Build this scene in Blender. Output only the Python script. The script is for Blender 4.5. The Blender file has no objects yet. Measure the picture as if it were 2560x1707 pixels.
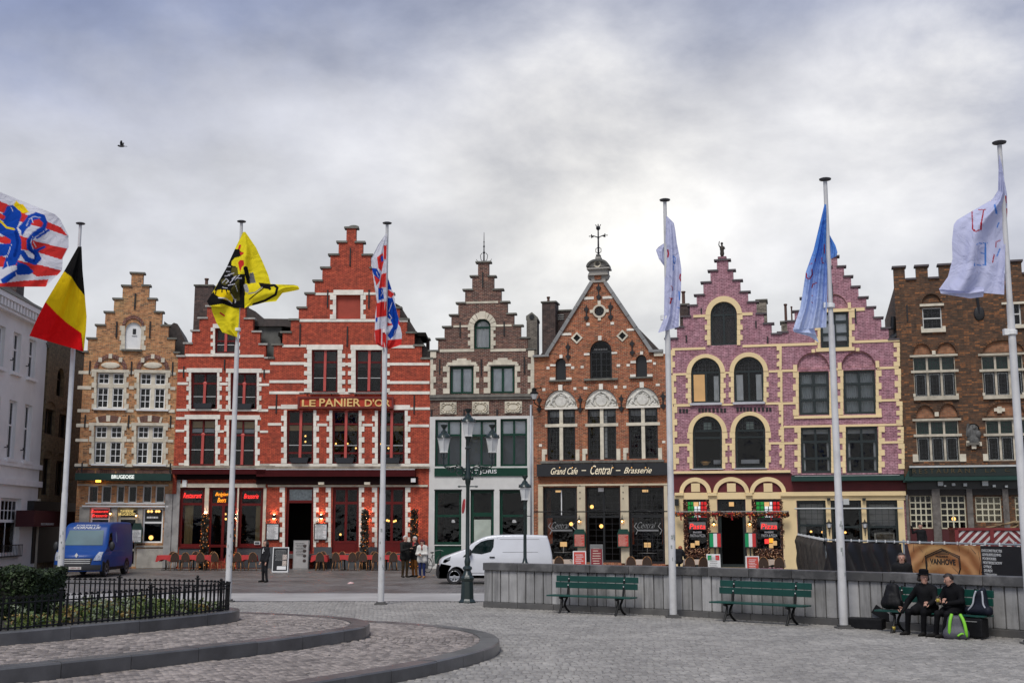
import bpy,bmesh,math,random
import numpy as np
from mathutils import Vector,Matrix
from mathutils.geometry import tessellate_polygon
random.seed(7)
RNG = np.random.default_rng(11)
S = bpy.context.scene
COL = S.collection
# ------------------------------------------------------------------ camera
F,CX,CY,CAMZ = 2950.0,1280.0,853.5,2.2
PITCH = math.atan(460 / F)
CP,SP = math.cos(PITCH),math.sin(PITCH)
cam = bpy.data.objects.new("camera",bpy.data.cameras.new("camera"))
COL.objects.link(cam)
cam.location = (0,0,CAMZ)
cam.rotation_euler = (math.pi / 2 + PITCH,0,0)
cam.data.sensor_width = 36
cam.data.lens = 36 * F / 2560
cam.data.clip_end = 4000
S.camera = cam
# ------------------------------------------------------------------ sky
W = bpy.data.worlds.new("World")
S.world = W
W.use_nodes = True
wt = W.node_tree
wt.nodes.clear()
def wn(t,**k):
    n = wt.nodes.new(t)
    for a,b in k.items():
        setattr(n,a,b)
    return n
SUN_EL,SUN_AZ = math.radians(55),math.radians(200)
sky = wn('ShaderNodeTexSky',sky_type='NISHITA',sun_disc=False)
sky.sun_elevation = SUN_EL
sky.sun_rotation = SUN_AZ
sky.dust_density = 3.0
tc = wn('ShaderNodeTexCoord')
sep = wn('ShaderNodeSeparateXYZ');wt.links.new(tc.outputs['Generated'],sep.inputs[0])
mp = wn('ShaderNodeMapping');mp.inputs['Scale'].default_value = (1.0,1.0,1.7);mp.inputs['Location'].default_value = (3.35,1.2,0.4)
wt.links.new(tc.outputs['Generated'],mp.inputs[0])
n1 = wn('ShaderNodeTexNoise');n1.inputs['Scale'].default_value = 3.0;n1.inputs['Detail'].default_value = 7;n1.inputs['Roughness'].default_value = .55;n1.inputs['Distortion'].default_value = .1
wt.links.new(mp.outputs[0],n1.inputs['Vector'])
def wmath(op,a,b=None,c=None):
    n = wn('ShaderNodeMath',operation=op)
    for i,x in enumerate((a,b,c)):
        if x is None: continue
        if isinstance(x,(int,float)): n.inputs[i].default_value = x
        else: wt.links.new(x,n.inputs[i])
    return n.outputs[0]
az2 = wmath('MULTIPLY',wmath('MULTIPLY',sep.outputs['X'],sep.outputs['X']),.42)
elv = wmath('ADD',wmath('ADD',sep.outputs['Z'],wmath('MULTIPLY',wmath('SUBTRACT',n1.outputs[0],.5),-.38)),az2)
rp = wn('ShaderNodeValToRGB')
cr = rp.color_ramp
stops = [(0.0,(.41,.42,.43)),(.16,(.44,.445,.455)),(.25,(.415,.42,.45)),(.34,(.35,.362,.42)),
         (.43,(.215,.243,.345)),(.53,(.14,.172,.29)),(1.0,(.22,.25,.33))]
cr.elements[0].position = 0;cr.elements[1].position = 1
for p,c in stops[1:-1]: cr.elements.new(p)
for e,(p,c) in zip(cr.elements,stops): e.position = p;e.color = (*c,1)
wt.links.new(elv,rp.inputs[0])
n2 = wn('ShaderNodeTexNoise');n2.inputs['Scale'].default_value = 5.5;n2.inputs['Detail'].default_value = 9;n2.inputs['Roughness'].default_value = .56;n2.inputs['Distortion'].default_value = .15
wt.links.new(mp.outputs[0],n2.inputs['Vector'])
blot = wmath('MULTIPLY_ADD',n2.outputs[0],1.05,.475)
# bright thin patch of cloud where the sun stands behind it
gd = Vector(((1460 - CX) / F,0,0));_y = (CY - 400) / F
gd = Vector((gd.x,CP - _y * SP,SP + _y * CP)).normalized()
vm = wn('ShaderNodeVectorMath',operation='DOT_PRODUCT');vm.inputs[1].default_value = gd
nrm = wn('ShaderNodeVectorMath',operation='NORMALIZE');wt.links.new(tc.outputs['Generated'],nrm.inputs[0]);wt.links.new(nrm.outputs[0],vm.inputs[0])
glow = wmath('MULTIPLY',wmath('POWER',wmath('MAXIMUM',vm.outputs['Value'],0.0),80.0),wmath('MULTIPLY_ADD',n2.outputs[0],1.9,-.2))
gd2 = Vector(((2440 - CX) / F,0,0));_y = (CY - 210) / F
gd2 = Vector((gd2.x,CP - _y * SP,SP + _y * CP)).normalized()
vm2 = wn('ShaderNodeVectorMath',operation='DOT_PRODUCT');vm2.inputs[1].default_value = gd2;wt.links.new(nrm.outputs[0],vm2.inputs[0])
glow = wmath('ADD',glow,wmath('MULTIPLY',wmath('POWER',wmath('MAXIMUM',vm2.outputs['Value'],0.0),160.0),wmath('MULTIPLY_ADD',n2.outputs[0],2.0,-.55)))
glow = wmath('MINIMUM',wmath('MAXIMUM',glow,0.0),1.0)
gm = wn('ShaderNodeMixRGB',blend_type='MIX');gm.inputs[2].default_value = (.64,.622,.585,1);gm.use_clamp = False
wt.links.new(glow,gm.inputs[0]);wt.links.new(rp.outputs[0],gm.inputs[1])
sc10 = wn('ShaderNodeMixRGB',blend_type='MULTIPLY');sc10.inputs[0].default_value = 1;cmb = wn('ShaderNodeCombineXYZ')
for i in range(3): wt.links.new(wmath('MULTIPLY',blot,10.0),cmb.inputs[i])
wt.links.new(cmb.outputs[0],sc10.inputs[2])
wt.links.new(gm.outputs[0],sc10.inputs[1])
mx = wn('ShaderNodeMixRGB',blend_type='MIX');mx.inputs[0].default_value = .94
wt.links.new(sky.outputs[0],mx.inputs[1]);wt.links.new(sc10.outputs[0],mx.inputs[2])
bg = wn('ShaderNodeBackground');bg.inputs['Strength'].default_value = .1
wt.links.new(mx.outputs[0],bg.inputs['Color'])
wo = wn('ShaderNodeOutputWorld');wt.links.new(bg.outputs[0],wo.inputs['Surface'])
# ------------------------------------------------------------------ sun (overcast)
sun = bpy.data.objects.new("sun",bpy.data.lights.new("sun",'SUN'))
COL.objects.link(sun)
sun.data.energy = 1.5
sun.data.angle = math.radians(24)
sun.data.color = (1,.965,.92)
sd = Vector((math.sin(SUN_AZ) * math.cos(SUN_EL),math.cos(SUN_AZ) * math.cos(SUN_EL),math.sin(SUN_EL)))
sun.rotation_euler = sd.to_track_quat('Z','Y').to_euler()
# ------------------------------------------------------------------ exposure
S.view_settings.view_transform = 'Standard'
S.view_settings.look = 'None'
S.view_settings.exposure = 0.68
S.view_settings.gamma = 1
S.view_settings.use_curve_mapping = False
S.cycles.max_bounces = 5
S.cycles.transparent_max_bounces = 10
# ------------------------------------------------------------------ photo measurements -> world
def ray(px,py):
    x,y = (px - CX) / F,(CY - py) / F
    return Vector((x,CP - y * SP,SP + y * CP))
def atY(px,py,Y):
    d = ray(px,py);t = Y / d.y
    return Vector((d.x * t,Y,CAMZ + d.z * t))
def gnd(px,py,z=0.0):
    d = ray(px,py);t = (z - CAMZ) / d.z
    return Vector((d.x * t,d.y * t,z))
def project(p):
    x,y,z = p[0],p[1],p[2] - CAMZ
    dep = y * CP + z * SP;up = -y * SP + z * CP
    return CX + F * x / dep,CY - F * up / dep
def zoom(x0,y0,s):
    return lambda x,y: (x0 + x * s,y0 + y * s)
PXY = zoom(0,0,1)
# ------------------------------------------------------------------ materials
def nd(nt,t,**k):
    n = nt.nodes.new(t)
    for a,b in k.items(): setattr(n,a,b)
    return n
MATS = {}
def mat(name,col,rough=.6,var=.12,vs=2.5,metal=0.0,rand=0.0,bump=0.0,bs=40,spec=.5,dirt=None,dirts=1.2,dirtamt=.5,coat=0,streak=False):
    if name in MATS: return MATS[name]
    m = bpy.data.materials.new(name);m.use_nodes = True;nt = m.node_tree
    b = nt.nodes['Principled BSDF'];L = nt.links.new
    b.inputs['Roughness'].default_value = rough;b.inputs['Metallic'].default_value = metal
    b.inputs['Specular IOR Level'].default_value = spec
    b.inputs['Coat Weight'].default_value = coat
    geo = nd(nt,'ShaderNodeNewGeometry')
    no = nd(nt,'ShaderNodeTexNoise');no.inputs['Scale'].default_value = vs;no.inputs['Detail'].default_value = 5
    L(geo.outputs['Position'],no.inputs['Vector'])
    mr = nd(nt,'ShaderNodeMapRange');mr.inputs[1].default_value = .3;mr.inputs[2].default_value = .7
    mr.inputs[3].default_value = 1 - var;mr.inputs[4].default_value = 1 + var
    L(no.outputs[0],mr.inputs[0])
    fac = mr.outputs[0]
    if rand:
        oi = nd(nt,'ShaderNodeObjectInfo')
        ma = nd(nt,'ShaderNodeMath',operation='MULTIPLY_ADD');ma.inputs[1].default_value = 2 * rand;ma.inputs[2].default_value = 1 - rand
        L(oi.outputs['Random'],ma.inputs[0])
        mm = nd(nt,'ShaderNodeMath',operation='MULTIPLY');L(fac,mm.inputs[0]);L(ma.outputs[0],mm.inputs[1]);fac = mm.outputs[0]
    vmul = nd(nt,'ShaderNodeVectorMath',operation='SCALE');vmul.inputs[0].default_value = col[:3];L(fac,vmul.inputs['Scale'])
    out = vmul.outputs[0]
    if dirt:
        n2 = nd(nt,'ShaderNodeTexNoise');n2.inputs['Scale'].default_value = dirts;n2.inputs['Detail'].default_value = 7;n2.inputs['Roughness'].default_value = .65
        if streak:
            sm = nd(nt,'ShaderNodeVectorMath',operation='MULTIPLY');sm.inputs[1].default_value = (3.2,3.2,.35);L(geo.outputs['Position'],sm.inputs[0]);L(sm.outputs[0],n2.inputs['Vector'])
        else: L(geo.outputs['Position'],n2.inputs['Vector'])
        m2 = nd(nt,'ShaderNodeMapRange');m2.inputs[1].default_value = .48;m2.inputs[2].default_value = .72;m2.inputs[4].default_value = dirtamt
        L(n2.outputs[0],m2.inputs[0])
        mi = nd(nt,'ShaderNodeMixRGB');mi.inputs[2].default_value = (*dirt,1);L(m2.outputs[0],mi.inputs[0]);L(out,mi.inputs[1]);out = mi.outputs[0]
    L(out,b.inputs['Base Color'])
    if bump:
        n3 = nd(nt,'ShaderNodeTexNoise');n3.inputs['Scale'].default_value = bs;n3.inputs['Detail'].default_value = 4
        L(geo.outputs['Position'],n3.inputs['Vector'])
        bp = nd(nt,'ShaderNodeBump');bp.inputs['Strength'].default_value = bump;bp.inputs['Distance'].default_value = .02
        L(n3.outputs[0],bp.inputs['Height']);L(bp.outputs[0],b.inputs['Normal'])
    MATS[name] = m
    return m
def brick(name,c1,c2,mortar,bw=.22,rh=.072,ms=.009,rough=.75,bump=.5,stain=(.03,.025,.02),stamt=.5,sts=.7,c3=None,c3amt=.5,smooth=.12,bias=0.0):
    if name in MATS: return MATS[name]
    m = bpy.data.materials.new(name);m.use_nodes = True;nt = m.node_tree
    b = nt.nodes['Principled BSDF'];L = nt.links.new;b.inputs['Roughness'].default_value = rough
    t = nd(nt,'ShaderNodeTexCoord');sp_ = nd(nt,'ShaderNodeSeparateXYZ');L(t.outputs['Object'],sp_.inputs[0])
    ad = nd(nt,'ShaderNodeMath',operation='ADD');L(sp_.outputs['X'],ad.inputs[0]);L(sp_.outputs['Y'],ad.inputs[1])
    cb = nd(nt,'ShaderNodeCombineXYZ');L(ad.outputs[0],cb.inputs[0]);L(sp_.outputs['Z'],cb.inputs[1])
    # slightly uneven courses
    wno = nd(nt,'ShaderNodeTexNoise');wno.inputs['Scale'].default_value = 1.7;L(cb.outputs[0],wno.inputs['Vector'])
    wv = nd(nt,'ShaderNodeVectorMath',operation='MULTIPLY_ADD');wv.inputs[1].default_value = (.03,.03,0);L(wno.outputs[1],wv.inputs[0]);L(cb.outputs[0],wv.inputs[2])
    br = nd(nt,'ShaderNodeTexBrick');L(wv.outputs[0],br.inputs['Vector'])
    br.inputs['Color1'].default_value = (*c1,1);br.inputs['Color2'].default_value = (*c2,1);br.inputs['Mortar'].default_value = (*mortar,1)
    br.inputs['Scale'].default_value = 1;br.inputs['Mortar Size'].default_value = ms;br.inputs['Mortar Smooth'].default_value = smooth
    br.inputs['Brick Width'].default_value = bw;br.inputs['Row Height'].default_value = rh;br.inputs['Bias'].default_value = bias
    col = br.outputs['Color']
    no = nd(nt,'ShaderNodeTexNoise');no.inputs['Scale'].default_value = sts;no.inputs['Detail'].default_value = 9;no.inputs['Roughness'].default_value = .62
    L(t.outputs['Object'],no.inputs['Vector'])
    if c3:
        # single odd bricks: one value per brick cell
        mpv = nd(nt,'ShaderNodeMapping');mpv.inputs['Scale'].default_value = (1 / bw,1 / rh,1);L(wv.outputs[0],mpv.inputs[0])
        wh = nd(nt,'ShaderNodeTexWhiteNoise',noise_dimensions='2D');fl = nd(nt,'ShaderNodeVectorMath',operation='FLOOR');L(mpv.outputs[0],fl.inputs[0]);L(fl.outputs[0],wh.inputs['Vector'])
        gt = nd(nt,'ShaderNodeMapRange');gt.inputs[1].default_value = 1 - c3amt;gt.inputs[2].default_value = 1;gt.inputs[4].default_value = .85;L(wh.outputs['Value'],gt.inputs[0])
        im = nd(nt,'ShaderNodeMath',operation='SUBTRACT');im.inputs[0].default_value = 1;L(br.outputs['Fac'],im.inputs[1])
        im2 = nd(nt,'ShaderNodeMath',operation='MULTIPLY');L(gt.outputs[0],im2.inputs[0]);L(im.outputs[0],im2.inputs[1])
        m3 = nd(nt,'ShaderNodeMixRGB');m3.inputs[2].default_value = (*c3,1);L(im2.outputs[0],m3.inputs[0]);L(col,m3.inputs[1]);col = m3.outputs[0]
    mr = nd(nt,'ShaderNodeMapRange');mr.inputs[1].default_value = .5;mr.inputs[2].default_value = .75;mr.inputs[4].default_value = stamt;L(no.outputs[0],mr.inputs[0])
    mi = nd(nt,'ShaderNodeMixRGB');mi.inputs[2].default_value = (*stain,1);L(mr.outputs[0],mi.inputs[0]);L(col,mi.inputs[1])
    n4 = nd(nt,'ShaderNodeTexNoise');n4.inputs['Scale'].default_value = 5;n4.inputs['Detail'].default_value = 6;L(t.outputs['Object'],n4.inputs['Vector'])
    m4 = nd(nt,'ShaderNodeMapRange');m4.inputs[1].default_value = .3;m4.inputs[2].default_value = .7;m4.inputs[3].default_value = .62;m4.inputs[4].default_value = 1.36;L(n4.outputs[0],m4.inputs[0])
    vs_ = nd(nt,'ShaderNodeVectorMath',operation='SCALE');L(mi.outputs[0],vs_.inputs[0]);L(m4.outputs[0],vs_.inputs['Scale'])
    L(vs_.outputs[0],b.inputs['Base Color'])
    bp = nd(nt,'ShaderNodeBump');bp.inputs['Strength'].default_value = bump;bp.inputs['Distance'].default_value = .03;bp.invert = True
    hs = nd(nt,'ShaderNodeMath',operation='ADD');L(br.outputs['Fac'],hs.inputs[0]);L(n4.outputs[0],hs.inputs[1])
    L(hs.outputs[0],bp.inputs['Height']);L(bp.outputs[0],b.inputs['Normal'])
    MATS[name] = m
    return m
def emit(name,col,strength):
    if name in MATS: return MATS[name]
    m = bpy.data.materials.new(name);m.use_nodes = True;nt = m.node_tree;nt.nodes.clear()
    e = nd(nt,'ShaderNodeEmission');e.inputs[0].default_value = (*col,1);e.inputs[1].default_value = strength
    o = nd(nt,'ShaderNodeOutputMaterial');nt.links.new(e.outputs[0],o.inputs[0]);MATS[name] = m
    return m
def glassmat(name,tint,ior=1.5,rough=.03,wavy=.5):
    m = bpy.data.materials.new(name);m.use_nodes = True;nt = m.node_tree;nt.nodes.clear();L = nt.links.new
    tr = nd(nt,'ShaderNodeBsdfTransparent');tr.inputs[0].default_value = (*tint,1)
    gl = nd(nt,'ShaderNodeBsdfGlossy');gl.inputs['Roughness'].default_value = rough
    geo = nd(nt,'ShaderNodeNewGeometry');no = nd(nt,'ShaderNodeTexNoise');no.inputs['Scale'].default_value = 1.4;L(geo.outputs['Position'],no.inputs['Vector'])
    bp = nd(nt,'ShaderNodeBump');bp.inputs['Strength'].default_value = wavy;bp.inputs['Distance'].default_value = .05;L(no.outputs[0],bp.inputs['Height']);L(bp.outputs[0],gl.inputs['Normal'])
    fr = nd(nt,'ShaderNodeFresnel');fr.inputs[0].default_value = ior
    mi = nd(nt,'ShaderNodeMixShader');L(fr.outputs[0],mi.inputs[0]);L(tr.outputs[0],mi.inputs[1]);L(gl.outputs[0],mi.inputs[2])
    o = nd(nt,'ShaderNodeOutputMaterial');L(mi.outputs[0],o.inputs[0]);MATS[name] = m
    return m
GLASS = glassmat('window_glass',(.93,.94,.94),1.34)
GLASS_DARK = glassmat('dark_window_glass',(.5,.52,.53),1.34)
# ------------------------------------------------------------------ mesh helpers
UPV = Vector((0,0,1))
def rot_to(d):
    return UPV.rotation_difference(d.normalized()).to_matrix()
class MB:
    def __init__(s): s.v = [];s.f = [];s.mi = [];s.cur = 0
    def add(s,vs,fs):
        o = len(s.v);s.v.extend(tuple(p) for p in vs);s.f.extend(tuple(i + o for i in f) for f in fs);s.mi.extend([s.cur] * len(fs));return s
    def box(s,x0,x1,y0,y1,z0,z1,m=None):
        vs = [Vector((x,y,z)) for z in (z0,z1) for y in (y0,y1) for x in (x0,x1)]
        if m is not None: vs = [m @ p for p in vs]
        return s.add(vs,[(0,2,3,1),(4,5,7,6),(0,1,5,4),(2,6,7,3),(0,4,6,2),(1,3,7,5)])
    def prism(s,poly,y0,y1):
        "poly in (x,z), extruded in y"
        n = len(poly)
        a = sum(poly[i][0] * poly[(i + 1) % n][1] - poly[(i + 1) % n][0] * poly[i][1] for i in range(n))
        if a < 0: poly = poly[::-1]
        vs = [(x,y0,z) for x,z in poly] + [(x,y1,z) for x,z in poly]
        tris = tessellate_polygon([[Vector((x,z,0)) for x,z in poly]])
        fs = []
        for t in tris:
            a_,b_,c_ = [poly[i] for i in t]
            cr_ = (b_[0] - a_[0]) * (c_[1] - a_[1]) - (b_[1] - a_[1]) * (c_[0] - a_[0])
            t = t if cr_ > 0 else (t[0],t[2],t[1])
            fs.append(tuple(t));fs.append((t[2] + n,t[1] + n,t[0] + n))
        for i in range(n):
            j = (i + 1) % n;fs.append((j,i,i + n,j + n))
        return s.add(vs,fs)
    def ring(s,outer,inner,y0,y1,closed=True):
        n = len(outer);vs = []
        for y in (y0,y1):
            vs += [(x,y,z) for x,z in outer];vs += [(x,y,z) for x,z in inner]
        fs = []
        for i in range(n if closed else n - 1):
            j = (i + 1) % n
            fs += [(i,j,n + j,n + i),(2 * n + i,3 * n + i,3 * n + j,2 * n + j),(i,2 * n + i,2 * n + j,j),(n + i,n + j,3 * n + j,3 * n + i)]
        if not closed:
            for i in (0,n - 1): fs.append((i,n + i,3 * n + i,2 * n + i))
        return s.add(vs,fs)
    def path(s,pts,r,n=8,cap=True):
        pts = [Vector(p) for p in pts];rs = r if isinstance(r,(list,tuple)) else [r] * len(pts);vs = [];ref = None
        for i,p in enumerate(pts):
            d = (pts[min(i + 1,len(pts) - 1)] - pts[max(i - 1,0)])
            if d.length < 1e-9: d = Vector((0,0,1))
            d.normalize()
            if ref is None: ref = Vector((1,0,0)) if abs(d.x) < .9 else Vector((0,1,0))
            a = d.cross(ref).normalized();b = d.cross(a).normalized();ref = -b if False else ref
            for k in range(n):
                t = 2 * math.pi * k / n;vs.append(p + (a * math.cos(t) + b * math.sin(t)) * rs[i])
        fs = []
        for i in range(len(pts) - 1):
            for k in range(n):
                q = (k + 1) % n;fs.append((i * n + k,i * n + q,(i + 1) * n + q,(i + 1) * n + k))
        if cap:
            fs.append(tuple(range(n - 1,-1,-1)));o = (len(pts) - 1) * n;fs.append(tuple(range(o,o + n)))
        return s.add(vs,fs)
    def lathe(s,prof,c=(0,0,0),n=16,sx=1,sy=1,ph=0):
        c = Vector(c);vs = []
        for r,z in prof:
            for k in range(n):
                t = 2 * math.pi * k / n + ph;vs.append(c + Vector((r * math.cos(t) * sx,r * math.sin(t) * sy,z)))
        fs = []
        for i in range(len(prof) - 1):
            for k in range(n):
                q = (k + 1) % n;fs.append((i * n + k,i * n + q,(i + 1) * n + q,(i + 1) * n + k))
        fs.append(tuple(range(n - 1,-1,-1)));o = (len(prof) - 1) * n;fs.append(tuple(range(o,o + n)))
        return s.add(vs,fs)
    def ball(s,c,r,nu=12,nv=8,m=None):
        c = Vector(c);r = (r,r,r) if isinstance(r,(int,float)) else r;vs = []
        for j in range(1,nv):
            p = math.pi * j / nv
            for k in range(nu):
                t = 2 * math.pi * k / nu
                q = Vector((r[0] * math.sin(p) * math.cos(t),r[1] * math.sin(p) * math.sin(t),r[2] * math.cos(p)))
                vs.append(c + (m @ q if m is not None else q))
        top = Vector((0,0,r[2]));bot = -top
        vs.append(c + (m @ top if m is not None else top));vs.append(c + (m @ bot if m is not None else bot))
        T = len(vs) - 2;fs = []
        for j in range(nv - 2):
            for k in range(nu):
                q = (k + 1) % nu;fs.append((j * nu + k,(j + 1) * nu + k,(j + 1) * nu + q,j * nu + q))
        for k in range(nu):
            q = (k + 1) % nu;fs.append((T,k,q));o = (nv - 2) * nu;fs.append((T + 1,o + q,o + k))
        return s.add(vs,fs)
    def mesh(s,name,mats,smooth=False,bevel=0,bseg=2):
        me = bpy.data.meshes.new(name);me.from_pydata([tuple(p) for p in s.v],[],s.f)
        ms = mats if isinstance(mats,(list,tuple)) else [mats]
        for m in ms: me.materials.append(m)
        if len(ms) > 1: me.polygons.foreach_set('material_index',s.mi)
        if bevel:
            bm = bmesh.new();bm.from_mesh(me);bmesh.ops.remove_doubles(bm,verts=bm.verts,dist=1e-5)
            bmesh.ops.recalc_face_normals(bm,faces=bm.faces)
            es = [e for e in bm.edges if len(e.link_faces) == 2 and e.calc_face_angle(0) > .5]
            bmesh.ops.bevel(bm,geom=es,offset=bevel,segments=bseg,profile=.6,affect='EDGES',clamp_overlap=True)
            bm.to_mesh(me);bm.free()
        if smooth:
            me.polygons.foreach_set('use_smooth',[True] * len(me.polygons))
            if smooth is not True:
                me.set_sharp_from_angle(angle=smooth)
        me.update();return me
    def build(s,name,mats,parent=None,smooth=False,bevel=0,label=None,kind=None,loc=None,bseg=2):
        return link(name,s.mesh(name,mats,smooth,bevel,bseg),parent,label,kind,loc)
def link(name,me,parent=None,label=None,kind=None,loc=None):
    o = bpy.data.objects.new(name,me);COL.objects.link(o)
    if parent is not None:
        o.parent = parent
        if parent.type == 'MESH' and tuple(parent.scale) != (1,1,1): o.matrix_parent_inverse = Matrix.LocRotScale(parent.location,parent.rotation_euler,parent.scale).inverted()
    if label: o['label'] = label
    if kind: o['kind'] = kind
    if loc is not None: o.location = loc
    return o
UNIT = {}
def ubox(name,m,parent,x0,x1,y0,y1,z0,z1,label=None,bevel=False):
    k = (m.name,name,bevel)
    if k not in UNIT:
        UNIT[k] = MB().box(-.5,.5,-.5,.5,-.5,.5).mesh(name,m,bevel=.03 if bevel else 0,bseg=1)
    o = link(name,UNIT[k],parent,label)
    o.location = ((x0 + x1) / 2,(y0 + y1) / 2,(z0 + z1) / 2);o.scale = (abs(x1 - x0),abs(y1 - y0),abs(z1 - z0))
    return o
def thing(name,label,cat,loc=(0,0,0),rz=0.0,group=None):
    o = bpy.data.objects.new(name,None);COL.objects.link(o);o.location = loc;o.rotation_euler = (0,0,rz)
    o.empty_display_size = .2
    o['label'] = label;o['category'] = cat
    if group: o['group'] = group
    return o
def tag(o,label,cat,group=None):
    o['label'] = label;o['category'] = cat
    if group: o['group'] = group
    return o
def struct(o):
    o['kind'] = 'structure';return o
def copy_thing(o,loc,rz,label,parent=None):
    c = o.copy();COL.objects.link(c)
    if parent is None:
        c.location = loc;c.rotation_euler = (0,0,rz);c['label'] = label
    else: c.parent = parent
    for ch in o.children: copy_thing(ch,None,None,None,c)
    return c
def catmull(pts,n=8,closed=False):
    P = [np.array(p,float) for p in pts];N = len(P);out = []
    for i in range(N if closed else N - 1):
        p0 = P[(i - 1) % N] if closed or i > 0 else 2 * P[0] - P[1]
        p1,p2 = P[i],P[(i + 1) % N]
        p3 = P[(i + 2) % N] if closed or i + 2 < N else 2 * P[-1] - P[-2]
        for k in range(n):
            t = k / n
            out.append(.5 * ((2 * p1) + (-p0 + p2) * t + (2 * p0 - 5 * p1 + 4 * p2 - p3) * t * t + (-p0 + 3 * p1 - 3 * p2 + p3) * t ** 3))
    if not closed: out.append(P[-1])
    return np.array(out)
def resample(P,step):
    P = np.asarray(P);d = np.r_[0,np.cumsum(np.linalg.norm(np.diff(P,axis=0),axis=1))]
    n = max(2,int(round(d[-1] / step)) + 1);t = np.linspace(0,d[-1],n)
    return np.stack([np.interp(t,d,P[:,i]) for i in range(P.shape[1])],1)
def inpoly(x,y,poly):
    x = np.asarray(x,float);y = np.asarray(y,float);r = np.zeros(x.shape,bool);n = len(poly)
    for i in range(n):
        x0,y0 = poly[i];x1,y1 = poly[(i + 1) % n]
        c = ((y0 > y) != (y1 > y));xx = (x1 - x0) * (y - y0) / ((y1 - y0) if y1 != y0 else 1e-9) + x0
        r ^= c & (x < xx)
    return r
def lettering(name,txt,m,parent,x0,x1,z0,z1,y,ext=.012,shear=0.0,label=None,bold=0.0,track=1.0):
    "raised letters fitted to a box of the x/z plane facing -y"
    cu = bpy.data.curves.new('lettering','FONT');cu.body = txt;cu.extrude = ext;cu.shear = shear;cu.offset = bold;cu.resolution_u = 3
    cu.space_character = track
    to = bpy.data.objects.new('lettering',cu);me = bpy.data.meshes.new_from_object(to)
    bpy.data.objects.remove(to)
    n = len(me.vertices)
    if n == 0: return None
    a = np.empty(n * 3);me.vertices.foreach_get('co',a);a = a.reshape(-1,3)
    lo,hi = a.min(0),a.max(0);b = np.empty_like(a)
    b[:,0] = x0 + (a[:,0] - lo[0]) / (hi[0] - lo[0]) * (x1 - x0)
    b[:,2] = z0 + (a[:,1] - lo[1]) / (hi[1] - lo[1]) * (z1 - z0)
    b[:,1] = y - a[:,2]
    me.vertices.foreach_set('co',b.ravel());me.materials.clear();me.materials.append(m);me.update()
    me.name = name
    return link(name,me,parent,label)
# ================================================================== GROUND
def setts(name,c,bw,rh,rough,var=.25,bump=.7):
    m = bpy.data.materials.new(name);m.use_nodes = True;nt = m.node_tree;b = nt.nodes['Principled BSDF'];L = nt.links.new
    t = nd(nt,'ShaderNodeNewGeometry')
    br = nd(nt,'ShaderNodeTexBrick');L(t.outputs['Position'],br.inputs['Vector'])
    br.inputs['Scale'].default_value = 1;br.inputs['Brick Width'].default_value = bw;br.inputs['Row Height'].default_value = rh;br.inputs['Mortar Size'].default_value = .012
    br.inputs['Color1'].default_value = (*[x * (1 + var) for x in c],1);br.inputs['Color2'].default_value = (*[x * (1 - var) for x in c],1);br.inputs['Mortar'].default_value = (*[x * .35 for x in c],1)
    no = nd(nt,'ShaderNodeTexNoise');no.inputs['Scale'].default_value = .45;no.inputs['Detail'].default_value = 8;no.inputs['Roughness'].default_value = .65;L(t.outputs['Position'],no.inputs['Vector'])
    mr = nd(nt,'ShaderNodeMapRange');mr.inputs[1].default_value = .3;mr.inputs[2].default_value = .7;mr.inputs[3].default_value = .65;mr.inputs[4].default_value = 1.3;L(no.outputs[0],mr.inputs[0])
    v = nd(nt,'ShaderNodeVectorMath',operation='SCALE');L(br.outputs[0],v.inputs[0]);L(mr.outputs[0],v.inputs['Scale']);L(v.outputs[0],b.inputs['Base Color'])
    m2 = nd(nt,'ShaderNodeMapRange');m2.inputs[1].default_value = .35;m2.inputs[2].default_value = .65;m2.inputs[3].default_value = rough - .12;m2.inputs[4].default_value = rough + .2;L(no.outputs[0],m2.inputs[0]);L(m2.outputs[0],b.inputs['Roughness'])
    bp = nd(nt,'ShaderNodeBump');bp.invert = True;bp.inputs['Strength'].default_value = bump;bp.inputs['Distance'].default_value = .02;L(br.outputs['Fac'],bp.inputs['Height']);L(bp.outputs[0],b.inputs['Normal'])
    return m
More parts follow.
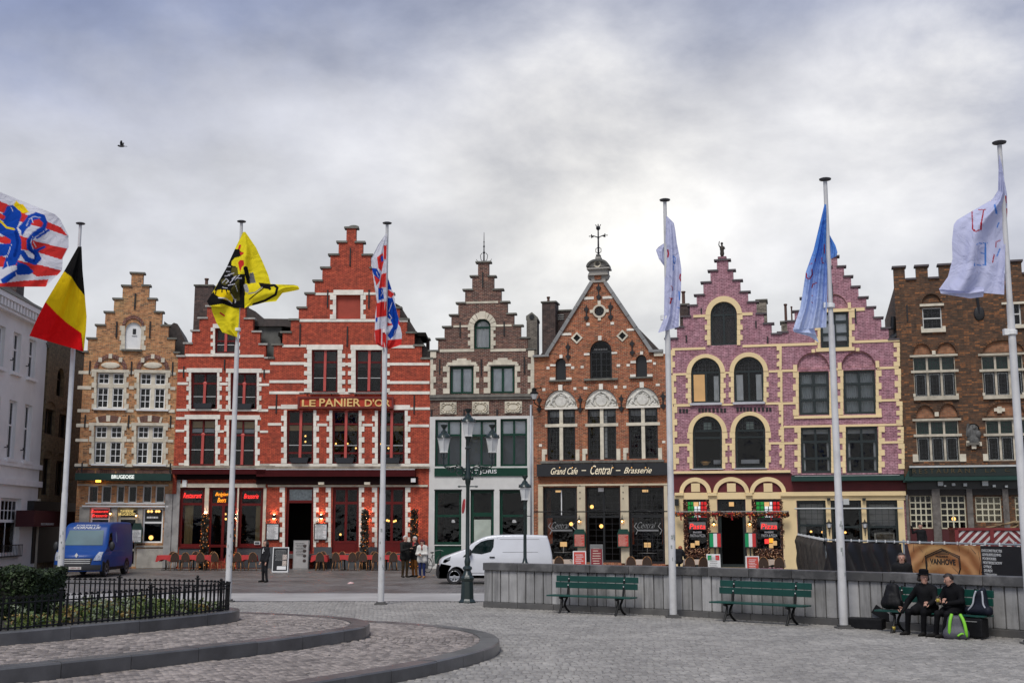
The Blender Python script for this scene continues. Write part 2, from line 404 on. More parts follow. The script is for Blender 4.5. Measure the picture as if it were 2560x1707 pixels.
def cobmat(name,c,var,rough):
    m = bpy.data.materials.new(name);m.use_nodes = True;nt = m.node_tree;b = nt.nodes['Principled BSDF'];L = nt.links.new
    at = nd(nt,'ShaderNodeAttribute',attribute_name='tone')
    t = nd(nt,'ShaderNodeNewGeometry')
    no = nd(nt,'ShaderNodeTexNoise');no.inputs['Scale'].default_value = .8;no.inputs['Detail'].default_value = 8;no.inputs['Roughness'].default_value = .6;L(t.outputs['Position'],no.inputs['Vector'])
    mr = nd(nt,'ShaderNodeMapRange');mr.inputs[1].default_value = .3;mr.inputs[2].default_value = .7;mr.inputs[3].default_value = .78;mr.inputs[4].default_value = 1.22;L(no.outputs[0],mr.inputs[0])
    n2 = nd(nt,'ShaderNodeTexNoise');n2.inputs['Scale'].default_value = 45;n2.inputs['Detail'].default_value = 3;L(t.outputs['Position'],n2.inputs['Vector'])
    m2 = nd(nt,'ShaderNodeMapRange');m2.inputs[3].default_value = .7;m2.inputs[4].default_value = 1.3;L(n2.outputs[0],m2.inputs[0])
    rp_ = nd(nt,'ShaderNodeMixRGB');rp_.inputs[1].default_value = (*[x * (1 - var) for x in c[0]],1);rp_.inputs[2].default_value = (*[x * (1 + var) for x in c[1]],1);L(at.outputs['Fac'],rp_.inputs[0])
    a = nd(nt,'ShaderNodeMath',operation='MULTIPLY');L(mr.outputs[0],a.inputs[0]);L(m2.outputs[0],a.inputs[1])
    v = nd(nt,'ShaderNodeVectorMath',operation='SCALE');L(rp_.outputs[0],v.inputs[0]);L(a.outputs[0],v.inputs['Scale']);L(v.outputs[0],b.inputs['Base Color'])
    b.inputs['Roughness'].default_value = rough
    bp = nd(nt,'ShaderNodeBump');bp.inputs['Strength'].default_value = .4;bp.inputs['Distance'].default_value = .01;L(n2.outputs[0],bp.inputs['Height']);L(bp.outputs[0],b.inputs['Normal'])
    return m
def sheet(name,poly,z,m,parent=None,kind='structure'):
    me = bpy.data.meshes.new(name);tr = tessellate_polygon([[Vector((x,y,0)) for x,y in poly]])
    fs = []
    for t in tr:
        a,b,c = [Vector((*poly[i],0)) for i in t]
        fs.append(tuple(t) if (b - a).cross(c - a).z > 0 else (t[0],t[2],t[1]))
    me.from_pydata([(x,y,z) for x,y in poly],[],fs);me.materials.append(m)
    return link(name,me,parent,kind=kind)
M_STREET = setts('street_setts',(.18,.167,.155),.22,.14,.42)
M_PATH = mat('pale_path_paving',(.42,.405,.38),.55,.16,.7,dirt=(.25,.235,.215),dirts=.5,bump=.15,bs=25)
M_BED = mat('plaza_joint_sand',(.17,.16,.148),.8,.2,1.0)
M_COB = cobmat('grey_cobbles',((.25,.236,.214),(.31,.292,.264)),.12,.5)
M_COBT = cobmat('brown_cobbles',((.185,.158,.138),(.285,.245,.215)),.24,.5)
ground = sheet('ground',[(-700,-120),(700,-120),(700,900),(-700,900)],0,mat('distant_ground',(.13,.125,.12),.6))
street = sheet('street',[(-80,39.6),(80,39.6),(80,75),(-80,75)],.004,M_STREET)
path_ = sheet('path',[(-80,35.35),(80,35.35),(80,39.6),(-80,39.6)],.008,M_PATH)
plaza = sheet('plaza',[(-80,-20),(80,-20),(80,35.3),(-80,35.3)],.004,M_BED)
slot = MB()
for i in range(46): slot.box(-46 + 2 * i,-44.012 + 2 * i,35.1,35.42,.0,.012)
slot.build('drain_channel',mat('iron_drain',(.02,.02,.02),.8,spec=.1),path_,kind='stuff')
# cobble generator -----------------------------------------------------------
def cobbles(P,ang,sx,sy,z,m,parent,near,name='cobblestone'):
    n = len(P);h = z + RNG.normal(0,.0025,n)
    tilt = RNG.normal(0,.02,(n,2));tone = RNG.random(n)
    ux = np.stack([np.cos(ang),np.sin(ang)],1);uy = np.stack([-np.sin(ang),np.cos(ang)],1)
    cs = np.array([(-1,-1),(1,-1),(1,1),(-1,1)],float)
    def verts(idx):
        k = len(idx);V = np.empty((k,8,3))
        for q,(a,b) in enumerate(cs):
            for lay,(ins,dz) in enumerate(((.0,-.014),(.011,0))):
                hx = a * (sx[idx] / 2 - ins);hy = b * (sy[idx] / 2 - ins)
                xy = P[idx] + ux[idx] * hx[:,None] + uy[idx] * hy[:,None]
                V[:,lay * 4 + q,:2] = xy;V[:,lay * 4 + q,2] = h[idx] + dz + (hx * tilt[idx,0] + hy * tilt[idx,1])
        return V
    FQ = np.array([(4,5,6,7),(0,1,5,4),(1,2,6,5),(2,3,7,6),(3,0,4,7)])
    order = np.argsort(near);ind = order[:300];rest = order[300:]
    V = verts(rest).reshape(-1,3);k = len(rest)
    fs = (FQ[None] + 8 * np.arange(k)[:,None,None]).reshape(-1,4)
    me = bpy.data.meshes.new('cobblestones')
    me.vertices.add(len(V));me.vertices.foreach_set('co',V.ravel());me.loops.add(fs.size);me.loops.foreach_set('vertex_index',fs.ravel().astype(np.int32))
    me.polygons.add(len(fs));me.polygons.foreach_set('loop_start',np.arange(0,fs.size,4,dtype=np.int32));me.update(calc_edges=True)
    at = me.attributes.new('tone','FLOAT','POINT');at.data.foreach_set('value',np.repeat(tone[rest],8).astype(np.float32))
    me.materials.append(m);link('cobblestones',me,parent,kind='stuff')
    pool = []
    for q in range(14):
        me = bpy.data.meshes.new(name);a,b = .5,.5
        vs = [(x * .5,y * .5,-.022) for x,y in cs] + [(x * .4,y * .38,0) for x,y in cs]
        me.from_pydata(vs,[],[tuple(f) for f in FQ]);at = me.attributes.new('tone','FLOAT','POINT');at.data.foreach_set('value',[q / 13.0] * 8)
        me.materials.append(m);pool.append(me)
    for i in ind:
        o = link(name,pool[int(tone[i] * 13.99)],parent)
        o.location = (P[i,0],P[i,1],h[i]);o.scale = (sx[i],sy[i],1);o.rotation_euler = (tilt[i,1],-tilt[i,0],ang[i])
# terrace outlines (x, y) ------------------------------------------------------
K1 = catmull([(-9,7.5),(-4.3,13.2),(-2.06,16.6),(-1.18,18.1),(-.5,19.8),(-.22,21.3),(-.45,23.0),(-1.4,24.6),(-3.4,26.1),(-6.5,27.2),(-11,27.9),(-24,28.2),(-24,8)],8,True)
K2 = catmull([(-11,10.5),(-8.5,13.3),(-6.7,15.4),(-5.4,17.1),(-4.03,19.1),(-3.05,20.9),(-2.66,22.0),(-2.8,23.2),(-3.6,24.4),(-5.9,25.7),(-9.5,26.5),(-14,26.9),(-24,27),(-24,11)],8,True)
K3 = catmull([(-13,13.5),(-10.4,15.9),(-7.95,18.3),(-7.35,19.15),(-6.43,20.6),(-5.6,22.2),(-5.3,23.0),(-5.4,23.8),(-6.1,24.5),(-8,25.2),(-11,25.6),(-24,25.8),(-24,14)],8,True)
KH = .2
M_KERB = mat('dark_kerb_stone',(.10,.099,.099),.28,.22,3,rand=.22,dirt=(.04,.04,.04),dirts=2.0,bump=.1,bs=30)
def offset_loop(P,d):
    n = len(P);T = np.roll(P,-1,0) - np.roll(P,1,0);T /= np.linalg.norm(T,axis=1)[:,None]
    return P + np.stack([-T[:,1],T[:,0]],1) * d          # left of a counter-clockwise loop = inside
def terrace(name,K,z0,width,m,length=1.05):
    loop = K[:-1] if np.allclose(K[0],K[-1]) else K
    inner = offset_loop(loop,width)
    st = MB();poly = [tuple(p) for p in offset_loop(loop,.02)]
    base = sheet(name,[tuple(p) for p in offset_loop(loop,width - .02)],z0 + KH - .025,m)
    # upright core under the kerb so nothing is hollow
    c = MB();n = len(poly)
    c.add([(x,y,z0 - .2 if z0 else 0) for x,y in poly] + [(x,y,z0 + KH - .03) for x,y in poly],[(i,(i + 1) % n,n + (i + 1) % n,n + i) for i in range(n)])
    c.build('core',M_BED,base)
    ks = [i for i in range(n) if loop[i][0] > -15.5 and loop[i][1] > 9.5]
    # walk along the loop and cut it into stones
    seq = []
    start = next(i for i in range(n) if i in ks and (i - 1) % n not in ks)
    i = start
    while i % n in ks and len(seq) < n: seq.append(i % n);i += 1
    A = resample(loop[seq],.1);B = np.stack([np.interp(np.linspace(0,1,len(A)),np.linspace(0,1,len(seq)),inner[seq][:,k]) for k in (0,1)],1)
    # inner edge by local normal keeps the width even
    T = np.gradient(A,axis=0);T /= np.linalg.norm(T,axis=1)[:,None];B = A + np.stack([-T[:,1],T[:,0]],1) * width
    step = int(length / .1);q = 0
    while q < len(A) - 2:
        e = min(q + step + random.randint(-1,2),len(A) - 1)
        a,b = A[q:e + 1].copy(),B[q:e + 1].copy()
        for arr in (a,b):
            d0 = (arr[1] - arr[0]);d0 /= np.linalg.norm(d0);arr[0] += d0 * .005
            d1 = (arr[-2] - arr[-1]);d1 /= np.linalg.norm(d1);arr[-1] += d1 * .005
        zt = z0 + KH + random.uniform(-.004,.004);m_ = MB();k = len(a)
        bv = .022
        rows = [[(*p,z0 - .03) for p in a],[(*p,zt - bv) for p in a],[(*(p + (r - p) / width * bv),zt) for p,r in zip(a,b)],[(*r,zt) for r in b],[(*r,zt - .05) for r in b]]
        vs = [p for r in rows for p in r];fs = []
        for r in range(4):
            for j in range(k - 1): fs.append((r * k + j,r * k + j + 1,(r + 1) * k + j + 1,(r + 1) * k + j))
        fs.append(tuple(r * k for r in range(5)));fs.append(tuple(r * k + k - 1 for r in range(4,-1,-1)))
        m_.add(vs,fs);m_.build('kerb_stone',M_KERB,base,smooth=.6)
        q = e
    return base,inner
t1,in1 = terrace('lower_terrace',K1,0,.34,M_BED)
t2,in2 = terrace('middle_terrace',K2,KH,.34,M_BED)
t3,in3 = terrace('flower_bed',K3,2 * KH,.28,mat('dark_soil',(.03,.024,.018),.9,.4,8,bump=.8,bs=12),1.5)
def in_view(P,m=40):
    d = P[:,1];x = CX + F * P[:,0] / (d * CP);return (x > -m) & (x < 2560 + m)
# plaza cobbles (straight, uneven rows)
xs,ys = [],[]
y = 14.4;r = 0
rows_ = []
while y < 35.2:
    w = .1;half = .45 * y + .6;n = int(2 * half / .112)
    x = (np.arange(n) - n / 2) * .112 + (r % 2) * .056 + RNG.normal(0,.008,n) + .02 * np.sin(y * .9)
    rows_.append(np.stack([x,y + RNG.normal(0,.006,n) + .04 * np.sin(x * .7 + y * .3)],1));y += w;r += 1
P = np.concatenate(rows_);P = P[in_view(P) & ~inpoly(P[:,0],P[:,1],[tuple(p) for p in offset_loop(K1,-.06)])]
n = len(P)
cobbles(P,RNG.normal(0,.05,n),.104 + RNG.normal(0,.009,n),.092 + RNG.normal(0,.006,n),.016,M_COB,plaza,P[:,1])
# terrace cobbles in curved rows that follow the kerb
def terrace_cobbles(K,ztop,hole,parent,width):
    out,an = [],[]
    for k in range(70):
        L_ = offset_loop(K,width + .07 + k * .102)
        lp = resample(np.vstack([L_,L_[:1]]),.118)
        T = np.gradient(lp,axis=0);a = np.arctan2(T[:,1],T[:,0])
        ok = inpoly(lp[:,0],lp[:,1],[tuple(p) for p in offset_loop(K,width + .03 + k * .087)]) & (lp[:,0] > -12) & (lp[:,1] > 11)
        out.append(lp[ok] + RNG.normal(0,.006,(ok.sum(),2)));an.append(a[ok])
    P = np.concatenate(out);a = np.concatenate(an)
    ok = in_view(P) & ~inpoly(P[:,0],P[:,1],hole);P,a = P[ok],a[ok]
    # drop stones that overlap where rows close up
    g = {};keep = []
    for i in range(len(P)):
        c = (int(P[i,0] // .1),int(P[i,1] // .1));bad = False
        for dx in (-1,0,1):
            for dy in (-1,0,1):
                for j in g.get((c[0] + dx,c[1] + dy),()):
                    if (P[i,0] - P[j,0]) ** 2 + (P[i,1] - P[j,1]) ** 2 < .0076: bad = True
        if not bad: g.setdefault(c,[]).append(i);keep.append(i)
    P,a = P[keep],a[keep];n = len(P)
    cobbles(P,a + RNG.normal(0,.05,n),.107 + RNG.normal(0,.007,n),.092 + RNG.normal(0,.006,n),ztop,M_COBT,parent,P[:,1])
terrace_cobbles(K1,KH - .004,[tuple(p) for p in offset_loop(K2,-.05)],t1,.34)
terrace_cobbles(K2,2 * KH - .004,[tuple(p) for p in offset_loop(K3,-.05)],t2,.34)
# ================================================================== BENCH WALL
WP = catmull([(-.77,32.8),(1.75,31.15),(4.09,29.55),(7.3,26.75),(9.45,24.5),(10.7,22.9),(11.9,20.6)],24)
M_CONC = mat('weathered_concrete',(.30,.295,.285),.75,.2,2.2,rand=.26,dirt=(.07,.068,.066),dirts=1.7,dirtamt=.75,bump=.3,bs=18,streak=True)
M_COPE = mat('dark_coping_stone',(.075,.073,.07),.5,.2,3,rand=.35,dirt=(.3,.29,.28),dirts=1.6,dirtamt=.55,bump=.25,bs=22)
M_BASE = mat('dark_base_stone',(.10,.096,.09),.6,.2,3,rand=.15,dirt=(.05,.05,.05),bump=.3)
wall = thing('retaining_wall','long low grey concrete wall of upright panels under a dark coping behind the benches','wall',(0,0,0))
def along(step):
    P = resample(WP,step);T = np.gradient(P,axis=0);T /= np.linalg.norm(T,axis=1)[:,None]
    return P,T
def wall_piece(name,m,a,b,w0,w1,z0,z1,gap,bevel=.012):
    "block between two points of the wall line; w = offsets towards the viewer (front) and back"
    a,b = Vector((*a,0)),Vector((*b,0));d = b - a;L_ = d.length;rz = math.atan2(d.y,d.x)
    mb = MB().box(gap / 2,L_ - gap / 2,-w1,-w0,z0,z1)
    o = mb.build(name,m,wall,bevel=bevel,bseg=2);o.location = (a.x,a.y,0);o.rotation_euler = (0,0,rz);return o
P,T = along(.27)
for i in range(len(P) - 1):
    f = random.uniform(-.012,.012)
    wall_piece('panel',M_CONC,P[i],P[i + 1],-.3,.0 + f,.165,1.0,.024,.02)
P2,_ = along(1.12)
for i in range(len(P2) - 1):
    wall_piece('coping_slab',M_COPE,P2[i],P2[i + 1],-.36,.06,1.0 + .003,1.2 + random.uniform(-.004,.004),.012,.015)
    wall_piece('base_stone',M_BASE,P2[i],P2[i + 1],-.33,.035,0,.162,.01,.012)
# end face of the wall
_d = WP[1] - WP[0]
# ================================================================== BED FENCE, HEDGE, PLANTS
M_IRON = mat('black_iron',(.007,.007,.007),.55,.2,6,spec=.25)
floop = offset_loop(K3,.21)
sel = [p for p in floop if p[0] > -13.2 and p[1] > 15.2]
i0 = max(range(len(sel)),key=lambda i: np.linalg.norm(sel[i] - sel[i - 1]));sel = np.array(sel[i0:] + sel[:i0])
fence = thing('bed_fence','low black iron picket fence with crossed tops around the flower bed','fence')
FZ = 3 * KH - .03
fp = resample(sel,.118)
pick = MB();pick.box(-.011,.011,-.011,.011,0,.50).box(-.045,.045,-.01,.01,.505,.527).ball((0,0,.12),.02,6,4).box(-.016,.016,-.016,.016,.525,.548)
pickm = pick.mesh('picket',M_IRON)
post = MB();post.box(-.02,.02,-.02,.02,0,.56).box(-.06,.06,-.016,.016,.555,.58).ball((0,0,.61),.03,8,6).box(-.03,.03,-.03,.03,0,.06)
postm = post.mesh('post',M_IRON)
Tf = np.gradient(fp,axis=0)
for i,p in enumerate(fp[:300]):
    o = link('post' if i % 16 == 0 else 'picket',postm if i % 16 == 0 else pickm,fence);o.location = (p[0],p[1],FZ);o.rotation_euler = (random.uniform(-.02,.02),random.uniform(-.02,.02),math.atan2(Tf[i][1],Tf[i][0]))
for z in (.44,.06):
    MB().path([(p[0],p[1],FZ + z) for p in fp],.014,5).build('rail',M_IRON,fence)
def leafmat(name,c1,c2,rough=.5):
    m = bpy.data.materials.new(name);m.use_nodes = True;nt = m.node_tree;b = nt.nodes['Principled BSDF'];L = nt.links.new
    at = nd(nt,'ShaderNodeAttribute',attribute_name='tone');mi = nd(nt,'ShaderNodeMixRGB');mi.inputs[1].default_value = (*c1,1);mi.inputs[2].default_value = (*c2,1);L(at.outputs['Fac'],mi.inputs[0]);L(mi.outputs[0],b.inputs['Base Color'])
    b.inputs['Roughness'].default_value = rough
    return m
def leaves(name,C,size,m,parent=None,flat=.0,kind=None):
    "one mesh of small folded leaves at points C"
    n = len(C);a = RNG.normal(0,1,(n,3));a[:,2] *= (1 - flat);a /= np.linalg.norm(a,axis=1)[:,None]
    b = np.cross(a,RNG.normal(0,1,(n,3)));b /= np.linalg.norm(b,axis=1)[:,None]
    s = size * RNG.uniform(.6,1.4,n)[:,None];c = np.cross(a,b)
    V = np.stack([C - a * s,C + b * s * .5 + c * s * .15,C + a * s,C - b * s * .5 + c * s * .15],1).reshape(-1,3)
    fs = np.stack([np.array([(0,1,2),(0,2,3)]) + 4 * i for i in range(n)]).reshape(-1,3)
    me = bpy.data.meshes.new(name);me.vertices.add(len(V));me.vertices.foreach_set('co',V.ravel());me.loops.add(fs.size);me.loops.foreach_set('vertex_index',fs.ravel().astype(np.int32))
    me.polygons.add(len(fs));me.polygons.foreach_set('loop_start',np.arange(0,fs.size,3,dtype=np.int32));me.update(calc_edges=True)
    at = me.attributes.new('tone','FLOAT','POINT');at.data.foreach_set('value',np.repeat(RNG.random(n),4).astype(np.float32));me.materials.append(m)
    return link(name,me,parent,kind=kind)
M_LEAFH = leafmat('hedge_leaves',(.006,.014,.004),(.03,.055,.01),.7)
M_LEAFP = leafmat('bed_plant_leaves',(.015,.045,.006),(.14,.18,.035))
M_LEAFY = leafmat('dry_bed_leaves',(.14,.085,.02),(.4,.28,.08))
M_LEAFG = leafmat('silver_bed_leaves',(.05,.08,.03),(.32,.36,.24))
hz0,hz1 = 3 * KH - .05,1.46
hx0,hx1,hy0,hy1 = -15.2,-8.35,21.0,22.6
hedge = thing('hedge','clipped dark green hedge inside the fenced flower bed at the left','hedge',((hx0 + hx1) / 2,(hy0 + hy1) / 2,0))
ctr = np.array([(hx0 + hx1) / 2,(hy0 + hy1) / 2,0])
mb = MB().box(hx0 - ctr[0] + .09,hx1 - ctr[0] - .09,hy0 - ctr[1] + .09,hy1 - ctr[1] - .09,hz0,hz1 - .09);mb.build('hedge_core',mat('dark_hedge_core',(.012,.012,.008),.9),hedge)  # solid dark box filling the hedge behind its leaves
N = 26000;q = RNG.random((N,3));side = RNG.integers(0,4,N)
C = np.stack([hx0 + q[:,0] * (hx1 - hx0),hy0 + q[:,1] * (hy1 - hy0),hz0 + q[:,2] * (hz1 - hz0)],1)
C[side == 0,1] = hy0 + RNG.random((side == 0).sum()) * .12;C[side == 1,2] = hz1 - RNG.random((side == 1).sum()) * .12;C[side == 2,0] = hx1 - RNG.random((side == 2).sum()) * .14;C[side == 3,2] = hz1 - RNG.random((side == 3).sum()) * .1
C += np.sin(C[:,[1,2,0]] * 5) * .03 - ctr;C[:,2] += .05 * np.sin(C[:,0] * 3.1) + .04 * np.sin(C[:,0] * 7 + C[:,1] * 4) - .05
leaves('foliage',C,.045,M_LEAFH,hedge,.2)
# bed planting, denser and brighter towards the front
bedpoly = [tuple(p) for p in offset_loop(K3,.30)]
def bedpts(n,zmax,clump,ymin=15,ymax=26,gamma=1.0):
    out = []
    cc = np.stack([RNG.uniform(-12.5,-5.6,clump),RNG.uniform(ymin,ymax,clump)],1);cc = cc[inpoly(cc[:,0],cc[:,1],bedpoly)]
    hh = RNG.uniform(.35,1,len(cc)) * zmax;k = RNG.integers(0,len(cc),n);rr = RNG.normal(0,.1,(n,2))
    xy = cc[k] + rr;z = 3 * KH - .03 + RNG.random(n) ** gamma * hh[k]
    C = np.column_stack([xy,z]);ok = inpoly(xy[:,0],xy[:,1],bedpoly) & ~((xy[:,0] < hx1 + .1) & (xy[:,1] > hy0 - .1));return C[ok]
leaves('ground_cover',bedpts(9000,.3,240),.04,M_LEAFP,kind='stuff')
leaves('ground_cover',bedpts(3600,.24,70),.035,M_LEAFY,kind='stuff')
leaves('ground_cover',bedpts(4000,.32,80,20.5,25),.035,M_LEAFG,kind='stuff')
# ================================================================== HOUSES
z1 = zoom(0,460,.2806);z2 = zoom(0,860,.2806);z3 = zoom(0,1260,.28506);z4 = zoom(420,540,.24235);z5 = zoom(420,900,.17857)
z6 = zoom(420,1160,.20408);z7 = zoom(640,540,.2806);z8 = zoom(640,960,.2806)
y1 = zoom(1060,560,.19133);y2 = zoom(1060,840,.19133);y3 = zoom(1060,1120,.21684);y4 = zoom(1330,540,.22321);y5 = zoom(1330,860,.22959)
y6 = zoom(1330,1160,.16582);y7 = zoom(1640,480,.24234);y8 = zoom(1660,840,.2168)
x1 = zoom(1660,1160,.17857);x2 = zoom(1940,420,.28053);x3 = zoom(1940,840,.21684);x4 = zoom(1940,1160,.19133)
x5 = zoom(2220,340,.29336);x6 = zoom(2220,760,.26793);x7 = zoom(2220,1140,.20408);x8 = zoom(2100,1380,.19558)
def DIST(px): return float(np.interp(px,[187,427,1072,1334,1677,1965,2266,2780],[61.7,62.5,62.5,61.9,60.2,58.9,57.5,55.2]))
def ptD(px,d):
    r = ray(px,1313);t = d / r.y;return Vector((r.x * t,d,0))
M_INT = mat('dark_room',(.014,.012,.01),.9,spec=.1)
M_ROOF = mat('dark_roof_tiles',(.05,.04,.036),.7,.3,6,dirt=(.09,.06,.05),bump=.6,bs=14)
M_CAP = mat('mossy_coping',(.16,.155,.13),.8,.25,4,rand=.2,dirt=(.05,.05,.035),dirts=3)
M_ANCH = mat('wrought_iron',(.012,.011,.011),.5)
M_BLACK = mat('black_paint',(.012,.013,.014),.35)
M_WHITE = mat('white_paint',(.78,.78,.76),.45,.06)
M_CREAM = mat('cream_stone',(.66,.60,.47),.7,.14,3,rand=.09,dirt=(.3,.26,.19),dirts=2.5,dirtamt=.45,bump=.15)
M_LIMEW = mat('white_limewash_stone',(.82,.78,.68),.7,.1,3,rand=.07,dirt=(.42,.37,.28),dirts=2.2,dirtamt=.4,bump=.15)
M_CURT = mat('pale_curtain',(.82,.82,.8),.8,.1)
M_LEAD = mat('lead_bars',(.03,.03,.032),.5)
M_BULB = emit('warm_bulb',(1,.5,.14),1.5)
M_LAMPS = emit('lamp_shade_glow',(1,.6,.26),.5)
M_NRED = emit('red_neon',(1,.05,.045),1.1)
M_NORG = emit('orange_neon',(1,.34,.03),1.1)
class House:
    def __init__(s,name,label,pl,pr,dl=None,dr=None,cat='house',group=None):
        a = ptD(pl,dl or DIST(pl));b = ptD(pr,dr or DIST(pr));s.a = a;s.U = (b - a).normalized();s.W = (b - a).length
        s.N = Vector((s.U.y,-s.U.x,0));s.root = thing(name,label,cat,a,math.atan2(s.U.y,s.U.x),group);s.holes = []
    def uv(s,zm,x,y,w=0.0):
        "photo point -> (u, v) on the plane w metres in front of the facade"
        px,py = zm(x,y);d = ray(px,py);o = s.a + s.N * w - Vector((0,0,CAMZ));t = o.dot(s.N) / d.dot(s.N)
        p = d * t;return (p - (s.a - Vector((0,0,CAMZ)))).dot(s.U),p.z + CAMZ
    def R(s,zm,x0,y0,x1,y1,w=0.0):
        xm,ym = (x0 + x1) / 2,(y0 + y1) / 2
        return s.uv(zm,x0,ym,w)[0],s.uv(zm,x1,ym,w)[0],s.uv(zm,xm,y1,w)[1],s.uv(zm,xm,y0,w)[1]
    def slab(s,name,m,zm,r,out=.03,back=.02,label=None,w=None,bevel=False,parent=None):
        u0,u1,v0,v1 = s.R(zm,*r,w=(out if w is None else w))
        return ubox(name,m,parent or s.root,u0,u1,-out,back,v0,v1,label,bevel)
    def slabs(s,name,m,zm,rs,out=.03,**k):
        for r in rs: s.slab(name,m,zm,r,out,**k)
    def quoins(s,m,zm,xin,ya,yb,n,wn,ww,side,out=.045,first=True,name='quoin'):
        "a stack of stones beside x = xin, long and short in turn"
        for i in range(n):
            a,b = ya + (yb - ya) * i / n,ya + (yb - ya) * (i + 1) / n;w = ww if (i % 2 == 0) == first else wn
            u0,u1,v0,v1 = s.R(zm,*((xin - w,a,xin,b) if side < 0 else (xin,a,xin + w,b)))
            ubox(name,m,s.root,u0,u1,-out + random.uniform(-.004,.004),.02,v0 + .004,v1 - .004)
    def anchor(s,zm,x,ya,yb,fancy=False):
        u,v0 = s.uv(zm,x,yb);_,v1 = s.uv(zm,x,ya);mb = MB()
        if fancy:
            h = v1 - v0
            mb.box(u - .028,u + .028,-.07,.01,v0 + .1,v1 - .1)
            for c in (v0 + .22 * h,v1 - .22 * h):
                mb.prism([(u,c - .25 * h),(u + .14,c),(u + .05,c + .05),(u,c + .25 * h),(u - .05,c + .05),(u - .14,c)],-.075,-.02)
        else: mb.box(u - .035,u + .035,-.06,.01,v0,v1)
        mb.build('wall_anchor',M_ANCH,s.root)
    # -- openings
    def arch_poly(s,u0,u1,v0,v1,rise=None,n=14):
        h = (u1 - u0) / 2;rise = rise or h;vs = v1 - rise;c = (u0 + u1) / 2
        return [(u0,v0),(u1,v0)] + [(c + h * math.cos(math.pi * k / n),vs + rise * math.sin(math.pi * k / n)) for k in range(n + 1)]
    def window(s,zm,r,cols=2,rows=(),fm=None,fr=.06,mull=.06,y=.13,bars=None,barw=.022,arch=False,rise=None,glass=None,lead=None,name='window',label=None,hole=True,rowmull=None,colsplit=None,uv=None,skip_panes=(),depth=.07):
        u0,u1,v0,v1 = uv or s.R(zm,*r);glass = glass or GLASS
        poly = s.arch_poly(u0,u1,v0,v1,rise) if arch else [(u0,v0),(u1,v0),(u1,v1),(u0,v1)]
        if hole: s.holes.append(poly)
        mb = MB();H = v1 - v0;vs = v1 - (rise or (u1 - u0) / 2) if arch else v1
        ya,yb = y,y + depth
        mb.box(u0,u0 + fr,ya,yb,v0,vs).box(u1 - fr,u1,ya,yb,v0,vs).box(u0 + fr,u1 - fr,ya + .001,yb,v0,v0 + fr)
        if arch:
            out = poly[2:];c = (u0 + u1) / 2;h = (u1 - u0) / 2;rs_ = v1 - vs
            inn = [(c + (px - c) * (h - fr) / h,vs + (pz - vs) * (rs_ - fr) / rs_) for px,pz in out]
            mb.ring(out,inn,ya,yb,closed=False)
            mb.box(u0 + fr,u1 - fr,ya + .002,yb,vs - mull / 2,vs + mull / 2)
            topv = vs - mull / 2
        else:
            mb.box(u0 + fr,u1 - fr,ya + .001,yb,v1 - fr,v1);topv = v1 - fr
        splits = sorted([v1 - H * t for t in rows if v1 - H * t < topv - .02]);lv = [v0 + fr] + [q for t in splits for q in (t - mull / 2,t + mull / 2)] + [topv]
        for t in splits: mb.box(u0 + fr,u1 - fr,ya - .012,yb - .01,t - mull / 2,t + mull / 2)
        cs = colsplit or [i / cols for i in range(1,cols)]
        lu = [u0 + fr]
        for c in cs:
            x = u0 + (u1 - u0) * c;lu += [x - mull / 2,x + mull / 2]
        lu.append(u1 - fr)
        cells = []
        for i in range(0,len(lv),2):
            for j in range(0,len(lu),2): cells.append((lu[j],lu[j + 1],lv[i],lv[i + 1]))
        for c in cs:
            x = u0 + (u1 - u0) * c;mb.box(x - mull / 2,x + mull / 2,ya - .006,yb - .012,v0 + fr,topv)
        panes = []
        for (a,b,c,d) in cells:
            nx,ny = bars(d - c) if callable(bars) else (bars or (1,1))
            for i in range(nx):
                for j in range(ny):
                    panes.append((a + (b - a) * i / nx,a + (b - a) * (i + 1) / nx,c + (d - c) * j / ny,c + (d - c) * (j + 1) / ny))
            for i in range(1,nx): x = a + (b - a) * i / nx;mb.box(x - barw / 2,x + barw / 2,ya + .012,yb - .02,c,d)
            for j in range(1,ny): z = c + (d - c) * j / ny;mb.box(a,b,ya + .014,yb - .022,z - barw / 2,z + barw / 2)
        w = mb.build(name,fm,s.root,label=label)
        for (a,b,c,d) in panes: ubox('pane',glass,w,a,b,ya + .03,ya + .038,c,d)
        if arch:
            pp = [(u1 - fr,vs + mull / 2),] + [q for q in inn if q[1] > vs + mull / 2] + [(u0 + fr,vs + mull / 2)]
            MB().prism(pp,ya + .03,ya + .038).build('pane',glass,w)
        if lead:
            lm = MB();nx,ny = lead
            for (a,b,c,d) in cells:
                kx = max(1,round((b - a) / nx));ky = max(1,round((d - c) / ny))
                for i in range(1,kx): x = a + (b - a) * i / kx;lm.box(x - .007,x + .007,ya + .018,ya + .028,c,d)
                for j in range(1,ky): z = c + (d - c) * j / ky;lm.box(a,b,ya + .016,ya + .027,z - .007,z + .007)
            if arch:
                kx = max(1,round((u1 - u0) / nx));c = (u0 + u1) / 2;h = (u1 - u0) / 2 - fr;rs_ = v1 - vs - fr
                for i in range(1,kx):
                    x = u0 + (u1 - u0) * i / kx;t = 1 - ((x - c) / h) ** 2
                    if t > .02: lm.box(x - .007,x + .007,ya + .018,ya + .028,vs + mull / 2,vs + rs_ * math.sqrt(t))
                for j in range(1,max(2,round(rs_ / ny))):
                    z = vs + rs_ * j / max(2,round(rs_ / ny));t = 1 - ((z - vs) / rs_) ** 2;q = h * math.sqrt(max(t,0));lm.box(c - q,c + q,ya + .016,ya + .027,z - .007,z + .007)
            lm.build('leading',M_LEAD,w)
        w['_uv'] = (u0,u1,v0,v1);return w
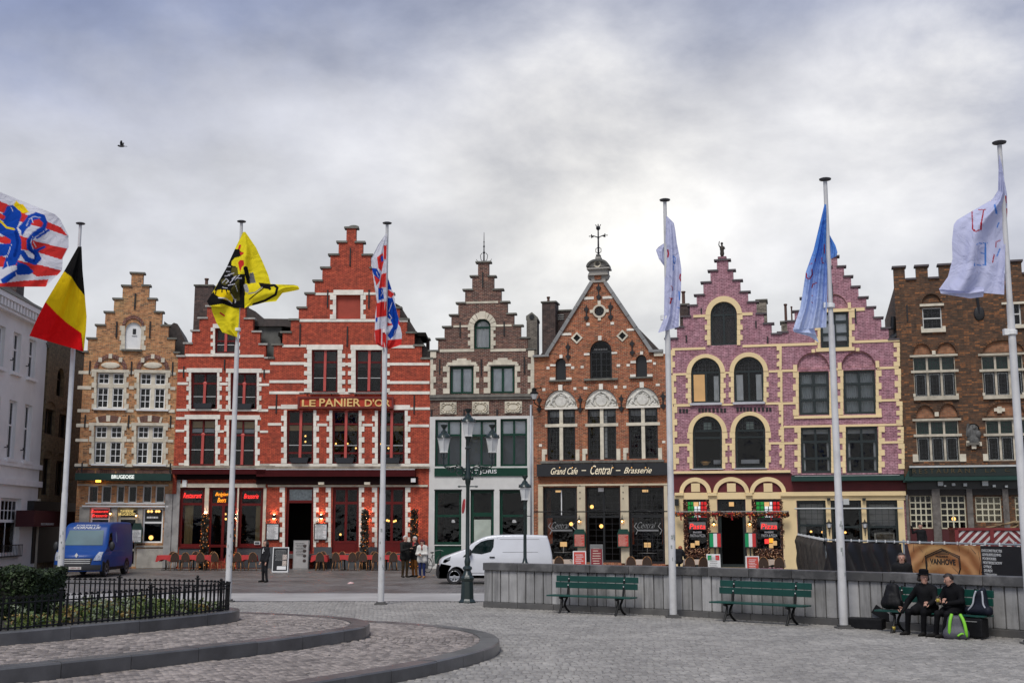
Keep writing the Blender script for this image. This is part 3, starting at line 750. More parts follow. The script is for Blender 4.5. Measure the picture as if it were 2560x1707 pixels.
    def sill(s,m,zm,r,out=.1): return s.slab('sill',m,zm,r,out=out,w=0)
    def archring(s,m,zm,cx,ybase,ro,ri,top,topi=None,y0=-.05,y1=.02,name='arch',n=20,keys=True,voussoirs=0,vm=None):
        "half ring; ro/ri = horizontal radii, top/topi = y of crown outside/inside"
        u,vb = s.uv(zm,cx,ybase);ru = s.uv(zm,cx + ro,ybase)[0] - u;rui = s.uv(zm,cx + ri,ybase)[0] - u
        h = s.uv(zm,cx,top)[1] - vb;hi = (s.uv(zm,cx,topi)[1] - vb) if topi is not None else h - (ru - rui)
        o = [(u + ru * math.cos(math.pi * k / n),vb + h * math.sin(math.pi * k / n)) for k in range(n + 1)]
        i = [(u + rui * math.cos(math.pi * k / n),vb + hi * math.sin(math.pi * k / n)) for k in range(n + 1)]
        if not voussoirs: return MB().ring(o,i,y0,y1,closed=False).build(name,m,s.root)
        nv = voussoirs;root = None
        for k in range(nv):
            a,b = math.pi * (k + .06) / nv,math.pi * (k + .94) / nv;q = []
            pts_o = [(u + ru * math.cos(t),vb + h * math.sin(t)) for t in np.linspace(a,b,3)];pts_i = [(u + rui * math.cos(t),vb + hi * math.sin(t)) for t in np.linspace(a,b,3)]
            MB().ring(pts_o,pts_i,y0 + random.uniform(-.006,.006),y1,closed=False).build('arch_brick' if vm is None else 'arch_stone',m if (vm is None or k % 2) else vm,s.root)
    def blind_arch(s,zm,cx,ybase,r,top,m,y=.08):
        u,vb = s.uv(zm,cx,ybase);ru = s.uv(zm,cx + r,ybase)[0] - u;h = s.uv(zm,cx,top)[1] - vb
        poly = [(u + ru * math.cos(math.pi * k / 16),vb + h * math.sin(math.pi * k / 16)) for k in range(17)]
        s.holes.append(poly);MB().prism([(a,b) for a,b in poly],y,y + .04).build('blind_arch',m,s.root)
    # -- walls
    def gable(s,left,right):
        "corner lists from the crown outwards: (x_outer, y_top) with its zoom; returns outline and copings"
        L_ = [(s.uv(zm,x,y)) for zm,x,y in left];R_ = [(s.uv(zm,x,y)) for zm,x,y in right]
        L_[-1] = (0.0,L_[-1][1]);R_[-1] = (s.W,R_[-1][1])
        pts = [(0,0),(s.W,0)]
        rr = []
        for i,(u,v) in enumerate(R_):
            rr.append((u,v));nxt = R_[i + 1][1] if i + 1 < len(R_) else 0
            if i + 1 < len(R_): rr.append((u,nxt))
        ll = []
        for i,(u,v) in enumerate(L_):
            ll.append((u,v))
            if i + 1 < len(L_): ll.append((u,L_[i + 1][1]))
        vt = max(L_[0][1],R_[0][1]);ll[0] = (ll[0][0],vt);rr[0] = (rr[0][0],vt);L_[0] = (L_[0][0],vt);R_[0] = (R_[0][0],vt)
        pts += rr[::-1] + ll
        out = [pts[0]]
        for p in pts[1:]:
            if (abs(p[0] - out[-1][0]) + abs(p[1] - out[-1][1])) > 1e-4: out.append(p)
        s.L_,s.R_ = L_,R_;return out
    def copings(s,m=None,h=.09,over=.1,out=.07,thick=.35):
        m = m or M_CAP;L_,R_ = s.L_,s.R_
        ubox('coping',m,s.root,L_[0][0] - over,R_[0][0] + over,-out,thick + out,L_[0][1],L_[0][1] + h)
        for i in range(1,len(L_)):
            ubox('coping',m,s.root,L_[i][0] - over,L_[i - 1][0] + .06,-out,thick + out,L_[i][1] - .004,L_[i][1] + h)
        for i in range(1,len(R_)):
            ubox('coping',m,s.root,R_[i - 1][0] - .06,R_[i][0] + over,-out,thick + out,R_[i][1] - .004,R_[i][1] + h)
    def wall(s,outline,m,depth=10.0,eave=None,thick=.35,sidem=None,reveal=.3,revm=None):
        hs = [h for h in s.holes]
        loops = [[Vector((x,z,0)) for x,z in outline]] + [[Vector((x,z,0)) for x,z in h] for h in hs]
        flat = [p for l in loops for p in l];tris = tessellate_polygon(loops)
        mb = MB();fs = []
        for t in tris:
            a,b,c = [flat[i] for i in t];ar = (b.x - a.x) * (c.y - a.y) - (b.y - a.y) * (c.x - a.x)
            if abs(ar) < 1e-9: continue
            fs.append(tuple(t) if ar > 0 else (t[0],t[2],t[1]))
        mb.add([(p.x,0,p.y) for p in flat],fs)
        def skirt(poly,y0,y1,outward):
            n = len(poly);a = sum(poly[i][0] * poly[(i + 1) % n][1] - poly[(i + 1) % n][0] * poly[i][1] for i in range(n))
            P_ = poly if (a > 0) == outward else poly[::-1]
            mb.add([(x,y0,z) for x,z in P_] + [(x,y1,z) for x,z in P_],[((i + 1) % n,i,n + i,n + (i + 1) % n) for i in range(n)])
        skirt(outline,0,thick,True)
        if revm: mb.cur = 1
        for h in hs: skirt(h,0,reveal,False)
        mb.cur = 0
        o = mb.build('wall',[m,revm] if revm else m,s.root)
        # the back of the gable that shows above the roof
        tb = [t for t in fs];bk = MB().add([(p.x,thick,p.y) for p in flat],[(a,c,b) for a,b,c in tb]);bk.build('gable_back',sidem or m,s.root)
        e = eave or min(s.L_[-1][1],s.R_[-1][1]);s.eave = e;W_ = s.W
        side = MB()
        side.box(.004,.3,thick,depth,0,e).box(W_ - .3,W_ - .004,thick,depth,0,e).box(.3,W_ - .3,depth - .3,depth,0,e)
        side.build('side_wall',sidem or m,s.root)
        rm = MB();rm.box(.3,W_ - .3,thick + .01,depth - .3,e - .12,e - .02).box(.3,W_ - .3,thick + 2.6,thick + 2.7,.0,e - .12)
        fl = MB()
        for z in getattr(s,'floors',()): rm.box(.3,W_ - .3,thick + .01,thick + 2.6,z - .1,z + .1)
        rm.build('rooms',M_INT,s.root)
    def roof(s,peak_u,peak_v,depth=10.0,thick=.35,el=None,er=None,m=None,eo=.0):
        el = s.eave if el is None else el;er = s.eave if er is None else er
        mb = MB().prism([(-.0 + eo,el - .01),(s.W - eo,er - .01),(peak_u,peak_v)],thick + .02,depth);mb.build('roof',m or M_ROOF,s.root)
    def chimney(s,zm,r,y,m,d=.8,pots=(),cap=True,label=None,crown=None):
        u0,u1,v0,v1 = s.R(zm,*r,w=-y);mb = MB()
        mb.box(u0,u1,y,y + d,v0 - 2.0,v1)
        o = mb.build('chimney',m,s.root,label=label)
        if cap: ubox('chimney_cap',M_CAP,o,u0 - .06,u1 + .06,y - .06,y + d + .06,v1,v1 + .08)
        for (zq,x0,ya,x1_,yb) in pots:
            a,b,c,e = s.R(zq,x0,ya,x1_,yb,w=-y - d / 2);rr = (b - a) / 2
            MB().lathe([(rr,v1 + .06),(rr * .8,v1 + .1),(rr * .75,e - .1),(rr * 1.1,e - .06),(rr,e)],((a + b) / 2,y + d / 2,0),10).build('chimney_pot',mat('clay_pot',(.1,.05,.035),.8),o,smooth=.6)
        return o
    def curtain(s,w,f0,f1,g0=0.0,g1=1.0,m=None,y=.27,waves=6):
        u0,u1,v0,v1 = w['_uv'];a,b = u0 + (u1 - u0) * f0,u0 + (u1 - u0) * f1;c,d = v0 + (v1 - v0) * g0,v0 + (v1 - v0) * g1
        n = waves * 6;mb = MB();vs = [];fs = []
        for k in range(n + 1):
            x = a + (b - a) * k / n;dy = .03 * math.sin(2 * math.pi * waves * k / n);vs += [(x,y + dy,c),(x,y + dy,d)]
            if k: fs.append((2 * k - 2,2 * k,2 * k + 1,2 * k - 1))
        mb.add(vs,fs).build('curtain',m or M_CURT,s.root,smooth=True)
    def blind(s,w,f0,f1,g0,g1,m=None,y=.222):
        u0,u1,v0,v1 = w['_uv'];ubox('blind',m or M_WHITE,s.root,u0 + (u1 - u0) * f0,u0 + (u1 - u0) * f1,y,y + .01,v0 + (v1 - v0) * g0,v0 + (v1 - v0) * g1)
    def bulb(s,zm,x,y,r=.05,dy=.8,m=None,name='lamp'):
        u,v = s.uv(zm,x,y,-dy);MB().ball((u,dy,v),r,8,6).build(name,m or M_BULB,s.root,smooth=True)
    def wall_lamp(s,zm,x,y,kind='cube'):
        u,v = s.uv(zm,x,y,.1);m = MB()
        if kind == 'cube':
            m.box(u - .07,u + .07,-.16,-.0,v - .1,v + .1)
            o = m.build('wall_lamp',M_BLACK,s.root);e = emit('warm_uplight',(1,.42,.22),75)
            ubox('light',e,o,u - .05,u + .05,-.13,-.03,v + .101,v + .104);ubox('light',e,o,u - .05,u + .05,-.13,-.03,v - .104,v - .101)
        else:
            m.path([(u,-.0,v + .3),(u,-.12,v + .36),(u,-.2,v + .3),(u,-.2,v + .22)],.015,6).lathe([(.03,v + .22),(.1,v + .12),(.11,v + .1),(.02,v + .11)],(u,-.2,0),8)
            o = m.build('wall_lantern',M_BLACK,s.root,smooth=.6);MB().ball((u,-.2,v + .07),(.035,.035,.045),8,6).build('bulb',emit('lantern_bulb',(1,.55,.18),9),o,smooth=True)
    def sign_text(s,txt,m,zm,r,y,parent,shear=0,ext=.012,bold=0,w=None,name='lettering',track=1.0):
        u0,u1,v0,v1 = s.R(zm,*r,w=-y if w is None else w);return lettering(name,txt,m,parent,u0,u1,v0,v1,y,ext,shear,bold=bold,track=track)
    def menu(s,zm,r,sheetm,framem,out=.1,head=.12,label=None):
        u0,u1,v0,v1 = s.R(zm,*r,w=out);mb = MB().box(u0 - .05,u1 + .05,-out,.0,v0 - .05,v1 + .05)
        if head: mb.prism([(u0 - .05,v1 + .05),(u1 + .05,v1 + .05),(u1 - .05,v1 + .05 + head),(u0 + .05,v1 + .05 + head)],-out,-.01)
        o = mb.build('menu_case',framem,s.root,label=label);ubox('sheet',sheetm,o,u0,u1,-out - .008,-out + .004,v0,v1);return o,(u0,u1,v0,v1)
def textlines(parent,m,u0,u1,v0,v1,y,n,seed=0,name='print',h=.35):
    "rows of unreadably small print"
    r = random.Random(seed);mb = MB();dv = (v1 - v0) / n
    for i in range(n):
        z = v1 - dv * (i + .5);x = u0 + (u1 - u0) * r.uniform(0,.12);e = u1 - (u1 - u0) * r.uniform(0,.35)
        while x < e:
            w = (u1 - u0) * r.uniform(.04,.13);mb.box(x,min(x + w,e),y - .003,y,z - dv * h / 2,z + dv * h / 2);x += w + (u1 - u0) * .025
    mb.build(name,m,parent,kind='stuff')
# ------------------------------------------------------------------ 1 yellow-brick house
B_YEL = brick('yellow_orange_brick',(.58,.25,.085),(.44,.155,.05),(.40,.31,.19),bw=.21,rh=.068,c3=(.05,.02,.012),c3amt=.3,stain=(.50,.37,.17),stamt=.45,sts=.9)
B_ARCH = brick('red_arch_brick',(.20,.045,.03),(.14,.03,.02),(.3,.25,.2))
M_GREENAWN = mat('dark_green_canvas',(.005,.035,.026),.7)
M_GREYST = mat('grey_shop_stone',(.44,.41,.35),.75,.16,2,rand=.08,dirt=(.14,.13,.11),dirts=1.4,dirtamt=.6,bump=.2)
H = House('brick_house','narrow yellow-orange brick house with a stepped gable, white attic shutter and green shop awning',187,427)
H.floors = (4.6,8.2)
out = H.gable([(z1,1172,802),(z1,1095,912),(z1,1018,1028),(z1,940,1146),(z1,862,1262),(z1,785,1380),(z1,705,1498)],
              [(z1,1276,802),(z1,1328,912),(z1,1385,1030),(z1,1445,1148),(z1,1503,1266),(z1,1560,1384),(z2,1560,82)])
for r,up,lo in (((860,252,1105,572),0,0),((1240,256,1476,580),0,0),((838,726,1086,1066),0,0),((1215,726,1455,1070),0,0)):
    hh = r[3] - r[1]
    w = H.window(z2,r,2,(.37,),M_CREAM,fr=.035,mull=.20,y=.1,name='stone_cross_window')
    # white casements inside the stone cross
    u0,u1,v0,v1 = w['_uv']
    for o in list(w.children): bpy.data.objects.remove(o)
    um,vm = (u0 + u1) / 2,v1 - (v1 - v0) * .37
    for (a,b) in ((u0 + .04,um - .1),(um + .1,u1 - .04)):
        for (c,d,ny) in ((v0 + .04,vm - .1,3),(vm + .1,v1 - .04,2)):
            f = MB();t = .05
            f.box(a,a + t,.13,.19,c,d).box(b - t,b,.13,.19,c,d).box(a + t,b - t,.131,.19,c,c + t).box(a + t,b - t,.131,.19,d - t,d)
            iw,ih = (b - a - 2 * t),(d - c - 2 * t)
            f.box((a + b) / 2 - .017,(a + b) / 2 + .017,.14,.18,c + t,d - t)
            for k in range(1,ny): f.box(a + t,b - t,.142,.178,c + t + ih * k / ny - .017,c + t + ih * k / ny + .017)
            f.build('casement',M_WHITE,w)
            for i in range(2):
                for k in range(ny): ubox('pane',GLASS,w,a + t + iw * i / 2,a + t + iw * (i + 1) / 2,.155,.162,c + t + ih * k / ny,c + t + ih * (k + 1) / ny)
    H.quoins(M_CREAM,z2,r[0],r[1] - 8,r[3] + 8,7,22,42,-1);H.quoins(M_CREAM,z2,r[2],r[1] - 8,r[3] + 8,7,22,42,1)
    H.slab('lintel',M_CREAM,z2,(r[0] - 46,r[1] - 26,r[2] + 46,r[1]),.05);H.slab('sill',M_WHITE,z2,(r[0] - 25,r[3],r[2] + 25,r[3] + 16),.12,w=0)
for r in ((700,238,812,266),(1150,240,1192,268),(1520,250,1566,276),(690,372,812,402),(1150,372,1192,402),(1515,380,1562,408),(690,578,800,606),(1120,580,1190,606),(1500,580,1556,610),
          (678,708,790,738),(1135,710,1168,738),(1500,716,1550,742),(672,842,785,868),(1130,845,1165,870),(1495,850,1545,874),(664,1064,780,1092),(1095,1066,1180,1092),(1470,1068,1535,1092)):
    H.slab('stone_band',M_CREAM,z2,r,.025)
for cx,yb,ro,top in ((985,222,147,92),(1362,226,146,95)):
    H.archring(B_ARCH,z2,cx,yb,ro,ro - 36,top,top + 34,voussoirs=19,y0=-.05,vm=None)
    for a in (-.78,0,.78):
        u,v = H.uv(z2,cx + (ro - 18) * math.sin(a),yb - (yb - top - 16) * math.cos(a));ubox('arch_stone',M_CREAM,H.root,u - .09,u + .09,-.075,.02,v - .12,v + .12)
    u,v = H.uv(z2,cx,190);MB().lathe([(.02,0),(.48,0),(.5,.03),(.44,.06),(.2,.075),(.02,.08)],(0,0,0),20,.95,.34).build('oval_panel',M_CREAM,H.root,smooth=.5,loc=(u,-.0,v)).rotation_euler = (math.pi / 2,0,0)
for cx in (965,1335):
    for k in range(14):
        t = (k - 6.5) / 6.5;u,v = H.uv(z2,cx + 98 * t,662 + 14 * t * t);o = ubox('arch_brick' if k not in (0,6,7,13) else 'arch_stone',B_ARCH if k not in (0,6,7,13) else M_CREAM,H.root,u - .055,u + .055,-.03 - .02 * (k in (0,6,7,13)),.02,v - .16,v + .16);o.rotation_euler = (0,t * .25,0)
for cx in (760,940,1120,1300,1450):
    for k in range(9):
        t = (k - 4) / 4;u,v = H.uv(z2,cx + 70 * t,1132 + 8 * t * t);ubox('arch_brick',B_ARCH,H.root,u - .07,u + .07,-.03,.02,v - .1,v + .1)
for x,a,b in ((797,150,266),(1168,155,275),(1535,160,280),(755,630,746),(1143,632,748),(1517,636,746),(729,1055,1140),(1515,1058,1145)): H.anchor(z2,x,a,b)
for x,a,b in ((1200,975,1115),(1035,1225,1370),(1333,1225,1372)): H.anchor(z1,x,a,b)
# attic shutter
u0,u1,v0,v1 = H.R(z1,1115,1232,1257,1470);poly = H.arch_poly(u0,u1,v0,v1);H.holes.append(poly)
sh = MB().prism(poly,.1,.15).build('shutter',M_WHITE,H.root)
a,b,c,d = H.R(z1,1183,1290,1212,1342,-.1);ubox('shutter_window',M_BLACK,sh,a,b,.085,.11,c,d);ubox('shutter_sill',M_WHITE,sh,a - .04,b + .05,.05,.1,c - .05,c)
H.archring(B_ARCH,z1,1187,1262,98,72,1172,1200,voussoirs=13,y0=-.05)
H.quoins(M_CREAM,z1,1113,1262,1480,5,34,46,-1,.03);H.quoins(M_CREAM,z1,1258,1262,1480,5,26,40,1,.03)
H.slab('sill',M_CAP,z1,(1085,1474,1265,1490),.14,w=0)
# shop front
H.slab('gutter',M_BLACK,z2,(662,1092,1520,1102),.12,w=0)
aw = H.slab('awning',M_GREENAWN,z2,(668,1150,1524,1212),.7,back=0)
H.sign_text('BRUGEOISE',emit('lit_sign_letters',(.85,.9,.86),.75),z2,(994,1164,1196,1198),-.72,aw,w=.7,bold=.02)
u,v = H.uv(z2,875,1216,.5);ubox('awning_lamp',emit('orange_lamp',(1,.42,.05),3),H.root,u - .12,u + .12,-.55,-.4,v - .07,v + .05)
H.slab('fascia',M_GREYST,z2,(690,1246,1500,1262),.12)
for a,b in ((785,872),(905,992),(1040,1108),(1142,1218),(1272,1350),(1385,1466)): H.window(z2,(a,1262,b,1410),1,(),M_WHITE,fr=.05)
H.slab('ledge',M_WHITE,z2,(730,1436,1500,1450),.16);H.slab('ledge',M_WHITE,z2,(760,1412,1480,1424),.08)
wl = H.window(z3,(790,30,958,330),1,(.33,),M_WHITE,fr=.07);wr = H.window(z3,(1250,32,1428,338),1,(.42,),M_WHITE,fr=.08,mull=.1)
dr = H.window(z3,(1025,32,1200,545),1,(.18,.72),M_GREYST,fr=.12,mull=.12,name='door')
H.slab('sill',M_GREYST,z3,(1190,362,1440,376),.14);H.slab('sill',M_GREYST,z3,(770,345,980,360),.14)
H.slab('plinth',M_GREYST,z3,(1196,388,1432,560),.1);H.slab('plinth',M_GREYST,z3,(690,370,1010,560),.1)
for r in ((690,20,780,350),(962,30,1022,345),(1204,30,1246,345)): H.slab('pier',M_GREYST,z3,r,.06)
H.slab('pier',mat('sooty_rendered_pier',(.34,.33,.31),.8,.2,2,dirt=(.05,.045,.04),dirts=1.6,dirtamt=.85,bump=.4),z3,(1436,-90,1500,556),.16);H.slab('pier',MATS['sooty_rendered_pier'],z3,(1503,-90,1556,556),.1)
H.sign_text('Restaurant',M_NRED,z3,(800,48,952,74),.02,wl,shear=.4);H.sign_text('Brasserie',M_NRED,z3,(806,84,942,112),.02,wl,shear=.4)
gold = emit('gold_sign_letters',(.85,.62,.22),.8)
H.sign_text('TAVERNE',gold,z3,(1055,50,1170,72),.02,dr);H.sign_text('BRUGEOISE',gold,z3,(1032,76,1192,98),.02,dr)
u0,u1,v0,v1 = H.R(z3,1282,102,1410,128);textlines(wr,M_WHITE,u0,u1,v0,v1,.1,1,3,'lettering',.6)
for x in (1302,1330,1372,1395): H.bulb(z3,x,62,.07)
H.bulb(z3,1324,292,.12);H.wall_lamp(z3,970,95,'l');H.wall_lamp(z3,1196,112,'l')
mc,q = H.menu(z3,(1160,224,1236,330),mat('menu_paper',(.7,.7,.68),.6),mat('menu_case_green',(.012,.04,.03),.4),out=.35,head=.3)
textlines(mc,M_BLACK,*q,-.36,9,5)
H.wall(out,B_YEL,eave=H.L_[-1][1] - .3,revm=M_CREAM);H.copings()
H.roof(H.W / 2,H.L_[1][1] - .6)
def roof_bit(H,zm,pts,y0,y1,m=None):
    MB().prism([H.uv(zm,x,y,-y0) for x,y in pts],y0,y1).build('roof',m or M_ROOF,H.root)
roof_bit(H,z4,((-40,1085),(20,1130),(60,1100),(98,1112),(180,1300),(180,1460),(-40,1460)),1.2,6)
# ------------------------------------------------------------------ 2 and 3 the red houses
B_RED = brick('red_painted_brick',(.60,.105,.043),(.51,.076,.034),(.25,.035,.019),rh=.07,ms=.013,bump=.9,stain=(.27,.055,.035),stamt=.45,sts=.6,smooth=.4)
B_REDW = brick('weathered_red_brick',(.60,.108,.045),(.49,.076,.034),(.25,.036,.02),rh=.07,ms=.013,bump=.9,stain=(.1,.025,.015),stamt=.6,sts=1.3,smooth=.4)
B_CHIM = brick('dark_chimney_brick',(.075,.04,.032),(.05,.028,.024),(.1,.085,.075),c3=(.15,.08,.06),c3amt=.2)
M_REDFR = mat('dark_red_frame_paint',(.12,.009,.008),.5,.1,spec=.25)
M_REDMU = mat('light_red_mullion_paint',(.48,.075,.06),.45,.1)
M_REDAWN = mat('oxblood_awning',(.055,.004,.005),.6,.15,spec=.15)
M_GREYPL = mat('grey_plinth_paint',(.075,.08,.085),.6,.15)
M_FLOWB = mat('black_flower_box',(.016,.018,.022),.5)
R2 = House('brick_house','smaller red painted brick house with a low stepped gable behind the yellow lion flag',427,663)
R2.floors = (4.7,8.6)
out = R2.gable([(z4,505,800),(z4,405,938),(z4,325,1060),(z4,250,1190),(z4,176,1320),(z4,112,1452)],
               [(z4,690,800),(z4,800,940),(z4,880,1065),(z4,950,1200),(z4,1010,1330),(z4,1098,1470)])
def red_window(H,zm,r,rows,cols=2,mull_lo=True,blind=False,box=True):
    w = H.window(zm,r,cols,rows,M_REDFR,fr=.09,mull=.09)
    u0,u1,v0,v1 = w['_uv'];um = (u0 + u1) / 2
    lo = v1 - (v1 - v0) * rows[0] if mull_lo else v1
    MB().box(um - .07,um + .07,.07,.12,v0 + .1,lo if mull_lo else v1 - .09).ball((um,.1,lo),(.12,.04,.1),10,6).build('mullion',M_REDMU,w)
    ubox('glazing_bar',M_WHITE,w,u0 + .1,um - .08,.12,.135,v0 + (v1 - v0) * .34,v0 + (v1 - v0) * .34 + .025);ubox('glazing_bar',M_WHITE,w,um + .08,u1 - .1,.12,.135,v0 + (v1 - v0) * .34,v0 + (v1 - v0) * .34 + .025)
    if box:
        c = um;fb = MB().prism([(c - .42,v0 + .02),(c + .42,v0 + .02),(c + .5,v0 + .3),(c - .5,v0 + .3)],-.2,.04).build('flower_box',M_FLOWB,H.root)
    return w
def surround(H,zm,r,n,wn,ww,lh,le,sillh=0,first=False):
    H.quoins(M_LIMEW,zm,r[0],r[1],r[3],n,wn,ww,-1,first=first);H.quoins(M_LIMEW,zm,r[2],r[1],r[3],n,wn,ww,1,first=first)
    if lh: H.slab('lintel',M_LIMEW,zm,(r[0] - le,r[1] - lh,r[2] + le,r[1] + .5),.055)
    if sillh: H.slab('sill',M_LIMEW,zm,(r[0] - le * .3,r[3],r[2] + le * .3,r[3] + sillh),.12,w=0)
for r in ((325,170,690,686),(877,176,1245,692)):
    red_window(R2,z5,r,(.3,));surround(R2,z5,r,8,32,64,58,66,24)
for i,r in enumerate(((296,826,664,1478),(856,832,1220,1488))):
    w = red_window(R2,z5,r,(.33,),box=False);surround(R2,z5,r,8,34,66,62,64,24)
    R2.blind(w,.06,.94,.82,.97,mat('ochre_blind',(.42,.27,.12),.8));R2.blind(w,.06,.94,.72,.8,mat('grey_blind',(.5,.5,.5),.8))
for r in ((140,130,255,166),(1312,140,1425,178),(132,310,280,345),(722,315,835,350),(1268,326,1416,360),(118,680,285,712),(690,684,845,716),(1240,686,1402,720),(112,795,232,832),(1288,800,1300,835),
          (105,970,228,1005),(694,980,782,1012),(1286,984,1400,1016),(1220,1448,1420,1476),(150,1440,280,1468),(660,1444,840,1470)): R2.slab('stone_band',M_LIMEW,z5,r,.028)
w = red_window(R2,z4,(486,1158,700,1416),(.5,),box=False,mull_lo=False);R2.quoins(M_LIMEW,z4,486,1150,1420,7,20,44,-1);R2.quoins(M_LIMEW,z4,700,1150,1420,7,20,44,1);R2.slab('lintel',M_LIMEW,z4,(462,1112,724,1156),.06)
for r in ((178,1422,460,1448),(728,1430,988,1456)): R2.slab('stone_band',M_LIMEW,z4,r,.03)
R2.slab('sill',M_LIMEW,z4,(460,1418,730,1450),.1,w=0)
R2.anchor(z5,218,90,240);R2.anchor(z5,790,-10,140);R2.anchor(z5,1345,130,250)
# shop front
R2.slab('cornice',mat('weathered_cornice',(.3,.26,.2),.8,.3,3,dirt=(.06,.03,.02),dirtamt=.7),z5,(60,1478,1500,1508),.2,w=0)
R2.slab('awning_box',M_REDAWN,z6,(50,62,1192,122),.45,back=0);R2.slab('awning_valance',mat('dark_valance',(.012,.004,.004),.7,spec=.1),z6,(110,124,1192,182),.25,back=0)
R2.slab('awning_bracket',M_WHITE,z6,(60,56,1190,61),.3,w=.2)
R2.slab('lintel',M_CREAM,z6,(128,236,1194,284),.07)
wA = R2.window(z6,(135,286,436,1008),1,(.28,),M_REDFR,fr=.14,mull=.12);wB = R2.window(z6,(494,288,838,1180),2,(.23,.8),M_REDFR,fr=.12,mull=.14,name='door');wC = R2.window(z6,(860,294,1158,1006),1,(.28,),M_REDFR,fr=.14,mull=.12)
for r in ((440,286,490,1010),(840,290,858,1010),(1160,290,1196,1010)): R2.slab('pier',M_CREAM,z6,r,.06)
R2.slab('pier',MATS['sooty_rendered_pier'],z6,(88,190,130,1250),.08)
R2.slab('sill',M_REDFR,z6,(130,1008,438,1030),.1);R2.slab('sill',M_REDFR,z6,(855,1006,1160,1024),.1)
R2.slab('plinth',M_GREYPL,z6,(130,1032,490,1262),.05);R2.slab('plinth',M_GREYPL,z6,(842,1026,1190,1266),.05)
R2.sign_text('Restaurant',M_NRED,z6,(188,350,412,414),.08,wA,shear=.35);R2.sign_text('Belgian',M_NORG,z6,(580,345,738,400),.08,wB,shear=.35);R2.sign_text('Beers',M_NORG,z6,(606,408,712,466),.08,wB,shear=.35)
R2.sign_text('Brasserie',M_NRED,z6,(930,360,1110,420),.08,wC,shear=.35)
och = mat('ochre_curtain',(.4,.3,.13),.8)
R2.curtain(wA,.18,.52,.04,.7,och);R2.curtain(wC,.68,.9,.04,.7,och)
R2.bulb(z6,705,610,.05);R2.bulb(z6,708,670,.06)
R2.wall_lamp(z6,455,632);R2.wall_lamp(z6,820,636)
u0,u1,v0,v1 = R2.R(z6,1056,944,1128,984);sg = ubox('notice',M_WHITE,R2.root,u0,u1,.0,.02,v0,v1);ubox('notice_face',M_GREYPL,sg,u0 + .03,u1 - .03,-.01,.005,v0 + .03,v1 - .03)
u0,u1,v0,v1 = R2.R(z6,188,196,238,280);ubox('alarm_box',M_WHITE,R2.root,u0,u1,-.2,0,v0,v1)
R2.wall(out,B_RED,eave=R2.L_[-1][1] - .4);R2.copings(mat('white_edged_coping',(.42,.4,.36),.7,.2,4,dirt=(.08,.08,.07)))
R2.roof(R2.W / 2 + .2,R2.L_[1][1] - .2)
roof_bit(R2,z4,((780,930),(810,935),(905,985),(1020,1105),(1020,1250),(780,1250)),1.0,6)
R2.chimney(z4,(268,722,452,1180),1.0,B_CHIM,1.2,[(z4,376,645,420,722)])
# big red house
R3 = House('brick_house','tall wide red house with a high stepped gable and a gilt sign board',663,1072)
R3.floors = (4.7,8.8,12.4)
out = R3.gable([(z7,807,112),(z7,737,238),(z7,663,352),(z7,592,468),(z7,524,584),(z7,452,696),(z7,382,824),(z7,312,930),(z7,238,1042),(z7,160,1152),(z7,112,1272)],
               [(z7,892,112),(z7,952,240),(z7,1022,354),(z7,1090,470),(z7,1152,585),(z7,1214,698),(z7,1280,824),(z7,1345,926),(z7,1412,1045),(z7,1478,1160),(z7,1556,1276)])
w3 = [(497,1188,728,1568),(888,1190,1124,1568)]
for r in w3:
    px0,py0 = z7(r[0],r[1]);px1,py1 = z7(r[2],0)[0],z8(0,76)[1]
    rr = (px0,py0,px1,py1);red_window(R3,PXY,rr,(.29,),box=False,mull_lo=False);surround(R3,PXY,rr,10,11,19,12,13,4)
for r in ((125,1300,440,1325),(760,1308,842,1330),(1172,1306,1545,1330),(118,1462,436,1486),(1172,1470,1545,1494),(235,1146,448,1168),(1200,1150,1412,1176),(385,918,1352,942),(525,684,690,704),(958,680,1212,702)): R3.slab('stone_band',M_LIMEW,z7,r,.028)
for r in ((118,64,430,88),(738,66,838,90),(1175,64,1548,90),(110,196,220,218),(222,182,370,220),(1226,186,1372,228),(1374,206,1550,228),(105,345,228,368),(545,350,635,373),(948,352,1042,374),(1358,358,1542,382),(0,708,1545,732)): R3.slab('stone_band',M_LIMEW,z8,r,.028)
for r in ((275,232,512,706),(680,234,916,708),(1086,236,1326,708)):
    w = red_window(R3,z8,r,(.255,.8),mull_lo=False);surround(R3,z8,r,10,26,50,0,0);R3.blind(w,.06,.94,.62,.72,mat('ochre_blind',(.42,.27,.12),.8))
for x,y in ((440,462),(440,512),(712,530),(816,530),(890,570),(1115,532),(1180,570)): R3.bulb(z8,x,y,.05,dy=1.0)
for a,b in ((386,736),(824,1178)):
    u0,u1,v0,v1 = R3.R(z8,a,82,b,92,.3);MB().path([(u0,-.3,v1),(u1,-.3,v1)],.03,6).path([(u0 + .4,0,v1 - .1),(u0 + .4,-.3,v1)],.02,5).path([(u1 - .4,0,v1 - .1),(u1 - .4,-.3,v1)],.02,5).build('balcony_rail',M_ANCH,R3.root)
sb = R3.slab('sign_board',mat('sign_red',(.44,.055,.03),.6,spec=.2),z8,(372,112,1226,216),.16)
gilt = mat('gilt_letters',(.82,.54,.2),.5,.12)
u0,u1,v0,v1 = R3.R(z8,372,112,1226,216,.16)
fr = MB().ring([(u0,v0),(u1,v0),(u1,v1),(u0,v1)],[(u0 + .1,v0 + .1),(u1 - .1,v0 + .1),(u1 - .1,v1 - .1),(u0 + .1,v1 - .1)],-.22,-.16).build('sign_frame',mat('sign_frame_red',(.16,.02,.014),.5),R3.root)
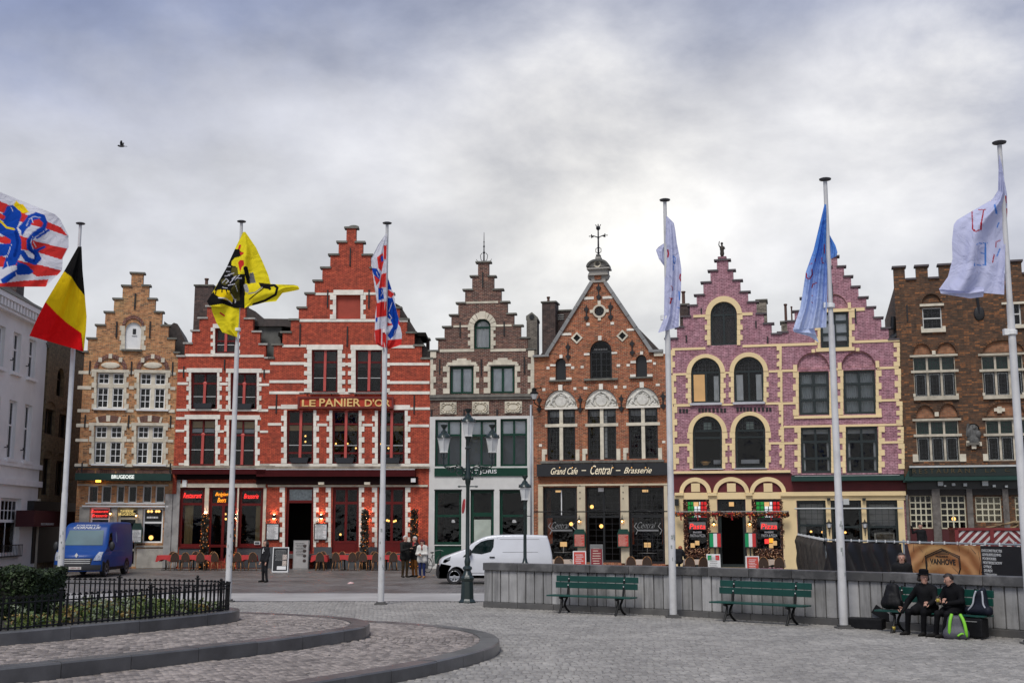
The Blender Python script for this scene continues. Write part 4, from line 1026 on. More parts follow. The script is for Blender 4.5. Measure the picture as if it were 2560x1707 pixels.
for t,a,b,ya in (('LE',410,532,140),('PANIER',565,932,128),("D'OR",970,1196,134)): R3.sign_text(t,gilt,z8,(a,ya,b,200),-.2,fr,w=.2,ext=.04,bold=.015)
# blind attic window
u0,u1,v0,v1 = R3.R(z7,716,708,930,918);R3.holes.append([(u0,v0),(u1,v0),(u1,v1),(u0,v1)]);ubox('blind_panel',mat('red_plaster',(.36,.06,.035),.8,.1),R3.root,u0,u1,.14,.2,v0,v1)
R3.quoins(M_LIMEW,z7,714,704,920,5,28,54,-1);R3.quoins(M_LIMEW,z7,932,704,920,5,24,46,1);R3.slab('lintel',M_LIMEW,z7,(690,658,956,702),.06)
for x,a,b in ((838,285,445),(637,660,815),(1005,660,822),(812,985,1160),(390,960,1155)): R3.anchor(z7,x,a,b)
for x,a,b in ((180,95,260),(1408,100,265)): R3.anchor(z8,x,a,b)
R3.slab('cornice',MATS['weathered_cornice'],z8,(0,732,1545,752),.2,w=0)
R3.slab('awning_box',M_REDAWN,z8,(2,764,1418,822),.45,back=0);R3.slab('awning_valance',MATS['dark_valance'],z8,(2,824,1440,890),.25,back=0);R3.slab('awning_bracket',M_WHITE,z8,(2,756,1415,762),.3,w=.2)
R3.slab('lintel',M_CREAM,z8,(105,896,1530,914),.07)
d1 = R3.window(z8,(265,916,510,1508),1,(.22,),M_REDFR,fr=.12,mull=.14,name='doorway',glass=GLASS)
for o in list(d1.children)[:1]: bpy.data.objects.remove(o)                 # the door stands open
R3.blind(d1,.08,.92,.8,.97,mat('etched_glass',(.42,.46,.46),.3,.3,8))
d2 = R3.window(z8,(680,918,916,1500),2,(.24,.84),M_REDFR,fr=.13,mull=.13,name='door');d3 = R3.window(z8,(1088,918,1326,1500),2,(.24,.84),M_REDFR,fr=.13,mull=.13,name='door')
for d in (d2,d3):
    u0,u1,v0,v1 = d['_uv'];ubox('door_panel',M_REDFR,d,u0 + .14,u1 - .14,.13,.17,v0 + .05,v0 + (v1 - v0) * .155)
for x,sd in ((258,-1),(513,1),(668,-1),(918,1),(1080,-1),(1330,1)): R3.quoins(M_LIMEW,z8,x,918,1450,12,22,46,sd)
for x in (160,580,993,1408): R3.wall_lamp(z8,x,1178)
for a,b in ((98,198),(525,628)):
    mc,q = R3.menu(z8,(a,1248,b,1380),MATS['menu_paper'],M_BLACK,out=.1,head=0);textlines(mc,M_GREYPL,*q,-.11,12,a)
    u,v = R3.uv(z8,(a + b) / 2,1225,.25);MB().path([(u - .25,-.1,v - .1),(u - .2,-.22,v + .02),(u,-.25,v + .08),(u + .2,-.22,v + .02),(u + .25,-.1,v - .1)],.02,5).build('menu_lamp',M_ANCH,R3.root)
for r in ((90,1450,262,1650),(514,1450,672,1650),(920,1450,1080,1650),(1330,1450,1545,1650),(672,1506,920,1650),(1080,1506,1330,1650)): R3.slab('plinth',M_GREYPL,z8,r,.05)
R3.slab('doorstep',M_BASE,z8,(255,1512,690,1548),.9,back=0,w=.4)
for x,y in ((1168,1212),(1182,1216),(1228,1222),(1244,1216),(752,1338)): R3.bulb(z8,x,y,.06,dy=.6)
u,v = R3.uv(z8,1402,856,.3);ubox('floodlight',M_WHITE,R3.root,u - .12,u + .12,-.4,-.25,v - .1,v + .1)
for x in (580,990): R3.slab('bracket',M_CREAM,z8,(x - 26,872,x + 26,894),.3)
R3.wall(out,B_REDW,eave=R3.L_[-1][1] - .4);R3.copings(M_CAP,h=.1,over=.13)
R3.roof(R3.W / 2 + .1,R3.L_[3][1],depth=12)
u,v = R3.uv(z7,850,92);MB().box(u - .35,u + .35,.1,.3,v - .1,v - .02).ball((u + .1,.2,v),(.3,.12,.12),8,6).build('gable_ornament',M_CAP,R3.root)
# sooty masonry block and little roof between the two red gables
u0,u1,v0,v1 = R3.R(z4,935,1142,1168,1322,-.7);st = MB().box(u0,u1,.7,3.5,v0 - 2.5,v1).build('chimney_stack',mat('sooty_render',(.11,.11,.1),.9,.3,2,dirt=(.03,.03,.03),bump=.5),R3.root)
MB().prism([(u0 - .4,v1),(u1 + .1,v1),(u1 + 1.0,v1 - .1),(u1 + .5,v1 + .4),(u0 - .3,v1 + .42)],.5,3.6).build('stack_roof',M_ROOF,st)
roof_bit(R3,z7,((1225,765),(1290,805),(1510,1160),(1556,1200),(1556,1300),(1225,1300)),.9,9)
R3.chimney(z7,(1515,1100,1542,1200),2.0,B_CHIM,.5,[(z7,1515,1085,1545,1130)])
# ------------------------------------------------------------------ 4 house with the green shop front
B_BRN = brick('brown_brick',(.15,.045,.03),(.06,.022,.017),(.30,.24,.185),rh=.075,ms=.009,c3=(.28,.12,.07),c3amt=.22,stain=(.05,.035,.03),stamt=.5)
M_GRN = mat('bottle_green_paint',(.004,.042,.024),.42,.12,spec=.3)
M_OFFW = mat('off_white_painted_wood',(.66,.65,.61),.5,.06,dirt=(.45,.43,.38),dirtamt=.3)
G = House('brick_house','dark brown brick house with a stepped gable, green windows and a white shop front',1072,1334)
G.floors = (4.7,8.0)
out = G.gable([(y1,706,508),(y1,630,690),(y1,537,868),(y1,448,1040),(y1,358,1198),(y1,268,1352),(y1,184,1508),(y2,92,202)],
              [(y1,846,508),(y1,912,690),(y1,1008,862),(y1,1090,1025),(y1,1175,1180),(y1,1264,1332),(y1,1352,1494),(y2,1436,180)])
for r in ((540,1010,968,1036),): G.slab('stone_band',M_CREAM,y1,r,.03)
for r in ((385,1322,606,1348),(935,1312,1145,1338)): G.slab('stone_band',M_CREAM,y1,r,.03)
G.slab('stone_band',M_CREAM,y2,(205,170,655,206),.03);G.slab('stone_band',M_CREAM,y2,(868,166,1330,200),.03)
a0 = y1(655,1240);a1 = y2(870,168)
w = G.window(PXY,(a0[0],a0[1],a1[0],a1[1]),1,(.0,),M_GRN,fr=.1,mull=.1,arch=True);G.curtain(w,.05,.95,0,.98,M_CURT,y=.26,waves=4)
u0,u1,v0,v1 = w['_uv'];cx = 763
G.archring(M_CREAM,y1,763,1345,185,110,1150,1238,voussoirs=9,y0=-.05);G.quoins(M_CREAM,y1,653,1345,1568,5,46,78,-1,first=True);G.quoins(M_CREAM,y1,872,1345,1568,5,36,64,1,first=True)
G.slab('keystone',M_CREAM,y1,(722,1140,800,1240),.09);G.quoins(M_CREAM,y2,653,40,170,3,46,76,-1,first=False);G.quoins(M_CREAM,y2,872,40,170,3,36,64,1,first=False)
for r in ((340,395,645,754),(872,390,1182,748)):
    w = G.window(y2,r,2,(),M_GRN,fr=.12,mull=.12);G.blind(w,.06,.94,.03,.96,mat('white_roller_blind',(.84,.86,.86),.7))
    G.quoins(M_CREAM,y2,r[0] - 4,r[1],r[3],5,34,86,-1,first=True);G.quoins(M_CREAM,y2,r[2] + 6,r[1],r[3],5,30,70,1,first=True)
    for k,(e,h) in enumerate(((52,0),(36,26),(-30,52),(-90,76))): G.slab('lintel_stone',M_CREAM,y2,(r[0] - e,r[1] - 28 - h,r[2] + e,r[1] - 2 - h),.055 - .004 * k)
    G.slab('lintel_edge',M_BASE,y2,(r[0] - 24,r[1] - 12,r[2] + 10,r[1] - 4),.08,w=0)
G.quoins(M_CREAM,y2,84,370,770,5,40,72,1,first=True);G.quoins(M_CREAM,y2,1440,360,770,5,46,84,-1,first=True);G.quoins(M_CREAM,y2,84,205,370,2,36,76,1,first=True);G.quoins(M_CREAM,y2,1440,190,360,2,40,80,-1,first=True)
for x,a,b in ((205,300,495),(750,305,510),(1312,270,480)): G.anchor(y2,x,a,b)
for x,a,b in ((768,630,830),(472,1285,1470),(1048,1275,1460)): G.anchor(y1,x,a,b)
for x,a,b in ((525,955,1050),(956,955,1040),(1395,950,1035),(100,960,1055)): G.anchor(y2,x,a,b)
M_DKST = mat('dark_weathered_stone',(.14,.13,.11),.8,.3,4,dirt=(.32,.3,.26),dirtamt=.5,bump=.3)
G.slab('cornice',M_DKST,y2,(78,764,1420,800),.16,w=0);G.slab('cornice',M_DKST,y2,(78,800,1400,832),.1,w=0)
def cartouche(H,zm,r,seed):
    u0,u1,v0,v1 = H.R(zm,*r);o = ubox('carved_panel',M_CREAM,H.root,u0,u1,-.06,.02,v0,v1);rn = random.Random(seed)
    c = ((u0 + u1) / 2,(v0 + v1) / 2);w,h = (u1 - u0),(v1 - v0);mb = MB();mb.lathe([(.01,.05),(.26 * w,.045),(.27 * w,0)],(0,0,0),16,1,.72 * h / w * 1.25)
    for k in range(14):
        t = 2 * math.pi * k / 14 + .2;mb.ball((.38 * w * math.cos(t),.36 * h * math.sin(t),.02),(.09 * w * rn.uniform(.6,1.2),.08 * h * rn.uniform(.6,1.3),.06),8,6)
    for sx in (-1,1):
        mb.path([(sx * .1 * w,.4 * h,.03),(sx * .3 * w,.44 * h,.05),(sx * .42 * w,.25 * h,.04),(sx * .34 * w,.05 * h,.04),(sx * .44 * w,-.2 * h,.04),(sx * .3 * w,-.42 * h,.05),(sx * .1 * w,-.38 * h,.03)],.035,6)
    q = mb.build('carving',M_CREAM,H.root,smooth=.6);q.location = (c[0],-.06,c[1]);q.rotation_euler = (math.pi / 2,0,0)
for k,r in enumerate(((210,865,426,1022),(630,856,850,1018),(1056,854,1280,1006))): cartouche(G,y2,r,k)
# white timber front
u0,u1,v0,v1 = G.R(y2,74,1048,1436,1150,.08);vb = 0
front = MB();F_H = []
def pxr(zm_a,xa,ya,zm_b,xb,yb): a = zm_a(xa,ya);b = zm_b(xb,yb);return (a[0],a[1],b[0],b[1])
up = [pxr(y2,146,1092,y3,434,210),pxr(y2,548,1092,y3,838,212),pxr(y2,1000,1080,y3,1190,208)]
for r in up:
    w = G.window(PXY,r,2,(.33,),M_GRN,fr=.11,mull=.1,y=.1);G.blind(w,.05,.95,.69,.97,MATS['white_roller_blind']);G.blind(w,.05,.95,.03,.66,mat('net_curtain',(.2,.22,.23),.8,.2,1.2),y=.5)
G.slab('sign_board',M_GRN,y3,(120,228,1192,322),.12)
sgb = [o for o in G.root.children if o.name.startswith('sign_board')][-1]
u0,u1,v0,v1 = G.R(y3,458,246,838,304,.13);tx = lettering('lettering','SINT JORIS',M_WHITE,G.root,u0,u1,v0,v1,-.13,.012,bold=.01)
lo = [(122,486,432,1112),(872,486,1190,1112)]
for r in lo:
    w = G.window(y3,r,1,(.47,),M_GRN,fr=.14,mull=.12,y=.1,glass=GLASS)
    G.slab('shop_panel',M_GRN,y3,(r[0],1122,r[2],1330),.0,back=.1)
    u0,u1,v0,v1 = G.R(y3,r[0] + (190 if r[0] < 500 else 140),822,r[0] + (240 if r[0] < 500 else 200),858);textlines(w,M_WHITE,u0,u1,v0,v1,.12,3,2,'window_print',.7)
dd = G.window(y3,(536,486,806,1330),1,(.33,),M_GRN,fr=.14,mull=.2,y=.1,name='door');G.blind(dd,.14,.86,.2,.6,mat('pale_green_door_glass',(.42,.47,.4),.25,.15,2),y=.11)
G.holes.append([(q[0],q[1]) for q in [(G.R(y3,122,1122,432,1330)[0],.02),(G.R(y3,122,1122,432,1330)[1],.02),(G.R(y3,122,1122,432,1330)[1],G.R(y3,122,1122,432,1330)[3]),(G.R(y3,122,1122,432,1330)[0],G.R(y3,122,1122,432,1330)[3])]])
# plastered front as one timber facing with the openings left free
fo = [G.R(PXY,*r) for r in up] + [G.R(y3,*r) for r in lo] + [dd['_uv']]
fo = [(a,b,c,d) for a,b,c,d in fo]
ua,ub = 0.0,G.W;vt = G.uv(y2,700,1048)[1]
def facing(H,rects,ua,ub,va,vb,m,y0,y1,name):
    "timber facing: posts and boards around openings"
    us = sorted({ua,ub,*[r[0] for r in rects],*[r[1] for r in rects]});vs = sorted({va,vb,*[max(va,r[2]) for r in rects],*[r[3] for r in rects]});mb = MB()
    for j in range(len(vs) - 1):
        run = None
        for i in range(len(us) - 1):
            cu,cv = (us[i] + us[i + 1]) / 2,(vs[j] + vs[j + 1]) / 2;free = any(r[0] < cu < r[1] and r[2] < cv < r[3] for r in rects)
            if not free: run = [us[i] if run is None else run[0],us[i + 1]]
            if (free or i == len(us) - 2) and run: mb.box(run[0],run[1],y0,y1,vs[j],vs[j + 1]);run = None
    return mb.build(name,m,H.root)
pr = G.R(y3,122,1122,432,1330);pr2 = G.R(y3,872,1122,1190,1330)
facing(G,fo + [pr,pr2],ua,ub,.0,vt,M_OFFW,-.06,-.005,'shop_front')
for r in ((118,474,436,486),(532,474,810,486),(868,474,1194,486)): G.slab('awning_slot',M_BLACK,y3,r,.1)
G.wall(out,B_BRN,eave=G.L_[-1][1] - .3,reveal=.12);G.copings(M_CAP,h=.08,over=.14)
G.roof(G.W / 2,G.L_[2][1] - .2)
# finial
u,v = G.uv(y1,778,470);_,vt = G.uv(y1,780,100);mb = MB().path([(u,.17,v - .15),(u,.17,vt)],[.05,.012],6)
for k,f in enumerate((.28,.5,.66)): mb.ball((u,.17,v + (vt - v) * f),.07 - .015 * k,8,6)
for sx in (-1,1): mb.path([(u,.17,v - .1),(u + sx * .16,.17,v + .05),(u + sx * .2,.17,v + .3),(u + sx * .1,.17,v + .42)],.018,5).path([(u,.17,v - .08),(u + sx * .35,.17,v - .02),(u + sx * .42,.17,v + .08)],.015,5)
mb.build('finial',M_ANCH,G.root)
ch = G.chimney(y1,(1340,1250,1476,1568),1.2,brick('grey_chimney_brick',(.14,.12,.1),(.1,.085,.07),(.3,.27,.22)),1.4,cap=False)
u0,u1,v0,v1 = G.R(y1,1340,1150,1478,1250,-1.2);MB().prism([(u0 - .03,v0),(u1 + .03,v0),(u1 + .03,v0 + .32 * (v1 - v0)),((u0 + u1) / 2,v1),(u0 - .03,v0 + .5 * (v1 - v0))],1.2,2.6).build('chimney_hood',M_CAP,ch)
MB().lathe([(.14,0),(.14,.02)],(0,0,0),12).build('flue',M_BLACK,ch,loc=((u0 + u1) / 2,1.185,v0 + .35 * (v1 - v0))).rotation_euler = (math.pi / 2,0,0)
# downpipe and wall lantern at the right corner
u = G.W - .12;MB().path([(u,-.1,G.uv(y2,1450,900)[1]),(u,-.1,.2)],.055,8).build('downpipe',mat('zinc_pipe',(.4,.42,.45),.5,.1,metal=.3),G.root,smooth=True)
u,v = G.uv(y2,1440,760,.9)
lm = MB().path([(u + .28,0,v - .55),(u + .22,-.35,v - .6),(u,-.9,v - .45),(u,-.9,v - .3)],.03,6).path([(u + .28,0,v + .5),(u + .28,-.5,v + .35),(u + .1,-.9,v + .3)],.025,6).lathe([(.08,v - .3),(.1,v - .28),(.2,v + .02),(.23,v + .02),(.23,v + .06),(.12,v + .16),(.12,v + .3),(.05,v + .34)],(u,-.9,0),8)
lm.build('wall_lantern',M_IRON,G.root,smooth=.5);MB().lathe([(.1,v - .26),(.185,v - .0)],(u,-.91,0),8,1.06,1.06).build('lantern_glass',mat('frosted_lantern_glass',(.62,.63,.62),.2,.1),G.root)
# ------------------------------------------------------------------ 5 orange brick house with the pointed gable
B_ORG = brick('orange_brick',(.42,.098,.03),(.24,.045,.018),(.40,.28,.17),rh=.07,ms=.010,c3=(.06,.018,.01),c3amt=.32,stain=(.50,.2,.065),stamt=.45,sts=.8)
C = House('brick_house','orange brick house with a pointed gable, white carved arches and a black cafe sign',1334,1677)
C.floors = (4.9,9.0)
Lf = C.uv(y4,158,1556);Rf = C.uv(y4,1345,1508);Ln = C.uv(y4,664,738);Rn = C.uv(y4,824,738);shl = C.uv(y5,25,132)[1];shr = C.uv(y4,1400,1545)[1]
C.L_ = [(0,shl)];C.R_ = [(C.W,shr)]
out = [(0,0),(C.W,0),(C.W,shr),(Rf[0],shr),Rf,Rn,Ln,(Lf[0],Lf[1]),(Lf[0],shl),(0,shl)]
C.holes = []
def raking(H,a,b,t,m):
    d = Vector((b[0] - a[0],b[1] - a[1]));L_ = d.length;d /= L_;n = Vector((-d.y,d.x));n = n if n.y > 0 else -n
    for k in range(6):
        p,q = Vector(a) + d * (L_ * k / 6 + .01),Vector(a) + d * (L_ * (k + 1) / 6 - .01);MB().prism([tuple(p - n * .12),tuple(q - n * .12),tuple(q + n * t),tuple(p + n * t)],-.12,.45).build('coping',m,H.root)
M_ZINC = mat('grey_raking_coping',(.25,.25,.24),.6,.15,3,rand=.1)
raking(C,Lf,Ln,.06,M_ZINC);raking(C,Rn,Rf,.06,M_ZINC)
C.slab('corbel',M_CREAM,y4,(1365,1528,1468,1566),.12);C.slab('corbel',M_ZINC,y4,(1310,1500,1470,1528),.2,w=0);C.slab('corbel',M_ZINC,y5,(15,122,190,142),.2,w=0)
# crown
M_GRST = mat('grey_crown_stone',(.36,.34,.3),.75,.15,4,dirt=(.1,.095,.08),dirts=2)
C.slab('neck',M_GRST,y4,(664,660,822,742),.06,back=.4);C.slab('neck_panel',B_ORG,y4,(700,664,774,710),.1)
for sx in (-1,1):
    u,v = C.uv(y4,743 + sx * 82,672);MB().ball((u,.1,v),(.2,.16,.26),10,8).build('scroll',M_GRST,C.root,smooth=True)
C.slab('entablature',M_GRST,y4,(640,594,846,654),.12,back=.45);C.slab('ledge',M_GRST,y4,(630,648,852,660),.2,back=.5);C.slab('ledge',M_GRST,y4,(612,574,868,592),.24,back=.5)
u0,u1,v0,v1 = C.R(y4,614,490,868,574);p = [((u0 + u1) / 2 + (u1 - u0) / 2 * math.cos(math.pi * k / 16),v0 + (v1 - v0) * math.sin(math.pi * k / 16)) for k in range(17)]
pi_ = [((u0 + u1) / 2 + ((u1 - u0) / 2 - .12) * math.cos(math.pi * k / 16),v0 + .02 + (v1 - v0 - .14) * math.sin(math.pi * k / 16)) for k in range(17)]
MB().ring(p,pi_,-.26,.48,closed=False).build('pediment',mat('mossy_lead',(.09,.09,.08),.7),C.root);MB().prism(pi_,-.1,.4).build('pediment',M_GRST,C.root)
u,v = C.uv(y4,735,541);MB().lathe([(.12,0),(.16,.03),(.2,.03),(.2,0)],(0,0,0),14).build('roundel',M_CREAM,C.root,loc=(u,-.1,v)).rotation_euler = (math.pi / 2,0,0)
C.slab('pedestal',M_GRST,y4,(708,455,768,490),.1,back=.4);C.slab('pedestal',mat('mossy_lead',(.1,.1,.09)),y4,(716,430,760,455),.05,back=.35)
u,v = C.uv(y4,739,430);vt = C.uv(y4,739,84)[1];h = vt - v;mb = MB().path([(u,.15,v - .1),(u,.15,vt)],[.06,.03],6)
for sx in (-1,1):
    mb.path([(u,.15,v + .5 * h),(u + sx * .05,.15,v + .58 * h),(u + sx * .28,.15,v + .63 * h),(u + sx * .5,.15,v + .62 * h)],.03,5).path([(u + sx * .36,.15,v + .68 * h),(u + sx * .36,.15,v + .56 * h)],.03,5).path([(u,.15,v + .04 * h),(u + sx * .14,.15,v + .1 * h),(u + sx * .14,.15,v + .2 * h),(u,.15,v + .26 * h)],.022,5)
    mb.path([(u,.15,vt - .3),(u + sx * .14,.15,vt - .02)],.022,5);mb.ball((u + sx * .3,.15,v + .61 * h),.06,6,5)
mb.ball((u,.15,v + .87 * h),.12,8,6);mb.build('cross_finial',M_ANCH,C.root)
# openings in the gable
def disc(u,v,r,n=18): return [(u + r * math.cos(2 * math.pi * k / n),v + r * math.sin(2 * math.pi * k / n)) for k in range(n)]
u,v = C.uv(y4,755,1066);r_ = .26;C.holes.append(disc(u,v,r_));ow = MB().ring(disc(u,v,.36),disc(u,v,r_),-.06,.1).build('round_window',M_CREAM,C.root);MB().prism(disc(u,v,.27),.08,.09).build('pane',GLASS,ow)
for dx,dy in ((1,0),(-1,0),(0,1),(0,-1)): ubox('ring_stone',M_CREAM,C.root,u + dx * .42 - .08,u + dx * .42 + .08,-.05,.02,v + dy * .42 - .08,v + dy * .42 + .08)
for x,y,in ((503,1366),(1013,1342)):
    u,v = C.uv(y4,x,y);q = lambda r: [(u,v - r),(u + r,v),(u,v + r),(u - r,v)];C.holes.append(q(.2));MB().ring(q(.32),q(.2),-.05,.1).build('diamond_window',M_CREAM,C.root);MB().prism(q(.22),.1,.11).build('pane',GLASS_DARK,C.root)
for x,a,b in ((748,760,940),(612,1000,1172),(882,965,1166)): C.anchor(y4,x,a,b,True)
p0,p1 = y4(405,1418),y5(392,170);C.anchor(PXY,p0[0],p0[1],p1[1],True);p0,p1 = y4(1124,1384),y5(1096,125);C.anchor(PXY,p0[0],p0[1],p1[1],True)
for x,a,b in ((527,560,742),(975,548,735),(1430,520,705),(80,560,742)): C.anchor(y5,x,a,b,True)
for r in ((580,905,692,935),(790,898,902,926),(330,1310,440,1336),(1060,1260,1146,1284),(610,1195,645,1228),(880,1186,918,1216),(735,945,768,1000)): C.slab('stone_block',M_LIMEW,y4,r,.03)
for r in ((112,480,145,510),(450,470,482,498),(562,465,602,492),(895,450,928,482),(992,452,1028,480),(1348,430,1390,455),(158,245,190,275),(425,242,460,270),(530,235,562,262),(922,218,960,246),(1030,215,1064,242),(1318,198,1350,224),(75,1088,108,1116),(1418,1052,1452,1076)): C.slab('stone_block',M_LIMEW,y5,r,.02)
# attic windows
a0 = y4(648,1396);a1 = y5(870,374);w = C.window(PXY,(*a0,*a1),2,(.0,),M_BLACK,fr=.09,mull=.09,arch=True,glass=GLASS_DARK,bars=(2,4),barw=.03)
C.archring(B_ORG,y4,772,1520,156,122,1352,1392,voussoirs=23)
C.slab('keystone',M_LIMEW,y4,(740,1340,778,1390),.08)
lun = C.R(y5,660,40,840,70);textlines(w,mat('faded_paint',(.1,.1,.1)),lun[0],lun[1],lun[2],lun[3],.12,1,9,'faded_lettering',.7)
for r in ((565,98,626,122),(866,85,926,106),(198,218,256,240),(366,214,424,238),(1072,182,1130,208),(1248,170,1306,194)): C.slab('stone_block',M_LIMEW,y5,r,.04)
C.sill(M_CAP,y5,(568,376,936,396),.14)
for x0,x1_,t,b in ((256,370,156,390),(1130,1252,118,356)):
    u0,u1,v0,v1 = C.R(y5,x0,t,x1_,b);pl = C.arch_poly(u0,u1,v0,v1);C.holes.append(pl);MB().prism(pl,.15,.2).build('niche_shutter',M_BLACK,C.root);C.archring(B_ORG,y5,(x0 + x1_) / 2,t + 62,82,58,t - 34,t,voussoirs=11);C.slab('keystone',M_LIMEW,y5,((x0 + x1_) / 2 - 14,t - 40,(x0 + x1_) / 2 + 18,t - 4),.08);C.sill(M_CAP,y5,(x0 - 70,b + 2,x1_ + 60,b + 18),.14);C.slab('stone_block',M_LIMEW,y5,(x0 - 62,b - 28,x0 - 2,b),.05);C.slab('stone_block',M_LIMEW,y5,(x1_ + 2,b - 28,x1_ + 60,b),.05)
# carved tympana
M_TYMP = mat('white_tympanum',(.66,.64,.57),.8,.12,4,dirt=(.2,.19,.17),dirts=6,dirtamt=.5)
for k,(xa,xb,t,b,kx) in enumerate(((134,490,498,700,308),(574,936,488,692,750),(1018,1392,468,686,1194))):
    cx = (xa + xb) / 2;C.archring(B_ORG,y5,cx,b,(xb - xa) / 2 + 36,(xb - xa) / 2 + 2,t - 44,t - 4,voussoirs=29)
    u,vb = C.uv(y5,cx,b);ru = C.uv(y5,xb,b)[0] - u;h = C.uv(y5,cx,t)[1] - vb;pl = [(u + ru * math.cos(math.pi * q / 18),vb + h * math.sin(math.pi * q / 18)) for q in range(19)];C.holes.append(pl)
    ty = MB().prism(pl,.06,.12).build('carved_tympanum',M_TYMP,C.root);rn = random.Random(k);mb = MB()
    mb.lathe([(.01,.07),(.26,.06),(.3,0)],(0,.38 * h,0),16,1.1,1)
    for q in range(22):
        t_ = math.pi * (q + .5) / 22;rr = rn.uniform(.62,.8);mb.ball((ru * rr * math.cos(t_),h * rr * math.sin(t_),.01),(.1 * rn.uniform(.5,1.3),.09 * rn.uniform(.5,1.4),.07),7,5)
    for sx in (-1,1):
        mb.path([(sx * .32,.12 * h,.03),(sx * .5,.3 * h,.06),(sx * .42,.55 * h,.06),(sx * .2,.75 * h,.05),(0,.86 * h,.05)],.055,6).path([(sx * .4,.1 * h,.03),(sx * .8,.12 * h,.05),(sx * .75,.35 * h,.05),(sx * .58,.5 * h,.05)],.05,6)
    q = mb.build('carving',M_TYMP,ty,smooth=.6);q.location = (u,.06,vb);q.rotation_euler = (math.pi / 2,0,0)
    C.slab('keystone',M_LIMEW,y5,(kx - 22,t - 56,kx + 22,t + 6),.09)
for (xa,xb,t,b),kx in (((166,470,708,1262),316),((606,916,702,1256),758),((1052,1370,692,1246),1208)):
    w = C.window(y5,(xa,t,xb,b),2,(.32,),M_BLACK,fr=.1,mull=.2,y=.16,lead=(.2,.22),glass=GLASS)
    u0,u1,v0,v1 = w['_uv'];um = (u0 + u1) / 2;ubox('stone_mullion',M_CREAM,C.root,um - .09,um + .09,.0,.15,v0,v1);vt_ = v1 - (v1 - v0) * .32;ubox('stone_transom',M_CREAM,C.root,u0 - .12,u1 + .12,-.03,.14,vt_ - .08,vt_ + .08)
    C.slab('lintel',M_LIMEW,y5,(xa - 28,t - 22,xb + 24,t),.08);C.blind(w,.05,.95,.86,.97,mat('grey_blind',(.5,.5,.5)),y=.4)
    C.slab('stone_block',M_CREAM,y5,(xa - 58,b - 118,xa - 4,b - 62),.07);C.slab('stone_block',M_CREAM,y5,(xa - 58,b - 60,xa - 24,b + 18),.09);C.slab('stone_block',M_CREAM,y5,(xb + 4,b - 118,xb + 46,b + 18),.07)
    if kx == 758: C.curtain(w,.55,.66,.02,.98,M_CURT)
C.slab('sill',M_DKST,y5,(100,1266,1440,1292),.22,w=0)
sb = C.slab('sign_board',mat('black_sign_board',(.018,.019,.021),.4),y5,(52,1298,1478,1432),.3)
lit = emit('cream_sign_letters',(.92,.8,.6),.6)
for t,a,ya,b,yb in (('Grand Cafe',205,1346,498,1416),('Central',636,1318,880,1416),('Brasserie',1000,1340,1304,1404)): C.sign_text(t,lit,y5,(a,ya,b,yb),-.31,C.root,shear=.45,w=.31,name='lettering',bold=-.002)
for a,b in ((540,588),(914,962)): C.slab('dash',lit,y5,(a,1370,b,1378),.315,back=-.3)
for x in (302,440,655,880,1085,1236):
    u,v = C.uv(y5,x,1345,.5);o = MB().path([(u,-.3,v + .3),(u,-.5,v + .25),(u,-.52,v + .08)],.02,5).lathe([(.03,v + .1),(.07,v + .02)],(u,-.52,0),8).build('sign_lamp',M_BLACK,C.root);MB().ball((u,-.52,v + .03),.035,8,6).build('bulb',M_BULB,o)
# flat brick arches
for cx in (300,755,1210):
    for k in range(21):
        t = (k - 10) / 10;u,v = C.uv(y5,cx + 205 * t,1462 + 34 * t * t);o = ubox('arch_brick',B_ORG,C.root,u - .045,u + .045,-.03,.02,v - .17,v + .17);o.rotation_euler = (0,t * .62,0)
# shop front
M_CRW = mat('cream_shop_wood',(.62,.53,.37),.5,.12,2,dirt=(.4,.33,.22),dirtamt=.4)
C.slab('lintel',M_CRW,y6,(92,296,2048,322),.14)
ws = [C.window(y6,(165,350,680,1480),1,(.39,),M_BLACK,fr=.14,mull=.14,y=.2),C.window(y6,(806,345,1335,1480),2,(.395,),M_BLACK,fr=.12,mull=.1,y=.35,name='doorway',lead=(.3,.3)),C.window(y6,(1462,345,1996,1500),1,(.38,),M_BLACK,fr=.12,mull=.14,y=.2,lead=(.28,.28))]
for o in [o for o in ws[1].children if o.name.startswith('pane')][:2]: bpy.data.objects.remove(o)
for r in ((94,322,164,1500),(684,322,804,1490),(1338,322,1460,1490),(1998,322,2050,1510)): C.slab('post',M_CRW,y6,r,.12)
for x in (724,1374):
    for y in (324,424,516): u,v = C.uv(y6,x,y,.12);ubox('stud',M_BLACK,C.root,u - .025,u + .025,-.14,-.1,v - .03,v + .03)
u,v = C.uv(y6,440,380)
C.slab('window_bar',M_WHITE,y6,(438,395,452,765),-.16,back=.2,w=-.18)
org = mat('orange_curtain',(.5,.11,.03),.8)
for w,f in ((ws[0],(.08,.22)),(ws[2],(.02,.1)),(ws[2],(.9,.98))): C.curtain(w,f[0],f[1],.25,.6,org,y=.5,waves=3)
for x,y in ((400,390),(1706,386)): u,v = C.uv(y6,x,y,-.4);ubox('hanging_lamp',M_LAMPS,C.root,u - .14,u + .14,.3,.5,v - .11,v + .11)
u,v = C.uv(y6,1043,384,-.3);ubox('hanging_lamp',M_WHITE,C.root,u - .14,u + .14,.2,.4,v - .1,v + .1)
for x,y in ((590,900),(902,640),(1045,932)): C.bulb(y6,x,y,.1,dy=1.0)
